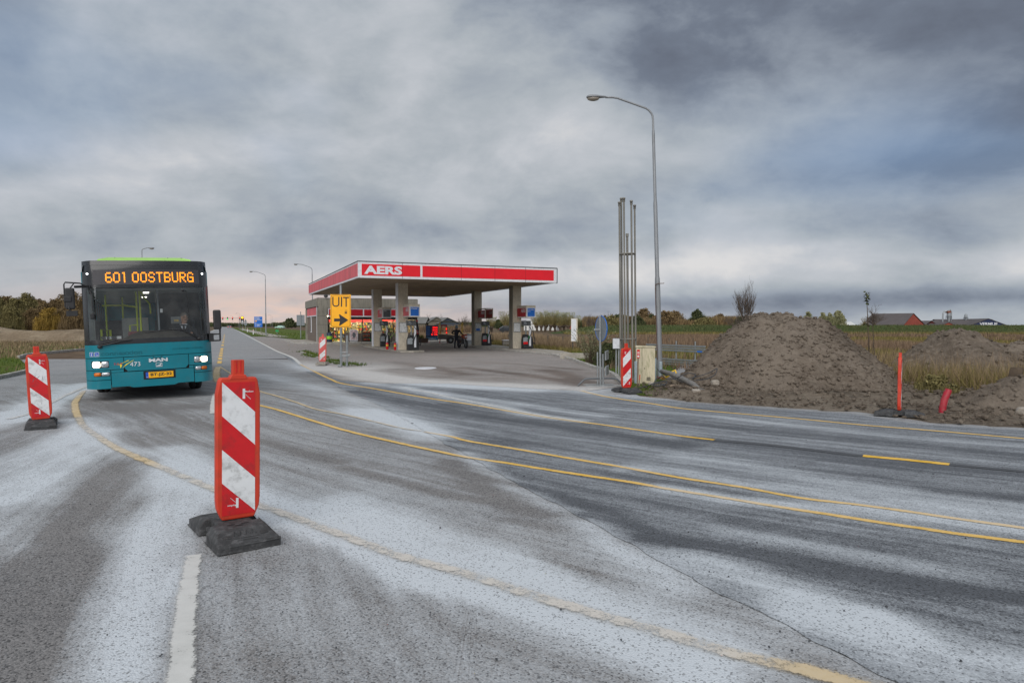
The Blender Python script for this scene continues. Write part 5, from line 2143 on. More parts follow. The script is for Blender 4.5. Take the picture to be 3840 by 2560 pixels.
for z0, z1, x0, x1 in ((1.16, 1.36, 0.16, 0.26), (0.86, 0.98, 0.17, 0.27), (0.58, 0.70, -0.05, 0.26), (0.34, 0.46, 0.12, 0.26)):
    mb = MB()
    mb.box(x0, x1, -0.05, -0.01, z0, z1)
    mb.build('lit_panel', m_ledred, rf)
bx = thing('notice_box', 'grey box with a white notice on the grass behind the motorcycle', 'utility box', (-3.85, 60.5, 0.05), R(12))
mb = MB()
mb.box(-0.35, 0.35, -0.25, 0.25, 0, 0.85)
mb.build('box_body', m_mgrey, bx, bevel=0.02)
mb = MB()
mb.box(-0.22, 0.22, -0.262, -0.25, 0.3, 0.68)
mb.build('notice', m_aerswhite, bx)
bx = thing('notice_box', 'dark square container beside the grey notice box', 'container', (-2.95, 60.8, 0.05), R(12))
mb = MB()
mb.box(-0.38, 0.38, -0.3, 0.3, 0.12, 0.9)
mb.build('box_body', m_intdark, bx, bevel=0.02)
mb = MB()
for xx in (-0.3, 0.3):
    mb.cyl((xx, -0.1, 0.06), (xx, 0.1, 0.06), 0.09, n=10)
mb.build('castor', m_black, bx)
bx = thing('stone_trough', 'low grey trough with white rim on the footway between right columns', 'trough', AT(1904, 1300, 54) , R(10))
bx.location.z = 0.11
mb = MB()
mb.box(-0.42, 0.42, -0.2, 0.2, 0, 0.36)
mb.build('trough_body', m_concrete, bx, bevel=0.02)
mb = MB()
mb.box(-0.45, 0.45, -0.23, 0.23, 0.36, 0.42)
mb.build('rim', m_aerswhite, bx)

# ------------------------------------------------------------------ people
def skin_body(name, joints, bones, mat, parent=None, sub=2):
    names = list(joints)
    me = bpy.data.meshes.new(name)
    me.from_pydata([joints[n][0] for n in names], [(names.index(a), names.index(b)) for a, b in bones], [])
    me.materials.append(mat)
    o = link(name, me, parent)
    m = o.modifiers.new('skin', 'SKIN')
    sv = me.skin_vertices[0].data
    for i, n in enumerate(names):
        r = joints[n][1]
        sv[i].radius = r if isinstance(r, tuple) else (r, r)
        sv[i].use_root = (i == 0)
    m.use_smooth_shade = True
    m.branch_smoothing = 0.4
    s = o.modifiers.new('sub', 'SUBSURF')
    s.levels = sub
    s.render_levels = sub
    return o


# ------------------------------------------------------------------ city bus
BUS_RZ = R(29)
BUS0 = Vector((-9.25, 14.9, 0)) + Vector((math.cos(BUS_RZ), math.sin(BUS_RZ), 0)) * 1.25
ROLL = R(-2.2)
BSC = (1.035, 1.0, 1.10)
bus = thing('city_bus', 'teal city bus with lit amber destination display turning on the dusty road', 'bus', BUS0, rot=(0, ROLL, BUS_RZ), scale=BSC)
HW = 1.25


def yf(x, z):
    a = abs(x)
    y = 0.07 * x * x
    if a > 1.0:
        y += 0.26 * ((a - 1.0) / 0.25) ** 2.3
    if z > 1.2:
        y += 0.055 * (z - 1.2)
    if z > 2.68:
        y += 0.55 * (z - 2.68) ** 1.5
    if z < 0.62:
        y += 0.05 * (0.62 - z) ** 1.5
    return y


def xw(x, z):
    """the upper body is a little narrower"""
    return x * (1 - 0.022 * max(0, z - 1.0) / 1.8)


def fpt(x, z, off=0.0):
    return Vector((xw(x, z), yf(x, z) - off, z))


def fpatch(name, x0, x1, z0, z1, mat, parent=bus, off=0.0, nx=18, nz=6, th=0.025, zlo=None, zhi=None, rc=0.0):
    """a panel bent over the bus front; zlo/zhi may be functions of x"""
    mb = MB()
    vs = []
    for j in range(nz + 1):
        for i in range(nx + 1):
            x = x0 + (x1 - x0) * i / nx
            lo = zlo(x) if zlo else z0
            hi = zhi(x) if zhi else z1
            if rc:
                e = min(x - x0, x1 - x)
                if e < rc:
                    lo += rc - math.sqrt(max(0, rc * rc - (rc - e) ** 2))
            z = lo + (hi - lo) * j / nz
            vs.append(fpt(x, z, off))
    w = nx + 1
    fs = [(j * w + i, j * w + i + 1, (j + 1) * w + i + 1, (j + 1) * w + i) for j in range(nz) for i in range(nx)]
    mb.add(vs, fs, True)
    if th:
        ring = [i for i in range(w)] + [j * w + nx for j in range(1, nz + 1)] + [nz * w + i for i in range(nx - 1, -1, -1)] + [j * w for j in range(nz - 1, 0, -1)]
        back = [vs[i] + Vector((0, th, 0)) for i in ring]
        fr = [vs[i] for i in ring]
        n = len(ring)
        mb.add(fr + back, [(i, n + i, n + (i + 1) % n, (i + 1) % n) for i in range(n)])
    return mb.build(name, mat, parent)


E = 1.249
# lower front
fpatch('front_backing', -E, E, 0.40, 1.18, m_seam, off=-0.03, nx=24, th=0)
skirt = lambda x: 0.285 + (0.03 if abs(x) > 0.45 else 0)
fpatch('bumper_panel', -0.775, 0.835, 0.29, 0.555, m_teal, zlo=skirt, zhi=lambda x: 0.605, nx=20)
fpatch('bumper_side', -E, -0.79, 0.29, 0.46, m_teal, nx=14)
fpatch('bumper_side', 0.85, E, 0.30, 0.50, m_teal, nx=14)
fpatch('fog_lamp_panel', -E, -0.79, 0.472, 0.66, m_teal, nx=14)
fpatch('fog_lamp_panel', 0.85, E, 0.512, 0.66, m_teal, nx=14)
fpatch('bumper_centre', -0.775, -0.54, 0.612, 0.66, m_teal, nx=6, nz=2)
fpatch('bumper_centre', 0.745, 0.835, 0.612, 0.66, m_teal, nx=6, nz=2)
fpatch('headlight_panel', -E, -0.535, 0.672, 0.905, m_teal, nx=16)
fpatch('headlight_panel', 0.745, E, 0.672, 0.905, m_teal, nx=14)
hat = fpatch('radiator_hatch', -0.523, 0.733, 0.622, 0.905, m_teal, nx=20, rc=0.07, off=0.002)
fpatch('upper_front_panel', -E, E, 0.917, 1.175, m_teal, nx=26, off=0.003)
mb = MB()
mb.tube([fpt(x, z, 0.008) for x, z in ((0.03, 0.90), (0.05, 0.868), (0.08, 0.86), (0.16, 0.86), (0.19, 0.868), (0.21, 0.90))], 0.004, 5)
mb.build('hatch_grip', m_seam, hat)
# tow eye covers, number plate
pl_ = fpatch('plate_recess', -0.17, 0.46, 0.43, 0.60, m_seam, off=0.004, nx=6, th=0.0)
fpatch('plate_holder', -0.135, 0.425, 0.445, 0.585, m_blackp, off=0.012, nx=6, nz=2, th=0.012)
np_ = fpatch('number_plate', -0.125, 0.415, 0.457, 0.575, m_plateY, off=0.018, nx=6, nz=2, th=0.006)
fpatch('plate_eu_field', -0.125, -0.075, 0.457, 0.575, m_eublue, np_, off=0.0195, nx=2, nz=2, th=0)


def on_front(off):
    return lambda c: fpt(c.x, c.y, off)


lettering('BT-JZ-32', m_signblack, np_, Matrix.Translation((-0.035, 0.478, 0)), 0.1, 'plate_text', bold=0.003, fit=(0.42, 0.075), bend=on_front(0.0205))
lettering('NL', m_white, np_, Matrix.Translation((-0.115, 0.466, 0)), 0.03, 'plate_text', fit=(0.03, 0.022), bend=on_front(0.0205))
# maker's letters and badge
lettering('MAN', m_chrome, hat, Matrix.Translation((-0.052, 0.782, 0)), 0.1, 'badge_letters', bold=0.005, fit=(0.37, 0.072), bend=on_front(0.012))
mb = MB()
for (a, b, c, d) in ((0.08, 0.205, 0.752, 0.760), (0.08, 0.205, 0.676, 0.684), (0.08, 0.088, 0.684, 0.752), (0.197, 0.205, 0.684, 0.752)):
    mb.add([fpt(a, c, 0.010), fpt(b, c, 0.010), fpt(b, d, 0.010), fpt(a, d, 0.010)], [(0, 1, 2, 3)])
lion = [(0.095, 0.690), (0.19, 0.690), (0.188, 0.698), (0.175, 0.700), (0.178, 0.715), (0.190, 0.728), (0.188, 0.742), (0.176, 0.747), (0.165, 0.738), (0.158, 0.722), (0.140, 0.716), (0.118, 0.714), (0.105, 0.704), (0.094, 0.700)]
mb.add([fpt(x, z, 0.010) for x, z in lion], [tuple(range(len(lion)))])
mb.build('lion_badge', m_chrome, hat)
lettering('473', m_aerswhite, hat, Matrix.Translation((-0.415, 0.715, 0)), 0.1, 'fleet_number', fit=(0.195, 0.088), bend=on_front(0.011))
lettering('T-C-R', MT('logo_red', srgb(170, 30, 60), 0.5), bus, Matrix.Translation((-0.72, 0.755, 0)), 0.1, 'logo_letters', bold=0.002, fit=(0.165, 0.045), bend=on_front(0.011))
m_logy = MT('logo_yellow', srgb(236, 214, 40), 0.5)
mb = MB()
for poly in ([(-0.68, 0.765), (-0.60, 0.775), (-0.50, 0.822), (-0.46, 0.835), (-0.49, 0.838), (-0.43, 0.845), (-0.44, 0.832), (-0.52, 0.806), (-0.58, 0.776), (-0.57, 0.74), (-0.595, 0.69), (-0.60, 0.72), (-0.605, 0.765)],
             [(-0.33, 0.845), (-0.37, 0.832), (-0.49, 0.765), (-0.50, 0.755), (-0.56, 0.695), (-0.48, 0.752), (-0.40, 0.805)]):
    mb.add([fpt(x, z, 0.0105) for x, z in poly], [tuple(range(len(poly)))])
mb.build('logo_flash', m_logy, bus)
m_ghost = MT('faded_lettering', srgb(0, 96, 110), 0.3)
lettering('connexxion', m_ghost, bus, Matrix.Translation((-0.95, 0.955, 0)), 0.1, 'ghost_lettering', bold=0.003, fit=(0.78, 0.085), bend=on_front(0.0052))
lettering('connexxion', m_ghost, bus, Matrix.Translation((0.42, 1.01, 0)), 0.1, 'ghost_lettering', bold=0.003, fit=(0.62, 0.05), bend=on_front(0.0052))
m_stick = MT('sticker_blue', srgb(40, 84, 170), 0.4)
for x0, x1 in ((-1.155, -1.085), (-1.065, -0.98)):
    st = fpatch('sticker', x0, x1, 0.948, 1.035, m_aerswhite, off=0.006, nx=2, nz=2, th=0)
    fpatch('sticker_field', x0 + 0.006, x1 - 0.006, 0.954, 1.029, m_stick, st, off=0.0075, nx=2, nz=2, th=0)
    mb = MB()
    cx = (x0 + x1) / 2
    if x1 < -1.07:
        mb.add([fpt(cx - 0.006, 0.962, 0.009), fpt(cx + 0.006, 0.962, 0.009), fpt(cx + 0.006, 1.006, 0.009), fpt(cx - 0.006, 1.006, 0.009)], [(0, 1, 2, 3)])
        mb.add([fpt(cx + 0.007 * math.cos(t), 1.016 + 0.007 * math.sin(t), 0.009) for t in np.linspace(0, 6.28, 9)[:-1]], [tuple(range(8))])
    else:
        mb.tube([fpt(cx + 0.004 + 0.018 * math.cos(t), 0.975 + 0.015 * math.sin(t), 0.008) for t in np.linspace(2.4, 6.6, 12)], 0.0028, 4)
        mb.tube([fpt(cx - 0.012, 1.012, 0.008), fpt(cx - 0.008, 0.988, 0.008), fpt(cx + 0.014, 0.986, 0.008), fpt(cx + 0.024, 0.965, 0.008)], 0.0035, 4)
    mb.build('pictogram', m_aerswhite, st)


def lamp_unit(name, x0, x1, z0, z1, parts):
    root = fpatch(name, x0, x1, z0, z1, m_seam, off=0.004, nx=8, nz=3, th=0)
    for nm, a, b, mt in parts:
        w = (b - a)
        cx, cz = (a + b) / 2, (z0 + z1) / 2
        mb = MB()
        pts = []
        n = 20
        for i in range(n):
            t = 2 * math.pi * i / n
            c, s = math.cos(t), math.sin(t)
            px = cx + w / 2 * 0.94 * math.copysign(abs(c) ** 0.55, c)
            pz = cz + (z1 - z0) / 2 * 0.9 * math.copysign(abs(s) ** 0.55, s)
            pts.append((px, pz))
        vs = [fpt(x, z, 0.006) for x, z in pts] + [fpt(cx + (x - cx) * 0.8, cz + (z - cz) * 0.8, 0.022) for x, z in pts] + [fpt(cx, cz, 0.026)]
        fs = [(i, (i + 1) % n, n + (i + 1) % n, n + i) for i in range(n)] + [(n + i, n + (i + 1) % n, 2 * n) for i in range(n)]
        mb.add(vs, fs, True)
        mb.build(nm, mt, root)
    return root


lamp_unit('headlight', -1.13, -0.81, 0.715, 0.85, [('main_beam', -1.12, -0.965, m_head), ('dipped_lens', -0.955, -0.81, m_lens)])
lamp_unit('headlight', 0.85, 1.15, 0.715, 0.85, [('main_beam', 0.985, 1.14, m_head), ('dipped_lens', 0.85, 0.975, m_lens)])
lamp_unit('fog_lamp', -1.10, -0.80, 0.545, 0.625, [('indicator', -1.10, -0.96, m_amber), ('fog_lens', -0.96, -0.80, m_lens)])
lamp_unit('fog_lamp', 0.865, 1.12, 0.555, 0.635, [('fog_lens', 0.865, 0.995, m_lens), ('indicator', 0.995, 1.12, m_amber)])

# windscreen, its black border, header
fpatch('windscreen', -1.235, 1.235, 1.26, 2.33, m_wind, nx=26, nz=8, th=0, off=0.004)
fpatch('windscreen_lower_border', -E, E, 1.178, 1.275, m_blackp, nx=26, nz=3, off=0.007)
fpatch('a_pillar', -E, -1.16, 1.275, 2.33, m_blackp, nx=6, nz=8, off=0.006)
fpatch('a_pillar', 1.16, E, 1.275, 2.33, m_blackp, nx=6, nz=8, off=0.006)
fpatch('header_panel', -E, E, 2.33, 2.775, m_blackp, nx=26, nz=8, off=0.005)
fpatch('roof_lip', -E, E, 2.78, 2.875, m_blackp, nx=26, nz=4, off=0.012)
ds = fpatch('destination_display', -1.035, 1.065, 2.385, 2.685, MT('display_dark', srgb(64, 62, 66), 0.35, var=0.06), nx=14, nz=4, th=0.004, off=0.009)
FONT = {'6': '01110 10000 10000 11110 10001 10001 01110', '0': '01110 10001 10001 10001 10001 10001 01110', '1': '01100 00100 00100 00100 00100 00100 00100',
        'O': '01110 10001 10001 10001 10001 10001 01110', 'S': '01110 10001 10000 01110 00001 10001 01110', 'T': '11111 00100 00100 00100 00100 00100 00100',
        'B': '11110 10001 10001 11110 10001 10001 11110', 'U': '10001 10001 10001 10001 10001 10001 01110', 'R': '11110 10001 10001 11110 10100 10010 10001',
        'G': '01110 10001 10000 10111 10001 10001 01111'}
mb = MB()
cur = -0.795
dot = 0.0142
for ch in '601 OOSTBURG':
    if ch == ' ':
        cur += 0.085
        continue
    rows = FONT[ch].split()
    for r_, row in enumerate(rows):
        for c_, bit in enumerate(row):
            if bit == '1':
                for sy in (0, 1):
                    for sx in (0, 1):
                        x = cur + (c_ * 2 + sx) * dot * (0.93 if True else 1)
                        z = 2.627 - (r_ * 2 + sy) * dot * 1.06
                        a = dot * 0.39
                        mb.add([fpt(x + a * math.cos(t), z + a * math.sin(t), 0.013) for t in np.linspace(0, 6.28, 7)[:-1]], [tuple(range(6))])
    cur += (0.150 if ch in '60' else 0.128 if ch == '1' else 0.158)
mb.build('display_dots', m_led, ds, kind='stuff')
for x in (-1.14, 1.145):
    mb = MB()
    c = fpt(x, 2.61, 0.012)
    mb.ell(c, (0.018, 0.008, 0.018), 10, 6)
    mb.build('marker_lamp', m_marker, bus)

# body
BL = 11.9
prof = [(HW - 0.01, 0.30), (HW, 0.5), (HW, 1.02)]
mb = MB()
for s in (-1, 1):
    for (y0, y1) in ((0.42, 2.15), (3.25, 8.3), (9.4, BL)):
        mb.box(min(s * HW, s * (HW - 0.04)), max(s * HW, s * (HW - 0.04)), y0, y1, 0.30, 1.12)
    for (y0, y1) in ((2.15, 3.25), (8.3, 9.4)):
        mb.box(min(s * HW, s * (HW - 0.04)), max(s * HW, s * (HW - 0.04)), y0, y1, 0.98, 1.12)
mb.build('side_skirt', m_teal, bus)
for s in (-1, 1):
    xs2 = sorted((s * 1.215, s * 1.235))
    mb = MB()
    mb.box(xs2[0] + 0.003 * s, xs2[1] + 0.003 * s, 0.48, BL, 1.12, 2.36)
    mb.build('side_window', m_sideglass, bus)
    for k in range(8):
        y = 0.5 + k * (BL - 0.6) / 7
        mb = MB()
        mb.box(xs2[0] - 0.01, xs2[1] + 0.01, y - 0.05, y + 0.05, 1.12, 2.36)
        mb.build('window_pillar', m_blackp, bus)
mb = MB()
mb.box(-1.245, 1.245, 0.55, BL, 2.36, 2.38)
for s in (-1, 1):
    a, b = sorted((s * 1.245, s * 1.205))
    mb.box(a, b, 0.5, BL, 2.38, 2.66)
vs = []
for y in (0.36, BL):
    for x, z in ((-1.225, 2.66), (-1.19, 2.78), (-1.06, 2.86), (-0.6, 2.88), (0.6, 2.88), (1.06, 2.86), (1.19, 2.78), (1.225, 2.66)):
        vs.append((x, y, z))
mb.add(vs, [(i, 8 + i, 9 + i, 1 + i) for i in range(7)], True)
mb.add([(-1.24, BL, 0.35), (1.24, BL, 0.35), (1.24, BL, 2.66), (-1.24, BL, 2.66)], [(0, 1, 2, 3)])
mb.build('roof', m_teal, bus)
# lime roof pod
mb = MB()
pod = [(-0.98, 2.86), (-0.90, 2.93), (-0.72, 2.985), (0.72, 2.985), (0.90, 2.93), (0.98, 2.86)]
vs = [(x, 0.55 + (0.28 if i in (2, 3) else 0.12 if i in (1, 4) else 0), z) for i, (x, z) in enumerate(pod)] + [(x, 6.0, z) for x, z in pod]
mb.add(vs, [(i, i + 1, 7 + i, 6 + i) for i in range(5)] + [tuple(range(6))], False)
mb.build('roof_pod', m_lime, bus, bevel=0.02)
mb = MB()
for x in (-0.60, 0.46, 0.74):
    mb.box(x - 0.005, x + 0.005, 0.80, 6.0, 2.98, 2.991)
mb.build('pod_joint', m_dgrey, bus)
# underside
mb = MB()
mb.box(-1.15, 1.15, 0.5, BL - 0.1, 0.33, 0.36)
mb.build('floor', m_intdark, bus)
# wheels  (stand on the road although the body leans)
for s in (-1, 1):
    for yy in (2.68, 8.85):
        dz = math.sin(abs(ROLL)) * 1.02 * (1 if s < 0 else -1)
        x = s * 1.02
        rt = 0.48
        mb = MB()
        prof = [(0.30, -0.13), (0.42, -0.145), (0.465, -0.12), (rt, -0.09), (rt, -0.02), (rt - 0.012, -0.018), (rt - 0.012, 0.018), (rt, 0.02), (rt, 0.09), (0.465, 0.12), (0.42, 0.145), (0.30, 0.13)]
        n = 32
        vs, fs = [], []
        for r_, w_ in prof:
            for j in range(n):
                a = 2 * math.pi * j / n
                vs.append((x + w_, yy + r_ * math.cos(a), (rt - 0.005 + dz + r_ * math.sin(a)) / 1.10))
        for i in range(len(prof) - 1):
            for j in range(n):
                fs.append((i * n + j, i * n + (j + 1) % n, (i + 1) * n + (j + 1) % n, (i + 1) * n + j))
        mb.add(vs, fs, True)
        wh = mb.build('wheel', m_rubber, bus)
        mb = MB()
        mb.cyl((x - 0.10, yy, (rt + dz) / 1.10), (x + 0.10, yy, (rt + dz) / 1.10), 0.29, n=24)
        mb.build('rim', m_steel, wh)
mb = MB()
mb.box(-0.9, 0.9, 2.55, 2.8, 0.36, 0.52)
mb.build('axle', m_intdark, bus)
# wipers
for pts, w in (([fpt(-0.96, 1.14, 0.03), fpt(-0.93, 1.165, 0.05), fpt(-0.80, 1.185, 0.05), fpt(-0.55, 1.245, 0.045), fpt(-0.36, 1.262, 0.04)], 0.016),
               ([fpt(0.98, 1.225, 0.03), fpt(0.95, 1.25, 0.05), fpt(0.78, 1.345, 0.045), fpt(0.62, 1.43, 0.04)], 0.016)):
    mb = MB()
    mb.tube(pts, w, 6)
    mb.ell(pts[0], (0.05, 0.04, 0.035), 10, 6)
    wp = mb.build('wiper_arm', m_black, bus)
    mb = MB()
    if pts[0].x < 0:
        mb.tube([fpt(-0.92, 1.20, 0.03), fpt(-0.62, 1.262, 0.03), fpt(-0.36, 1.272, 0.03)], 0.011, 5)
    else:
        mb.tube([fpt(0.75, 1.43, 0.025), fpt(0.35, 1.435, 0.025), fpt(-0.10, 1.395, 0.025)], 0.011, 5)
        mb.tube([fpt(0.93, 1.28, 0.03), fpt(0.85, 1.37, 0.02), fpt(0.80, 1.7, 0.02), fpt(0.80, 2.1, 0.02), fpt(0.77, 2.25, 0.02), fpt(0.71, 2.255, 0.02)], 0.005, 5)
        mb.ell(fpt(0.71, 2.25, 0.02), (0.03, 0.02, 0.022), 8, 6)
    mb.build('wiper_blade', m_black, wp)
# mirrors
mi = MB()
mi.tube([fpt(-1.12, 2.36, 0.05), (-1.26, 0.0, 2.345), (-1.34, -0.06, 2.34)], 0.026, 8)
mi.tube([fpt(-1.10, 2.20, 0.03), fpt(-1.12, 2.33, 0.06), (-1.24, -0.02, 2.41), (-1.5, -0.06, 2.43), (-1.525, -0.06, 2.39), (-1.525, -0.06, 1.95)], 0.015, 6)
mi.tube([(-1.34, -0.06, 2.42), (-1.43, -0.06, 2.30)], 0.013, 6)
mi.tube([fpt(-1.10, 2.28, 0.03), fpt(-1.06, 2.15, 0.05), fpt(-1.06, 1.85, 0.05)], 0.017, 6)
a_ = mi.build('mirror_arm', m_black, bus)
mi = MB()
mi.box(-1.52, -1.345, -0.10, -0.02, 1.90, 2.32)
mi.build('wing_mirror', m_black, bus, bevel=0.03)
mi = MB()
mi.box(-1.54, -1.40, -0.12, -0.08, 2.05, 2.16)
mi.build('mirror_step', m_black, a_, bevel=0.015)
mi = MB()
mi.box(-1.51, -1.31, -0.12, -0.02, 1.77, 1.875)
mi.tube([(-1.47, -0.07, 1.98), (-1.45, -0.14, 1.90), (-1.41, -0.1, 1.85)], 0.012, 6)
mi.build('kerb_mirror', m_black, bus, bevel=0.02)
mi = MB()
mi.box(-1.10, -1.02, yf(1.06, 1.8) - 0.09, yf(1.06, 1.8) - 0.03, 1.70, 1.82)
mi.build('door_mirror', m_black, bus, bevel=0.02)
mi = MB()
mi.tube([(1.235, 0.25, 1.16), (1.42, 0.10, 1.16), (1.42, 0.08, 1.30), (1.30, 0.18, 1.30)], 0.02, 6)
mi.tube([(1.42, 0.08, 1.16), (1.425, 0.06, 1.40), (1.40, 0.05, 1.52), (1.40, 0.05, 1.72)], 0.02, 6)
mi.box(1.20, 1.30, 0.22, 0.32, 1.14, 1.32)
mi.build('mirror_arm', m_black, bus)
mi = MB()
mi.box(1.29, 1.455, -0.02, 0.08, 1.40, 1.82)
mi.build('wing_mirror', m_black, bus, bevel=0.03)

# interior
mb = MB()
mb.box(-1.18, 1.18, 0.9, BL - 0.1, 0.36, 0.40)
mb.box(-1.18, 1.18, 3.6, BL - 0.1, 0.40, 0.62)
mb.build('cabin_floor', m_intdark, bus)
mb = MB()
mb.box(-1.19, 1.19, 0.9, BL - 0.1, 2.30, 2.34)
mb.build('cabin_ceiling', m_int, bus)
mb = MB()
n = 22
vs, fs = [], []
for i in range(n + 1):
    x = -1.12 + 2.24 * i / n
    hump = 1.17 + 0.20 * math.exp(-((x - 0.25) / 0.62) ** 4) + 0.06 * math.exp(-((x + 0.35) / 0.3) ** 2)
    for y, z in ((0.16, 1.10), (0.26, hump - 0.02), (0.40, hump + 0.04), (0.62, hump + 0.05), (0.75, hump - 0.15), (0.78, 0.5)):
        vs.append((x, y + 0.07 * x * x, z))
for i in range(n):
    for j in range(5):
        fs.append((i * 6 + j, (i + 1) * 6 + j, (i + 1) * 6 + j + 1, i * 6 + j + 1))
mb.add(vs, fs, True)
mb.build('dashboard', m_dash, bus)
mb = MB()
mb.torus((0.70, 0.72, 1.38), (0, -0.75, 1.0), 0.23, 0.018, 24, 6)
mb.build('steering_wheel', m_black, bus)
mb = MB()
mb.box(-0.42, -0.20, 0.72, 0.92, 0.95, 1.42)
mb.box(-0.17, 0.05, 0.80, 0.95, 1.0, 1.32)
mb.build('ticket_machine', MT('ticket_machine_red', srgb(110, 30, 36), 0.5), bus, bevel=0.02)
mb = MB()
mb.box(0.20, 0.23, 1.2, 2.3, 0.62, 2.25)
mb.box(0.20, 1.18, 2.2, 2.24, 0.62, 2.28)
mb.build('driver_partition', m_intdark, bus)
mb = MB()
mb.box(0.20, 0.235, 1.16, 1.22, 0.6, 2.3)
mb.build('partition_post', m_mgrey, bus)
mb = MB()
mb.tube([(-0.22, 1.7, 0.5), (-0.22, 1.7, 2.3)], 0.022, 8)
mb.tube([(-0.15, 1.5, 0.5), (-0.15, 1.5, 2.3)], 0.022, 8)
mb.tube([(-0.12, 1.6, 2.3), (-0.05, 1.6, 2.15), (0.06, 1.7, 2.02), (0.07, 1.7, 1.80)], 0.02, 8)
mb.tube([(-0.22, 1.7, 1.55), (-0.38, 1.7, 1.55), (-0.38, 1.7, 0.7)], 0.02, 8)
mb.tube([(-0.95, 1.2, 0.8), (-0.95, 1.2, 1.48), (-0.78, 1.25, 1.46), (-0.76, 1.25, 0.8)], 0.024, 8)
mb.tube([(-0.95, 2.5, 2.02), (-0.5, 2.6, 2.02), (-0.2, 2.4, 1.96)], 0.02, 8)
mb.tube([(-0.9, 3.4, 0.7), (-0.9, 3.4, 2.3)], 0.022, 8)
mb.tube([(-0.55, 5.4, 0.7), (-0.55, 5.4, 2.3)], 0.022, 8)
mb.tube([(0.45, 4.4, 0.7), (0.45, 4.4, 2.3)], 0.022, 8)
mb.build('handrail', m_handrail, bus)
for rix, yy in enumerate((3.0, 4.2, 5.4, 6.6, 7.8, 9.0)):
    for x in (-0.75, 0.75):
        mb = MB()
        mb.box(x - 0.42, x + 0.42, yy, yy + 0.45, 0.95, 1.05)
        mb.prism([(x - 0.42, yy + 0.40, 1.0), (x - 0.42, yy + 0.50, 1.0), (x - 0.42, yy + 0.60, 1.68), (x - 0.42, yy + 0.53, 1.68)], (0.84, 0, 0))
        mb.build('passenger_seat', m_seat, bus, bevel=0.03)
mb = MB()
mb.box(-0.55, 0.02, 2.45, 2.5, 1.25, 1.72)
mb.build('seat_back_panel', m_int, bus)
mb = MB()
mb.box(-0.95, 0.15, 2.42, 2.45, 1.12, 1.25)
mb.build('seat_red_strip', m_seatred, bus)
for yy in (2.0, 5.2):
    mb = MB()
    mb.box(-0.06, 0.06, yy, yy + 0.25, 2.275, 2.295)
    mb.build('cabin_fill_lamp', MT('cabin_fill_glow', (1, 0.95, 0.85), 0.4, var=0, emit=2.0), bus)  # added glow to brighten the bus interior
for yy in (0.9, 1.7, 2.5):
    mb = MB()
    mb.box(-1.17, -1.12, yy - 0.06, yy + 0.06, 0.6, 2.3)
    mb.build('door_reflection_post', m_int, bus)  # pale, thickened posts imitate streaks reflected in the door glass
# route card, line number, notices behind the glass
cd = fpatch('number_card', -0.93, -0.64, 1.285, 1.345, m_blackp, off=-0.02, nx=4, nz=2, th=0)
lettering('1 5', m_white, cd, Matrix.Translation((-0.84, 1.29, 0)), 0.05, 'card_text', bold=0.001, fit=(0.105, 0.05), bend=on_front(-0.017))
fpatch('paper_notice', -0.70, -0.55, 1.285, 1.34, m_white, off=-0.03, nx=2, nz=2, th=0)
tc_ = fpatch('driver_card', 0.43, 0.64, 1.56, 1.70, MT('card_grey', srgb(110, 112, 112), 0.5), off=-0.03, nx=2, nz=2, th=0)
lettering('TCR', m_yplast, tc_, Matrix.Translation((0.49, 1.60, 0)), 0.04, 'card_text', bold=0.002, fit=(0.10, 0.035), bend=on_front(-0.027))
fpatch('paper_notice', 0.235, 0.285, 1.80, 1.88, m_white, off=-0.3, nx=2, nz=2, th=0)

# driver
M_BUS = Matrix.Translation(BUS0) @ Matrix.Rotation(BUS_RZ, 4, 'Z') @ Matrix.Rotation(ROLL, 4, 'Y')
dr = thing('person', 'bus driver in dark jacket, white shirt and tie seated behind the windscreen', 'person', BUS0, rot=(0, ROLL, BUS_RZ), scale=(1.035, 1.0, 1.06))
DX, DY = 0.74, 1.35
J = {'pelvis': ((DX, DY, 0.98), (0.17, 0.12)), 'waist': ((DX, DY, 1.15), (0.16, 0.11)), 'chest': ((DX, DY - 0.02, 1.40), (0.19, 0.12)), 'neck': ((DX, DY - 0.02, 1.56), (0.07, 0.07)),
     'ls': ((DX - 0.21, DY, 1.47), 0.075), 'le': ((DX - 0.27, DY - 0.14, 1.22), 0.055), 'lh': ((DX - 0.17, DY - 0.45, 1.36), 0.04),
     'rs': ((DX + 0.21, DY, 1.47), 0.075), 're': ((DX + 0.27, DY - 0.14, 1.22), 0.055), 'rh': ((DX + 0.15, DY - 0.45, 1.36), 0.04),
     'lk': ((DX - 0.13, DY - 0.45, 1.0), 0.085), 'lf': ((DX - 0.13, DY - 0.5, 0.58), 0.06), 'rk': ((DX + 0.13, DY - 0.45, 1.0), 0.085), 'rf': ((DX + 0.13, DY - 0.5, 0.58), 0.06)}
skin_body('body', J, [('pelvis', 'waist'), ('waist', 'chest'), ('chest', 'neck'), ('chest', 'ls'), ('ls', 'le'), ('le', 'lh'), ('chest', 'rs'), ('rs', 're'), ('re', 'rh'), ('pelvis', 'lk'), ('lk', 'lf'), ('pelvis', 'rk'), ('rk', 'rf')], m_jacket, dr)


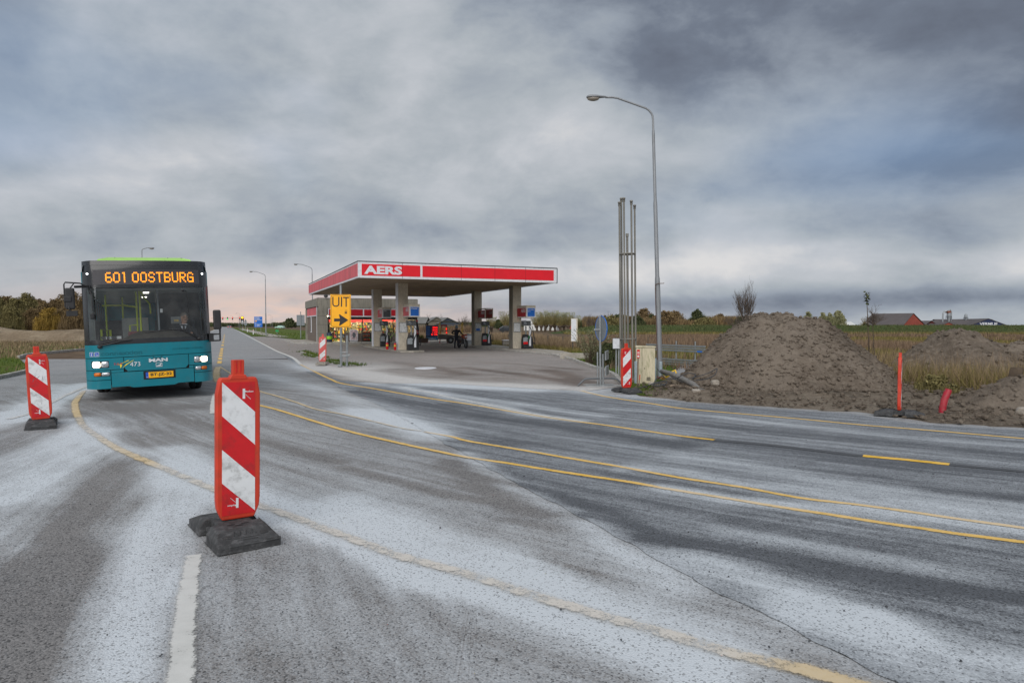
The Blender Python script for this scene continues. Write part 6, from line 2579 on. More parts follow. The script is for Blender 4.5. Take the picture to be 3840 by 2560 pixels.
def head(parent, c, s=1.0, hair=m_hair, facing=Matrix.Identity(3), glasses=True):
    c = Vector(c)
    mb = MB()
    def P(x, y, z):
        return c + facing @ (Vector((x, y, z)) * s)
    mb.ell(c, (0.078 * s, 0.095 * s, 0.115 * s), 16, 12, facing)
    mb.ell(P(0, -0.035, -0.07), (0.055 * s, 0.055 * s, 0.055 * s), 12, 8, facing)
    mb.ell(P(0, -0.10, -0.012), (0.014 * s, 0.022 * s, 0.026 * s), 8, 6, facing)
    for e in (-1, 1):
        mb.ell(P(e * 0.079, 0.0, -0.01), (0.012 * s, 0.02 * s, 0.03 * s), 8, 6, facing)
    mb.tube([P(0, 0.0, -0.08), P(0, 0.02, -0.19)], 0.052 * s, 10)
    h = mb.build('head', m_skin, parent)
    mb = MB()
    for e in (-1, 1):
        mb.ell(P(e * 0.031, -0.086, 0.012), (0.011 * s, 0.008 * s, 0.006 * s), 8, 6, facing)
    mb.box(-0.022, 0.022, -0.004, 0.004, -0.003, 0.003, Matrix.Translation(P(0, -0.089, -0.052)) @ facing.to_4x4())
    if glasses:
        for e in (-1, 1):
            mb.torus(P(e * 0.033, -0.095, 0.012), facing @ Vector((0, 1, 0)), 0.022 * s, 0.0025 * s, 12, 4)
    mb.build('eyes_and_mouth', m_seam, h)
    if hair:
        mb = MB()
        n, k = 16, 6
        vs, fs = [], []
        for i in range(k + 1):
            th = math.pi * 0.50 * i / k
            for j in range(n):
                ph = 2 * math.pi * j / n
                low = 1.0 + (0.35 if math.sin(ph) > -0.2 else -0.15)
                t2 = th * low
                vs.append(P(0.083 * math.sin(t2) * math.cos(ph), 0.008 + 0.099 * math.sin(t2) * math.sin(ph), 0.012 + 0.112 * math.cos(t2)))
        for i in range(k):
            for j in range(n):
                fs.append((i * n + j, (i + 1) * n + j, (i + 1) * n + (j + 1) % n, i * n + (j + 1) % n))
        mb.add(vs, fs, True)
        mb.build('hair', hair, h)
    return h


head(dr, (DX + 0.02, DY - 0.05, 1.745), 1.05, facing=Matrix.Rotation(R(14), 3, 'Z'))
mb = MB()
mb.prism([(DX - 0.085, DY - 0.145, 1.60), (DX, DY - 0.17, 1.40), (DX + 0.085, DY - 0.145, 1.60)], (0, 0.05, 0))
mb.build('shirt', m_shirt, dr)
mb = MB()
mb.prism([(DX - 0.018, DY - 0.168, 1.575), (DX + 0.018, DY - 0.168, 1.575), (DX + 0.028, DY - 0.185, 1.42), (DX, DY - 0.19, 1.38), (DX - 0.028, DY - 0.185, 1.42)], (0, 0.012, 0))
mb.build('tie', m_signblack, dr)


def hand(parent, wrist, d, side, up=Vector((0, 0, 1)), curl=0.9, s=1.0, mat=None):
    """palm, four bent fingers and a thumb growing along d from the wrist"""
    d = Vector(d).normalized()
    w = Vector(side).normalized()
    n = d.cross(w).normalized()
    wrist = Vector(wrist)
    mb = MB()
    M3 = Matrix((w, d, n)).transposed()
    mb.ell(wrist + d * 0.045 * s, (0.042 * s, 0.052 * s, 0.018 * s), 10, 8, M3)
    for i, (o_, L_) in enumerate(((-0.03, 0.065), (-0.01, 0.078), (0.01, 0.072), (0.03, 0.056))):
        p = wrist + d * 0.085 * s + w * o_ * s
        a = 0.0
        pts = [p - d * 0.02 * s]
        for k in range(3):
            a += curl * 0.55
            p = p + (d * math.cos(a) - n * math.sin(a)) * L_ * s / 3 * 1.1
            pts.append(p)
        mb.tube(pts, [0.0095 * s, 0.009 * s, 0.008 * s, 0.007 * s], 6)
    p = wrist + d * 0.025 * s - w * 0.036 * s
    mb.tube([p, p - w * 0.03 * s + d * 0.025 * s - n * 0.01 * s, p - w * 0.028 * s + d * 0.055 * s - n * 0.03 * s], [0.012 * s, 0.0105 * s, 0.008 * s], 6)
    return mb.build('hand', mat or m_skin, parent)


hand(dr, (DX - 0.17, DY - 0.47, 1.37), (0.1, -0.8, 0.3), (1, 0.2, 0))
hand(dr, (DX + 0.15, DY - 0.47, 1.37), (-0.1, -0.8, 0.3), (1, -0.2, 0))
ds_ = MB()
ds_.prism([(DX - 0.26, DY + 0.16, 0.95), (DX - 0.26, DY + 0.26, 0.95), (DX - 0.22, DY + 0.38, 1.72), (DX - 0.22, DY + 0.28, 1.72)], (0.5, 0, 0))
ds_.box(DX - 0.26, DX + 0.26, DY - 0.3, DY + 0.25, 0.82, 0.92)
ds_.build('driver_seat', m_seat, bus, bevel=0.04)

# ------------------------------------------------------------------ motorcyclist filling up and his motorcycle
mp = G(1712, 1306)
mr = thing('person', 'motorcyclist in black clothes and grey helmet standing with back turned at the pumps', 'person', mp, R(-8), scale=0.93)
J = {'pelvis': ((0, 0, 0.95), (0.15, 0.11)), 'waist': ((0, -0.02, 1.10), (0.16, 0.12)), 'chest': ((0, 0.0, 1.34), (0.19, 0.13)), 'neck': ((0, 0.03, 1.50), 0.065),
     'ls': ((-0.20, 0.0, 1.40), 0.08), 'le': ((-0.37, -0.02, 1.18), 0.062), 'lh': ((-0.22, 0.22, 1.12), 0.045),
     'rs': ((0.20, 0.0, 1.40), 0.08), 're': ((0.38, 0.02, 1.20), 0.062), 'rh': ((0.42, 0.26, 1.08), 0.045),
     'lk': ((-0.13, 0.03, 0.50), 0.085), 'la': ((-0.14, 0.0, 0.10), 0.065), 'lt': ((-0.16, 0.16, 0.05), 0.05),
     'rk': ((0.13, 0.03, 0.50), 0.085), 'ra': ((0.15, 0.0, 0.10), 0.065), 'rt': ((0.19, 0.16, 0.05), 0.05)}
skin_body('body', J, [('pelvis', 'waist'), ('waist', 'chest'), ('chest', 'neck'), ('chest', 'ls'), ('ls', 'le'), ('le', 'lh'), ('chest', 'rs'), ('rs', 're'), ('re', 'rh'),
                      ('pelvis', 'lk'), ('lk', 'la'), ('la', 'lt'), ('pelvis', 'rk'), ('rk', 'ra'), ('ra', 'rt')], m_jacket, mr)
mb = MB()
mb.ell((0, 0.06, 1.66), (0.13, 0.16, 0.145), 16, 12)
mb.build('helmet', MT('helmet_grey', srgb(98, 112, 122), 0.25, var=0.2, coat=0.5), mr)
mb = MB()
mb.ell((0, 0.14, 1.66), (0.112, 0.10, 0.075), 14, 8)
mb.build('visor', m_screen, mr)
hand(mr, (-0.22, 0.23, 1.12), (0.5, 0.8, -0.1), (0.8, -0.5, 0), mat=m_black)
hand(mr, (0.42, 0.27, 1.08), (0.1, 0.9, -0.2), (1, 0, 0), mat=m_black)

mc = thing('motorcycle', 'orange and black motorcycle parked beside the rider at the pumps', 'motorcycle', G(1734, 1305), R(-64))
for xx in (-0.66, 0.70):
    mb = MB()
    mb.torus((xx, 0, 0.32), (0, 1, 0), 0.25, 0.07, 20, 8)
    wh = mb.build('wheel', m_rubber, mc)
    mb = MB()
    mb.cyl((xx, -0.04, 0.32), (xx, 0.04, 0.32), 0.17, n=16)
    mb.build('rim', m_dgrey, wh)
mb = MB()
mb.tube([(0.70, 0.07, 0.32), (0.50, 0.07, 0.78), (0.42, 0.07, 0.98)], 0.028, 8)
mb.tube([(0.70, -0.07, 0.32), (0.50, -0.07, 0.78), (0.42, -0.07, 0.98)], 0.028, 8)
mb.build('fork', m_steel, mc)
mb = MB()
mb.tube([(0.28, -0.38, 1.06), (0.38, -0.2, 1.04), (0.42, 0, 1.0), (0.38, 0.2, 1.04), (0.28, 0.38, 1.06)], 0.016, 6)
mb.build('handlebar', m_black, mc)
mb = MB()
mb.ell((0.16, 0, 0.86), (0.28, 0.15, 0.13), 14, 8)
mb.build('fuel_tank', m_bikeorange, mc)
mb = MB()
mb.prism([(-0.75, -0.11, 0.80), (-0.1, -0.11, 0.76), (-0.1, -0.11, 0.84), (-0.5, -0.11, 0.88), (-0.80, -0.11, 0.92)], (0, 0.22, 0))
mb.build('saddle', m_black, mc, bevel=0.03)
mb = MB()
mb.box(-0.22, 0.28, -0.15, 0.15, 0.30, 0.66)
mb.tube([(-0.66, 0.09, 0.32), (0.0, 0.09, 0.42), (0.4, 0.06, 0.9)], 0.03, 6)
mb.tube([(-0.66, -0.09, 0.32), (0.0, -0.09, 0.42), (0.4, -0.06, 0.9)], 0.03, 6)
mb.build('engine', m_intdark, mc, bevel=0.03)
mb = MB()
mb.tube([(0.2, -0.14, 0.42), (0.0, -0.2, 0.28), (-0.8, -0.2, 0.38)], [0.03, 0.035, 0.05], 8)
mb.build('exhaust', m_steel, mc)
mb = MB()
mb.prism([(0.45, -0.14, 0.66), (0.66, -0.14, 0.74), (0.62, -0.14, 1.02), (0.46, -0.14, 1.0)], (0, 0.28, 0))
mb.build('front_fairing', m_bikeorange, mc, bevel=0.05)
mb = MB()
mb.ell((0.66, 0, 0.84), (0.04, 0.1, 0.08), 10, 6)
mb.build('headlight', m_lens, mc)

# ------------------------------------------------------------------ beacons
def beacon(label, loc, rz, scale=1.0, lean=(0, 0), slash='\\', faded=False, base_mat=None, group='striped road works beacons'):
    root = thing('road_works_beacon', label, 'beacon', loc, rz, group, scale=scale)
    body = m_orfade if faded else m_orange
    red = m_redfade if faded else m_red
    B = 0.112
    # upright group leans a little with the body
    LM = Matrix.Translation((0, 0, B)) @ Matrix.Rotation(R(lean[0]), 4, 'X') @ Matrix.Rotation(R(lean[1]), 4, 'Y')
    out = [(-0.115, 0.0), (0.115, 0.0), (0.152, 0.085), (0.158, 0.15), (0.158, 0.93), (0.140, 1.03), (0.128, 1.055), (-0.128, 1.055), (-0.140, 1.03), (-0.158, 0.93), (-0.158, 0.15), (-0.152, 0.085)]
    mb = MB()
    mb.prism([LM @ Vector((x, -0.032, z)) for x, z in out], LM.to_3x3() @ Vector((0, 0.064, 0)))
    mb.build('frame', body, root, bevel=0.012)
    mb = MB()
    hd = [(-0.042, 1.03), (0.042, 1.03), (0.042, 1.18), (0.040, 1.185), (-0.040, 1.185), (-0.042, 1.18)]
    mb.prism([LM @ Vector((x, -0.026, z)) for x, z in hd], LM.to_3x3() @ Vector((0, 0.052, 0)))
    mb.prism([LM @ Vector((x, -0.036, z)) for x, z in ((-0.07, 1.04), (0.07, 1.04), (0.05, 1.075), (-0.05, 1.075))], LM.to_3x3() @ Vector((0, 0.072, 0)))
    mb.build('handle', body, root, bevel=0.008)
    mb = MB()
    for x in (-0.015, 0.015):
        mb.prism([LM @ Vector((x - 0.003, -0.0295, z)) for z in (1.09, 1.18)] + [LM @ Vector((x + 0.003, -0.0295, z)) for z in (1.18, 1.09)], LM.to_3x3() @ Vector((0, 0.004, 0)))
    mb.build('handle_rib', red, root)
    # striped faces, front and rear
    x0, x1, z0, z1 = -0.118, 0.118, 0.035, 1.02
    slope = 0.98 if slash == '\\' else -0.98
    for face in (-1, 1):
        sl = slope * (1 if face < 0 else -1)
        zc = z0
        bands = []
        # stripe edges measured at x = centre
        per = 0.248
        k0 = -3
        for k in range(-3, 8):
            c = (z0 + 0.004) + k * per
            bands.append((c, 'r' if k % 2 == 0 else 'w'))
        for c, colr in bands:
            # region between line z = c - sl*(x) .. + per, clipped to the rectangle
            poly = [(x0, c - sl * x0 - per / 2 - 0.0), (x1, c - sl * x1 - per / 2), (x1, c - sl * x1 + per / 2), (x0, c - sl * x0 + per / 2)]
            def clip(pl, f):
                o_ = []
                for i in range(len(pl)):
                    a, b = pl[i], pl[(i + 1) % len(pl)]
                    fa, fb = f(a), f(b)
                    if fa >= 0:
                        o_.append(a)
                    if fa * fb < 0:
                        t = fa / (fa - fb)
                        o_.append((a[0] + (b[0] - a[0]) * t, a[1] + (b[1] - a[1]) * t))
                return o_
            poly = clip(poly, lambda p: p[1] - z0)
            poly = clip(poly, lambda p: z1 - p[1]) if len(poly) > 2 else []
            if len(poly) < 3:
                continue
            mb = MB()
            pts = [LM @ Vector((x, face * 0.0325, z)) for x, z in poly]
            mb.prism(pts, LM.to_3x3() @ Vector((0, face * 0.002, 0)))
            mb.build('red_stripe' if colr == 'r' else 'white_stripe', red if colr == 'r' else m_white, root)
    # small maker's mark, top and bottom
    for (cx, cz, sgn) in ((0.045, 0.93, 1), (-0.02, 0.125, -1)):
        if slash != '\\':
            cx = -cx if sgn > 0 else 0.07
        mb = MB()
        def q(a, b, c, d):
            mb.add([LM @ Vector((cx + sgn * x, -0.0362, cz + sgn * z)) for x, z in ((a, c), (b, c), (b, d), (a, d))], [(0, 1, 2, 3)])
        q(-0.018, 0.0, -0.035, 0.040)
        mb.add([LM @ Vector((cx + sgn * x, -0.0362, cz + sgn * z)) for x, z in ((0.0, 0.012), (0.012, 0.022), (0.0, 0.026))], [(0, 1, 2)])
        for i in range(5):
            a, b = 0.002 + i * 0.007, -0.004 - i * 0.007
            mb.add([LM @ Vector((cx + sgn * x, -0.0362, cz + sgn * z)) for x, z in ((a, b), (a + 0.009, b - 0.009), (a + 0.011, b - 0.007), (a + 0.002, b + 0.002))], [(0, 1, 2, 3)])
        mb.build('maker_mark', m_white, root)
        MM = LM @ basis((cx + sgn * 0.004, -0.0364, cz + sgn * 0.012), (sgn, 0, 0), (0, 0, sgn))
        lettering('vanRens', m_white, root, MM, 0.02, 'mark_text', bold=0.0004, fit=(0.056, 0.013))
    # recycled rubber foot: two sloping lobes joined by a middle piece
    bm_ = base_mat or m_basrub
    mb = MB()
    def lobe(s):
        # s = -1 front, +1 rear ; long axis along y
        y1_, y2_, y3_ = s * 0.10, s * 0.265, s * 0.45
        x = 0.205
        P = [(-x, y1_, 0.0), (x, y1_, 0.0), (x, y3_, 0.0), (-x, y3_, 0.0),
             (-x + 0.035, y1_, B), (x - 0.035, y1_, B), (x - 0.035, y2_, B - 0.004), (-x + 0.035, y2_, B - 0.004),
             (x, y3_, 0.045), (-x, y3_, 0.045), (-x, y1_, 0.06), (x, y1_, 0.06)]
        fs = [(0, 1, 2, 3), (4, 5, 6, 7), (7, 6, 8, 9), (9, 8, 2, 3), (0, 1, 11, 10), (10, 11, 5, 4), (0, 10, 9, 3), (10, 4, 7, 9), (1, 11, 8, 2), (11, 5, 6, 8)]
        if s > 0:
            fs = [f[::-1] for f in fs]
        mb.add(P, fs)
        # raised side ribs and feet
        for e in (-1, 1):
            mb.prism([(e * 0.12, y2_ + s * 0.02, B - 0.03), (e * 0.12, y3_ - s * 0.02, 0.055), (e * 0.12, y3_ - s * 0.02, 0.03), (e * 0.12, y2_ + s * 0.02, 0.06)], (e * 0.05, 0, 0))
    lobe(-1)
    lobe(1)
    mb.box(-0.125, 0.125, -0.11, 0.11, 0.015, B - 0.004)
    mb.box(-0.16, -0.125, -0.10, 0.10, 0.02, 0.06)
    mb.box(0.125, 0.16, -0.10, 0.10, 0.02, 0.06)
    mb.build('rubber_foot', bm_, root, bevel=0.012)
    for (a, b) in ((-0.05, -0.16), (0.05, -0.16), (0.0, -0.195)):
        mb = MB()
        mb.add([(a + 0.03 * math.cos(t), b + 0.014 * math.sin(t), B - 0.0005) for t in np.linspace(0, 6.28, 13)[:-1]], [tuple(range(12))])
        mb.build('post_hole', m_seam, root)
    for s_ in (-1, 1):
        for e in (-1, 1):
            mb = MB()
            mb.add([(e * 0.10, s_ * 0.275, B - 0.012), (e * 0.155, s_ * 0.275, B - 0.012), (e * 0.155, s_ * 0.37, 0.075), (e * 0.10, s_ * 0.37, 0.075)], [(0, 1, 2, 3)])
            mb.build('foot_slot', m_rubber, root)
    # moulded pattern on the sloping front
    mb = MB()
    nrm = Vector((0, -0.065, 0.185)).normalized()
    def fp(x, t):
        return Vector((x, -0.265 - 0.185 * t, B - 0.004 - 0.063 * t)) + nrm * 0.002
    for k in range(4):
        a = -0.075 + k * 0.04
        for (p0, p1) in (((a, 0.45), (a + 0.012, 0.15)), ((a + 0.012, 0.15), (a + 0.03, 0.45))):
            mb.tube([fp(*p0), fp(*p1)], 0.003, 4)
    mb.tube([fp(-0.085, 0.62), fp(0.085, 0.62)], 0.003, 4)
    mb.tube([fp(-0.07, 0.75), fp(0.07, 0.75)], 0.003, 4)
    mb.build('moulded_mark', bm_, root)
    return root


beacon('large red and white striped beacon on a rubber foot, closest to the viewer', (-2.235, 5.52, 0.011), R(37), 1.085, (0, 0.6))
beacon('red and white striped beacon with scuffed face on the road left of the bus', (-7.9, 11.42, 0.008), R(33), 1.03, (0, -2.6))
beacon('red and white striped beacon standing beside the beige cabinet', (2.87, 17.1, 0.02), R(22), 0.94, (0, -0.6), '/')
beacon('orange beacon turned edge on beside the dirt and the red pipe', (7.18, 12.62, 0.022), R(58), 0.90, (0, 3.0), '/')
beacon('small faded red and white beacon beside the yellow UIT sign', (-7.95, 28.6, 0.05), R(4), 0.98, (0, 1.2), '/', True, m_concrete)

for o in bpy.data.objects:
    if o.parent and o.parent.get('label', '').startswith('large red and white striped beacon') and o.name.split('.')[0] in ('rubber_foot', 'post_hole', 'foot_slot', 'moulded_mark'):
        o.location.x = -0.04
# scuffs on the left beacon
LBM = Matrix.Translation((-7.9, 11.42, 0.008)) @ Matrix.Rotation(R(33), 4, 'Z') @ Matrix.Translation((0, 0, 0.125)) @ Matrix.Rotation(R(-2.6), 4, 'Y')
left_beacon = [o for o in bpy.data.objects if o.get('label', '').startswith('red and white striped beacon with scuffed')][0]
LI = Matrix.Translation((0, 0, 0.112)) @ Matrix.Rotation(R(-2.6), 4, 'Y')
mb = MB()
for pts in ([(-0.085, 0.60), (-0.06, 0.66), (-0.03, 0.72), (-0.045, 0.70), (-0.065, 0.63)], [(-0.05, 0.63), (0.0, 0.69), (0.03, 0.71), (0.0, 0.68)], [(0.05, 0.64), (0.065, 0.72), (0.06, 0.66)], [(0.02, 0.25), (0.028, 0.30), (0.024, 0.24)]):
    mb.add([LI @ Vector((x, -0.0352, z)) for x, z in pts], [tuple(range(len(pts)))])
mb.build('scuff', m_dgrey, left_beacon)

# ------------------------------------------------------------------ street lamps
def street_lamp(label, loc, rz=0.0, s=1.0, lean=0.0, kind='bent', group='grey street lamps'):
    root = thing('street_lamp', label, 'street lamp', loc, group=group, rot=(0, R(lean), rz), scale=s)
    mb = MB()
    k = [(0, 0.0), (0.088, 0.0), (0.088, 0.9), (0.084, 3.0), (0.080, 3.2), (0.066, 3.3), (0.064, 5.55), (0.060, 5.65), (0.050, 5.75), (0.047, 7.85), (0.040, 7.95), (0.034, 8.0), (0.033, 8.32)]
    mb.lathe([(r, z) for r, z in k[1:]], n=14)
    mb.build('pole', m_lampgrey, root)
    mb = MB()
    if kind == 'bent':
        pts = [(0, 0, 8.30), (-0.01, 0, 8.42), (-0.04, 0, 8.50), (-0.12, 0, 8.60), (-0.22, 0, 8.67), (-0.70, 0, 8.845), (-1.13, 0, 9.00), (-1.28, 0, 9.025), (-1.52, 0, 9.03)]
        hx, hz = -1.5, 9.03
    else:
        pts = [(0, 0, 8.30), (0.0, 0, 8.6), (0.03, 0, 8.72), (0.25, 0, 8.82), (0.4, 0, 8.86)]
        hx, hz = 0.4, 8.86
    mb.tube(pts, 0.034, 8)
    mb.build('arm', m_lampgrey, root)
    d = -1 if kind == 'bent' else 1
    mb = MB()
    n = 14
    rings = []
    prof = [(0.0, 0.045, 0.04), (0.06, 0.055, 0.045), (0.18, 0.08, 0.06), (0.32, 0.115, 0.075), (0.46, 0.13, 0.08), (0.56, 0.115, 0.075), (0.62, 0.07, 0.05), (0.64, 0.01, 0.01)]
    vs, fs = [], []
    for (xx, w, h) in prof:
        for j in range(n):
            a = 2 * math.pi * j / n
            zz = math.sin(a) * h
            if zz < 0:
                zz *= 0.35
            vs.append((hx + d * xx, math.cos(a) * w, hz + 0.005 + zz))
    for i in range(len(prof) - 1):
        for j in range(n):
            fs.append((i * n + j, i * n + (j + 1) % n, (i + 1) * n + (j + 1) % n, (i + 1) * n + j))
    mb.add(vs, fs, True)
    lh = mb.build('lamp_head', m_lampgrey, root)
    mb = MB()
    mb.ell((hx + d * 0.42, 0, hz - 0.03), (0.20, 0.105, 0.085), 14, 8)
    mb.build('glass_bowl', MT('lamp_bowl', srgb(150, 142, 132), 0.3, var=0.15), lh)
    return root


ml = street_lamp('tall grey street lamp beside the beige cabinet and the big earth heap', (4.80, 22.1, -0.02), R(4), 1.0, -1.9)
mb = MB()
mb.tube([(-0.09, -0.06, 0.6), (-0.095, -0.06, 2.9), (-0.09, -0.07, 3.02), (-0.02, -0.12, 3.05), (0.16, -0.13, 3.05), (0.18, -0.13, 3.06)], 0.012, 6)
mb.build('service_pipe', MT('rusty_pipe', srgb(96, 72, 62), 0.7, var=0.2), ml)
street_lamp('grey street lamp on the grass beside the far road', (-38.2, 106, 0), R(8), 1.10, -0.2)
street_lamp('grey street lamp rising behind the shop roof', (-24.5, 84, 0), R(8), 1.01, -0.3)
street_lamp('short armed street lamp showing just above the bus roof', (-34.9, 64.5, 0), R(20), 1.01, 0.2, 'short')
for (px, py, d, lab) in ((899, 1173, 430, 'far street lamp beside the signal post'), (893, 1177, 520, 'far street lamp, second along the road beyond the signals'), (873, 1184, 620, 'far street lamp, farthest one over the signal arm'),
                         (1016, 1181, 560, 'far street lamp standing in the fields right of the blue sign'), (1021, 1181, 575, 'far street lamp, right one of the pair in the fields')):
    p = AT(px, py, d)
    street_lamp(lab, (p.x, d, 0), R(8), p.z / 9.1)

# ------------------------------------------------------------------ pole cluster
pc = thing('pole_cluster', 'cluster of seven slim grey poles held by rings, old filling station mast', 'pole mast', (3.50, 20.5, 0), rot=(0, R(-0.7), 0))
r_ = 0.225
tops = [5.36, 5.44, 5.50, 5.35, 5.42, 5.25]
for i in range(6):
    x, y = [(-0.98, 0.2), (-0.54, -0.84), (-0.62, 0.78), (0.43, -0.9), (0.70, 0.71), (1.0, -0.1)][i]
    x, y = x * r_, y * r_
    mb = MB()
    mb.cyl((x, y, -0.02), (x, y, tops[i]), 0.030, 0.027, n=10)
    p_ = mb.build('pole', m_polegrey, pc)
    mb = MB()
    mb.lathe([(0.038, tops[i] - 0.10), (0.036, tops[i] - 0.02), (0.044, tops[i] - 0.02), (0.048, tops[i] + 0.02), (0.03, tops[i] + 0.03)], (x, y, 0), 10)
    mb.build('pole_cap', m_polegrey, p_)
mb = MB()
mb.cyl((0, 0, -0.02), (0, 0, 4.36), 0.036, 0.034, n=10)
p_ = mb.build('pole', m_polegrey, pc)
mb = MB()
mb.lathe([(0.042, 4.33), (0.046, 4.42), (0.04, 4.43)], (0, 0, 0), 10)
mb.build('pole_cap', m_polegrey, p_)
for z in (1.28, 3.82):
    mb = MB()
    mb.torus((0, 0, z), (0, 0, 1), r_, 0.022, 24, 6)
    for i in range(6):
        mb.tube([(0, 0, z), (r_ * math.cos(i * 1.047), r_ * math.sin(i * 1.047), z)], 0.012, 5)
    mb.build('ring', m_polegrey, pc)
mb = MB()
mb.cyl((0, 0, -0.02), (0, 0, 0.10), 0.42, n=20)
mb.build('footing', m_concrete, pc, bevel=0.02)

mbx = thing('meter_box', 'small grey meter box on legs beside the pole cluster', 'meter box', (3.34, 22.0, 0), R(-12))
mb = MB()
for x in (0.02, 0.10, 0.18):
    mb.box(x - 0.02, x + 0.02, -0.02, 0.02, 0, 1.0)
mb.build('leg', m_steel, mbx)
mb = MB()
mb.box(-0.09, 0.20, -0.12, 0.10, 0.93, 1.27)
b_ = mb.build('box_body', m_mgrey, mbx, bevel=0.015)
mb = MB()
mb.box(-0.075, 0.185, -0.126, -0.12, 0.945, 1.255)
mb.build('box_door', m_aerswhite, b_)

cab = thing('cable_cabinet', 'beige street cabinet with green algae stains between grey bollards', 'cabinet', (3.86, 19.75, 0), R(-8))
mb = MB()
mb.box(-0.27, 0.27, -0.16, 0.20, -0.02, 1.05)
cb_ = mb.build('cabinet_body', m_beige, cab, bevel=0.012)
mb = MB()
mb.prism([(-0.29, -0.18, 1.05), (0.29, -0.18, 1.05), (0.28, -0.18, 1.085), (-0.28, -0.18, 1.10)], (0, 0.4, 0))
mb.build('cabinet_lid', m_beige, cab, bevel=0.01)
mb = MB()
mb.box(-0.105, -0.098, -0.1635, -0.158, 0.02, 1.04)
mb.build('door_joint', m_seam, cb_)
mb = MB()
for i in range(5):
    mb.box(0.03, 0.14, -0.165, -0.158, 0.10 + i * 0.022, 0.112 + i * 0.022)
mb.build('vent', m_seam, cb_)
mb = MB()
mb.cyl((-0.03, -0.168, 0.45), (-0.03, -0.155, 0.45), 0.014, n=10)
mb.build('lock', m_seam, cb_)


def bollard(label, loc, h):
    root = thing('bollard', label, 'bollard', loc, group='grey bollards round the cabinet')
    mb = MB()
    mb.lathe([(0.056, -0.03), (0.056, h - 0.03), (0.050, h - 0.008), (0.03, h)], n=14)
    mb.build('bollard_post', m_bollard, root)
    return root


bollard('grey bollard left of the beige cabinet, tallest of the bollards', (3.58, 19.65, 0), 0.66)
bollard('grey bollard half hidden behind the right side of the beige cabinet', (4.30, 20.55, 0), 0.68)
bollard('grey bollard in front of the tall street lamp foot', (4.62, 21.2, 0), 0.56)

sk = thing('marker_stake', 'thin wooden stake with red painted tip on the grass by the cabinet', 'stake', (3.48, 18.65, 0), rot=(0, R(3), 0))
mb = MB()
mb.box(-0.012, 0.012, -0.012, 0.012, -0.03, 0.20)
mb.build('stake_shaft', m_wood, sk)
mb = MB()
mb.box(-0.0125, 0.0125, -0.0125, 0.0125, 0.20, 0.34)
mb.build('red_tip', m_orange, sk)
sk = thing('warning_stake', 'wooden stake with a small red warning plate in front of the cabinet', 'warning stake', (3.555, 19.3, 0), rot=(0, R(1), 0))
mb = MB()
mb.box(-0.02, 0.02, -0.015, 0.015, -0.03, 0.98)
mb.build('stake_shaft', m_wood, sk)
mb = MB()
mb.box(-0.04, 0.04, -0.022, -0.015, 0.76, 1.0)
sg_ = mb.build('warning_plate', m_red, sk)
mb = MB()
mb.box(-0.03, 0.03, -0.025, -0.021, 0.92, 0.94)
mb.box(-0.03, 0.03, -0.025, -0.021, 0.885, 0.90)
mb.box(-0.025, 0.025, -0.025, -0.021, 0.79, 0.84)
mb.build('plate_mark', m_white, sg_)

# ------------------------------------------------------------------ round sign seen from behind, on a temporary stand
rs = thing('round_road_sign', 'round traffic sign seen from behind on a grey pipe stand', 'traffic sign', G(2252, 1449), rot=(0, R(-0.6), 0))
DM = Matrix.Translation((0.035, 0.0, 1.60)) @ Matrix.Rotation(R(-70), 4, 'Z')
mb = MB()
mb.tube([(0, 0, 0.02), (0, 0, 1.95)], 0.03, 10)
mb.tube([(-0.075, 0.02, 0.02), (-0.075, 0.02, 0.95)], 0.022, 8)
mb.tube([(0.075, 0, 0.02), (0.075, 0, 0.90)], 0.028, 8)
mb.build('post', m_steel, rs)
mb = MB()
n = 32
vs = [DM @ Vector((0.34 * math.cos(2 * math.pi * i / n), 0.0, 0.34 * math.sin(2 * math.pi * i / n))) for i in range(n)]
mb.prism(vs, DM.to_3x3() @ Vector((0, -0.012, 0)))
dd_ = mb.build('sign_disc', m_signback, rs)
mb = MB()
ax = DM.to_3x3() @ Vector((0, 1, 0))
mb.torus(DM @ Vector((0, -0.006, 0)), ax, 0.342, 0.012, 32, 6)
mb.build('blue_rim', m_blue, dd_)
mb = MB()
mb.add([DM @ Vector((x, 0.002, z)) for x, z in ((0.02, -0.13), (0.10, -0.13), (0.10, -0.04), (0.02, -0.04))], [(0, 1, 2, 3)])
mb.build('sticker', m_white, dd_)
mb = MB()
mb.add([DM @ Vector((x, 0.003, z)) for x, z in ((0.02, -0.16), (0.06, -0.16), (0.06, -0.07), (0.02, -0.07))], [(0, 1, 2, 3)])
mb.build('red_sticker', m_red, dd_)
mb = MB()
mb.add([DM @ Vector((x, 0.002, z)) for x, z in ((-0.10, -0.01), (0.16, -0.01), (0.16, 0.03), (-0.10, 0.03))], [(0, 1, 2, 3)])
mb.build('blue_sticker', m_blue, dd_)
mb = MB()
mb.tube([(-0.15, -0.05, 1.565), (-0.02, -0.02, 1.565)], 0.032, 8)
mb.ell((-0.15, -0.05, 1.565), 0.034, 8, 6)
mb.build('side_lamp', m_steel, rs)
mb = MB()
for z0 in (0.74, 0.79, 0.84, 0.89, 0.94):
    mb.prism([(0.085, -0.28, z0), (0.12, -0.30, z0), (0.30, 0.45, z0), (0.265, 0.45, z0)], (0, 0, 0.042))
for z0 in (0.32, 0.37, 0.42, 0.47, 0.52):
    mb.prism([(0.085, -0.28, z0), (0.12, -0.30, z0), (0.30, 0.45, z0), (0.265, 0.45, z0)], (0, 0, 0.042))
mb.build('crossbar_profiles', m_steel, rs)
mb = MB()
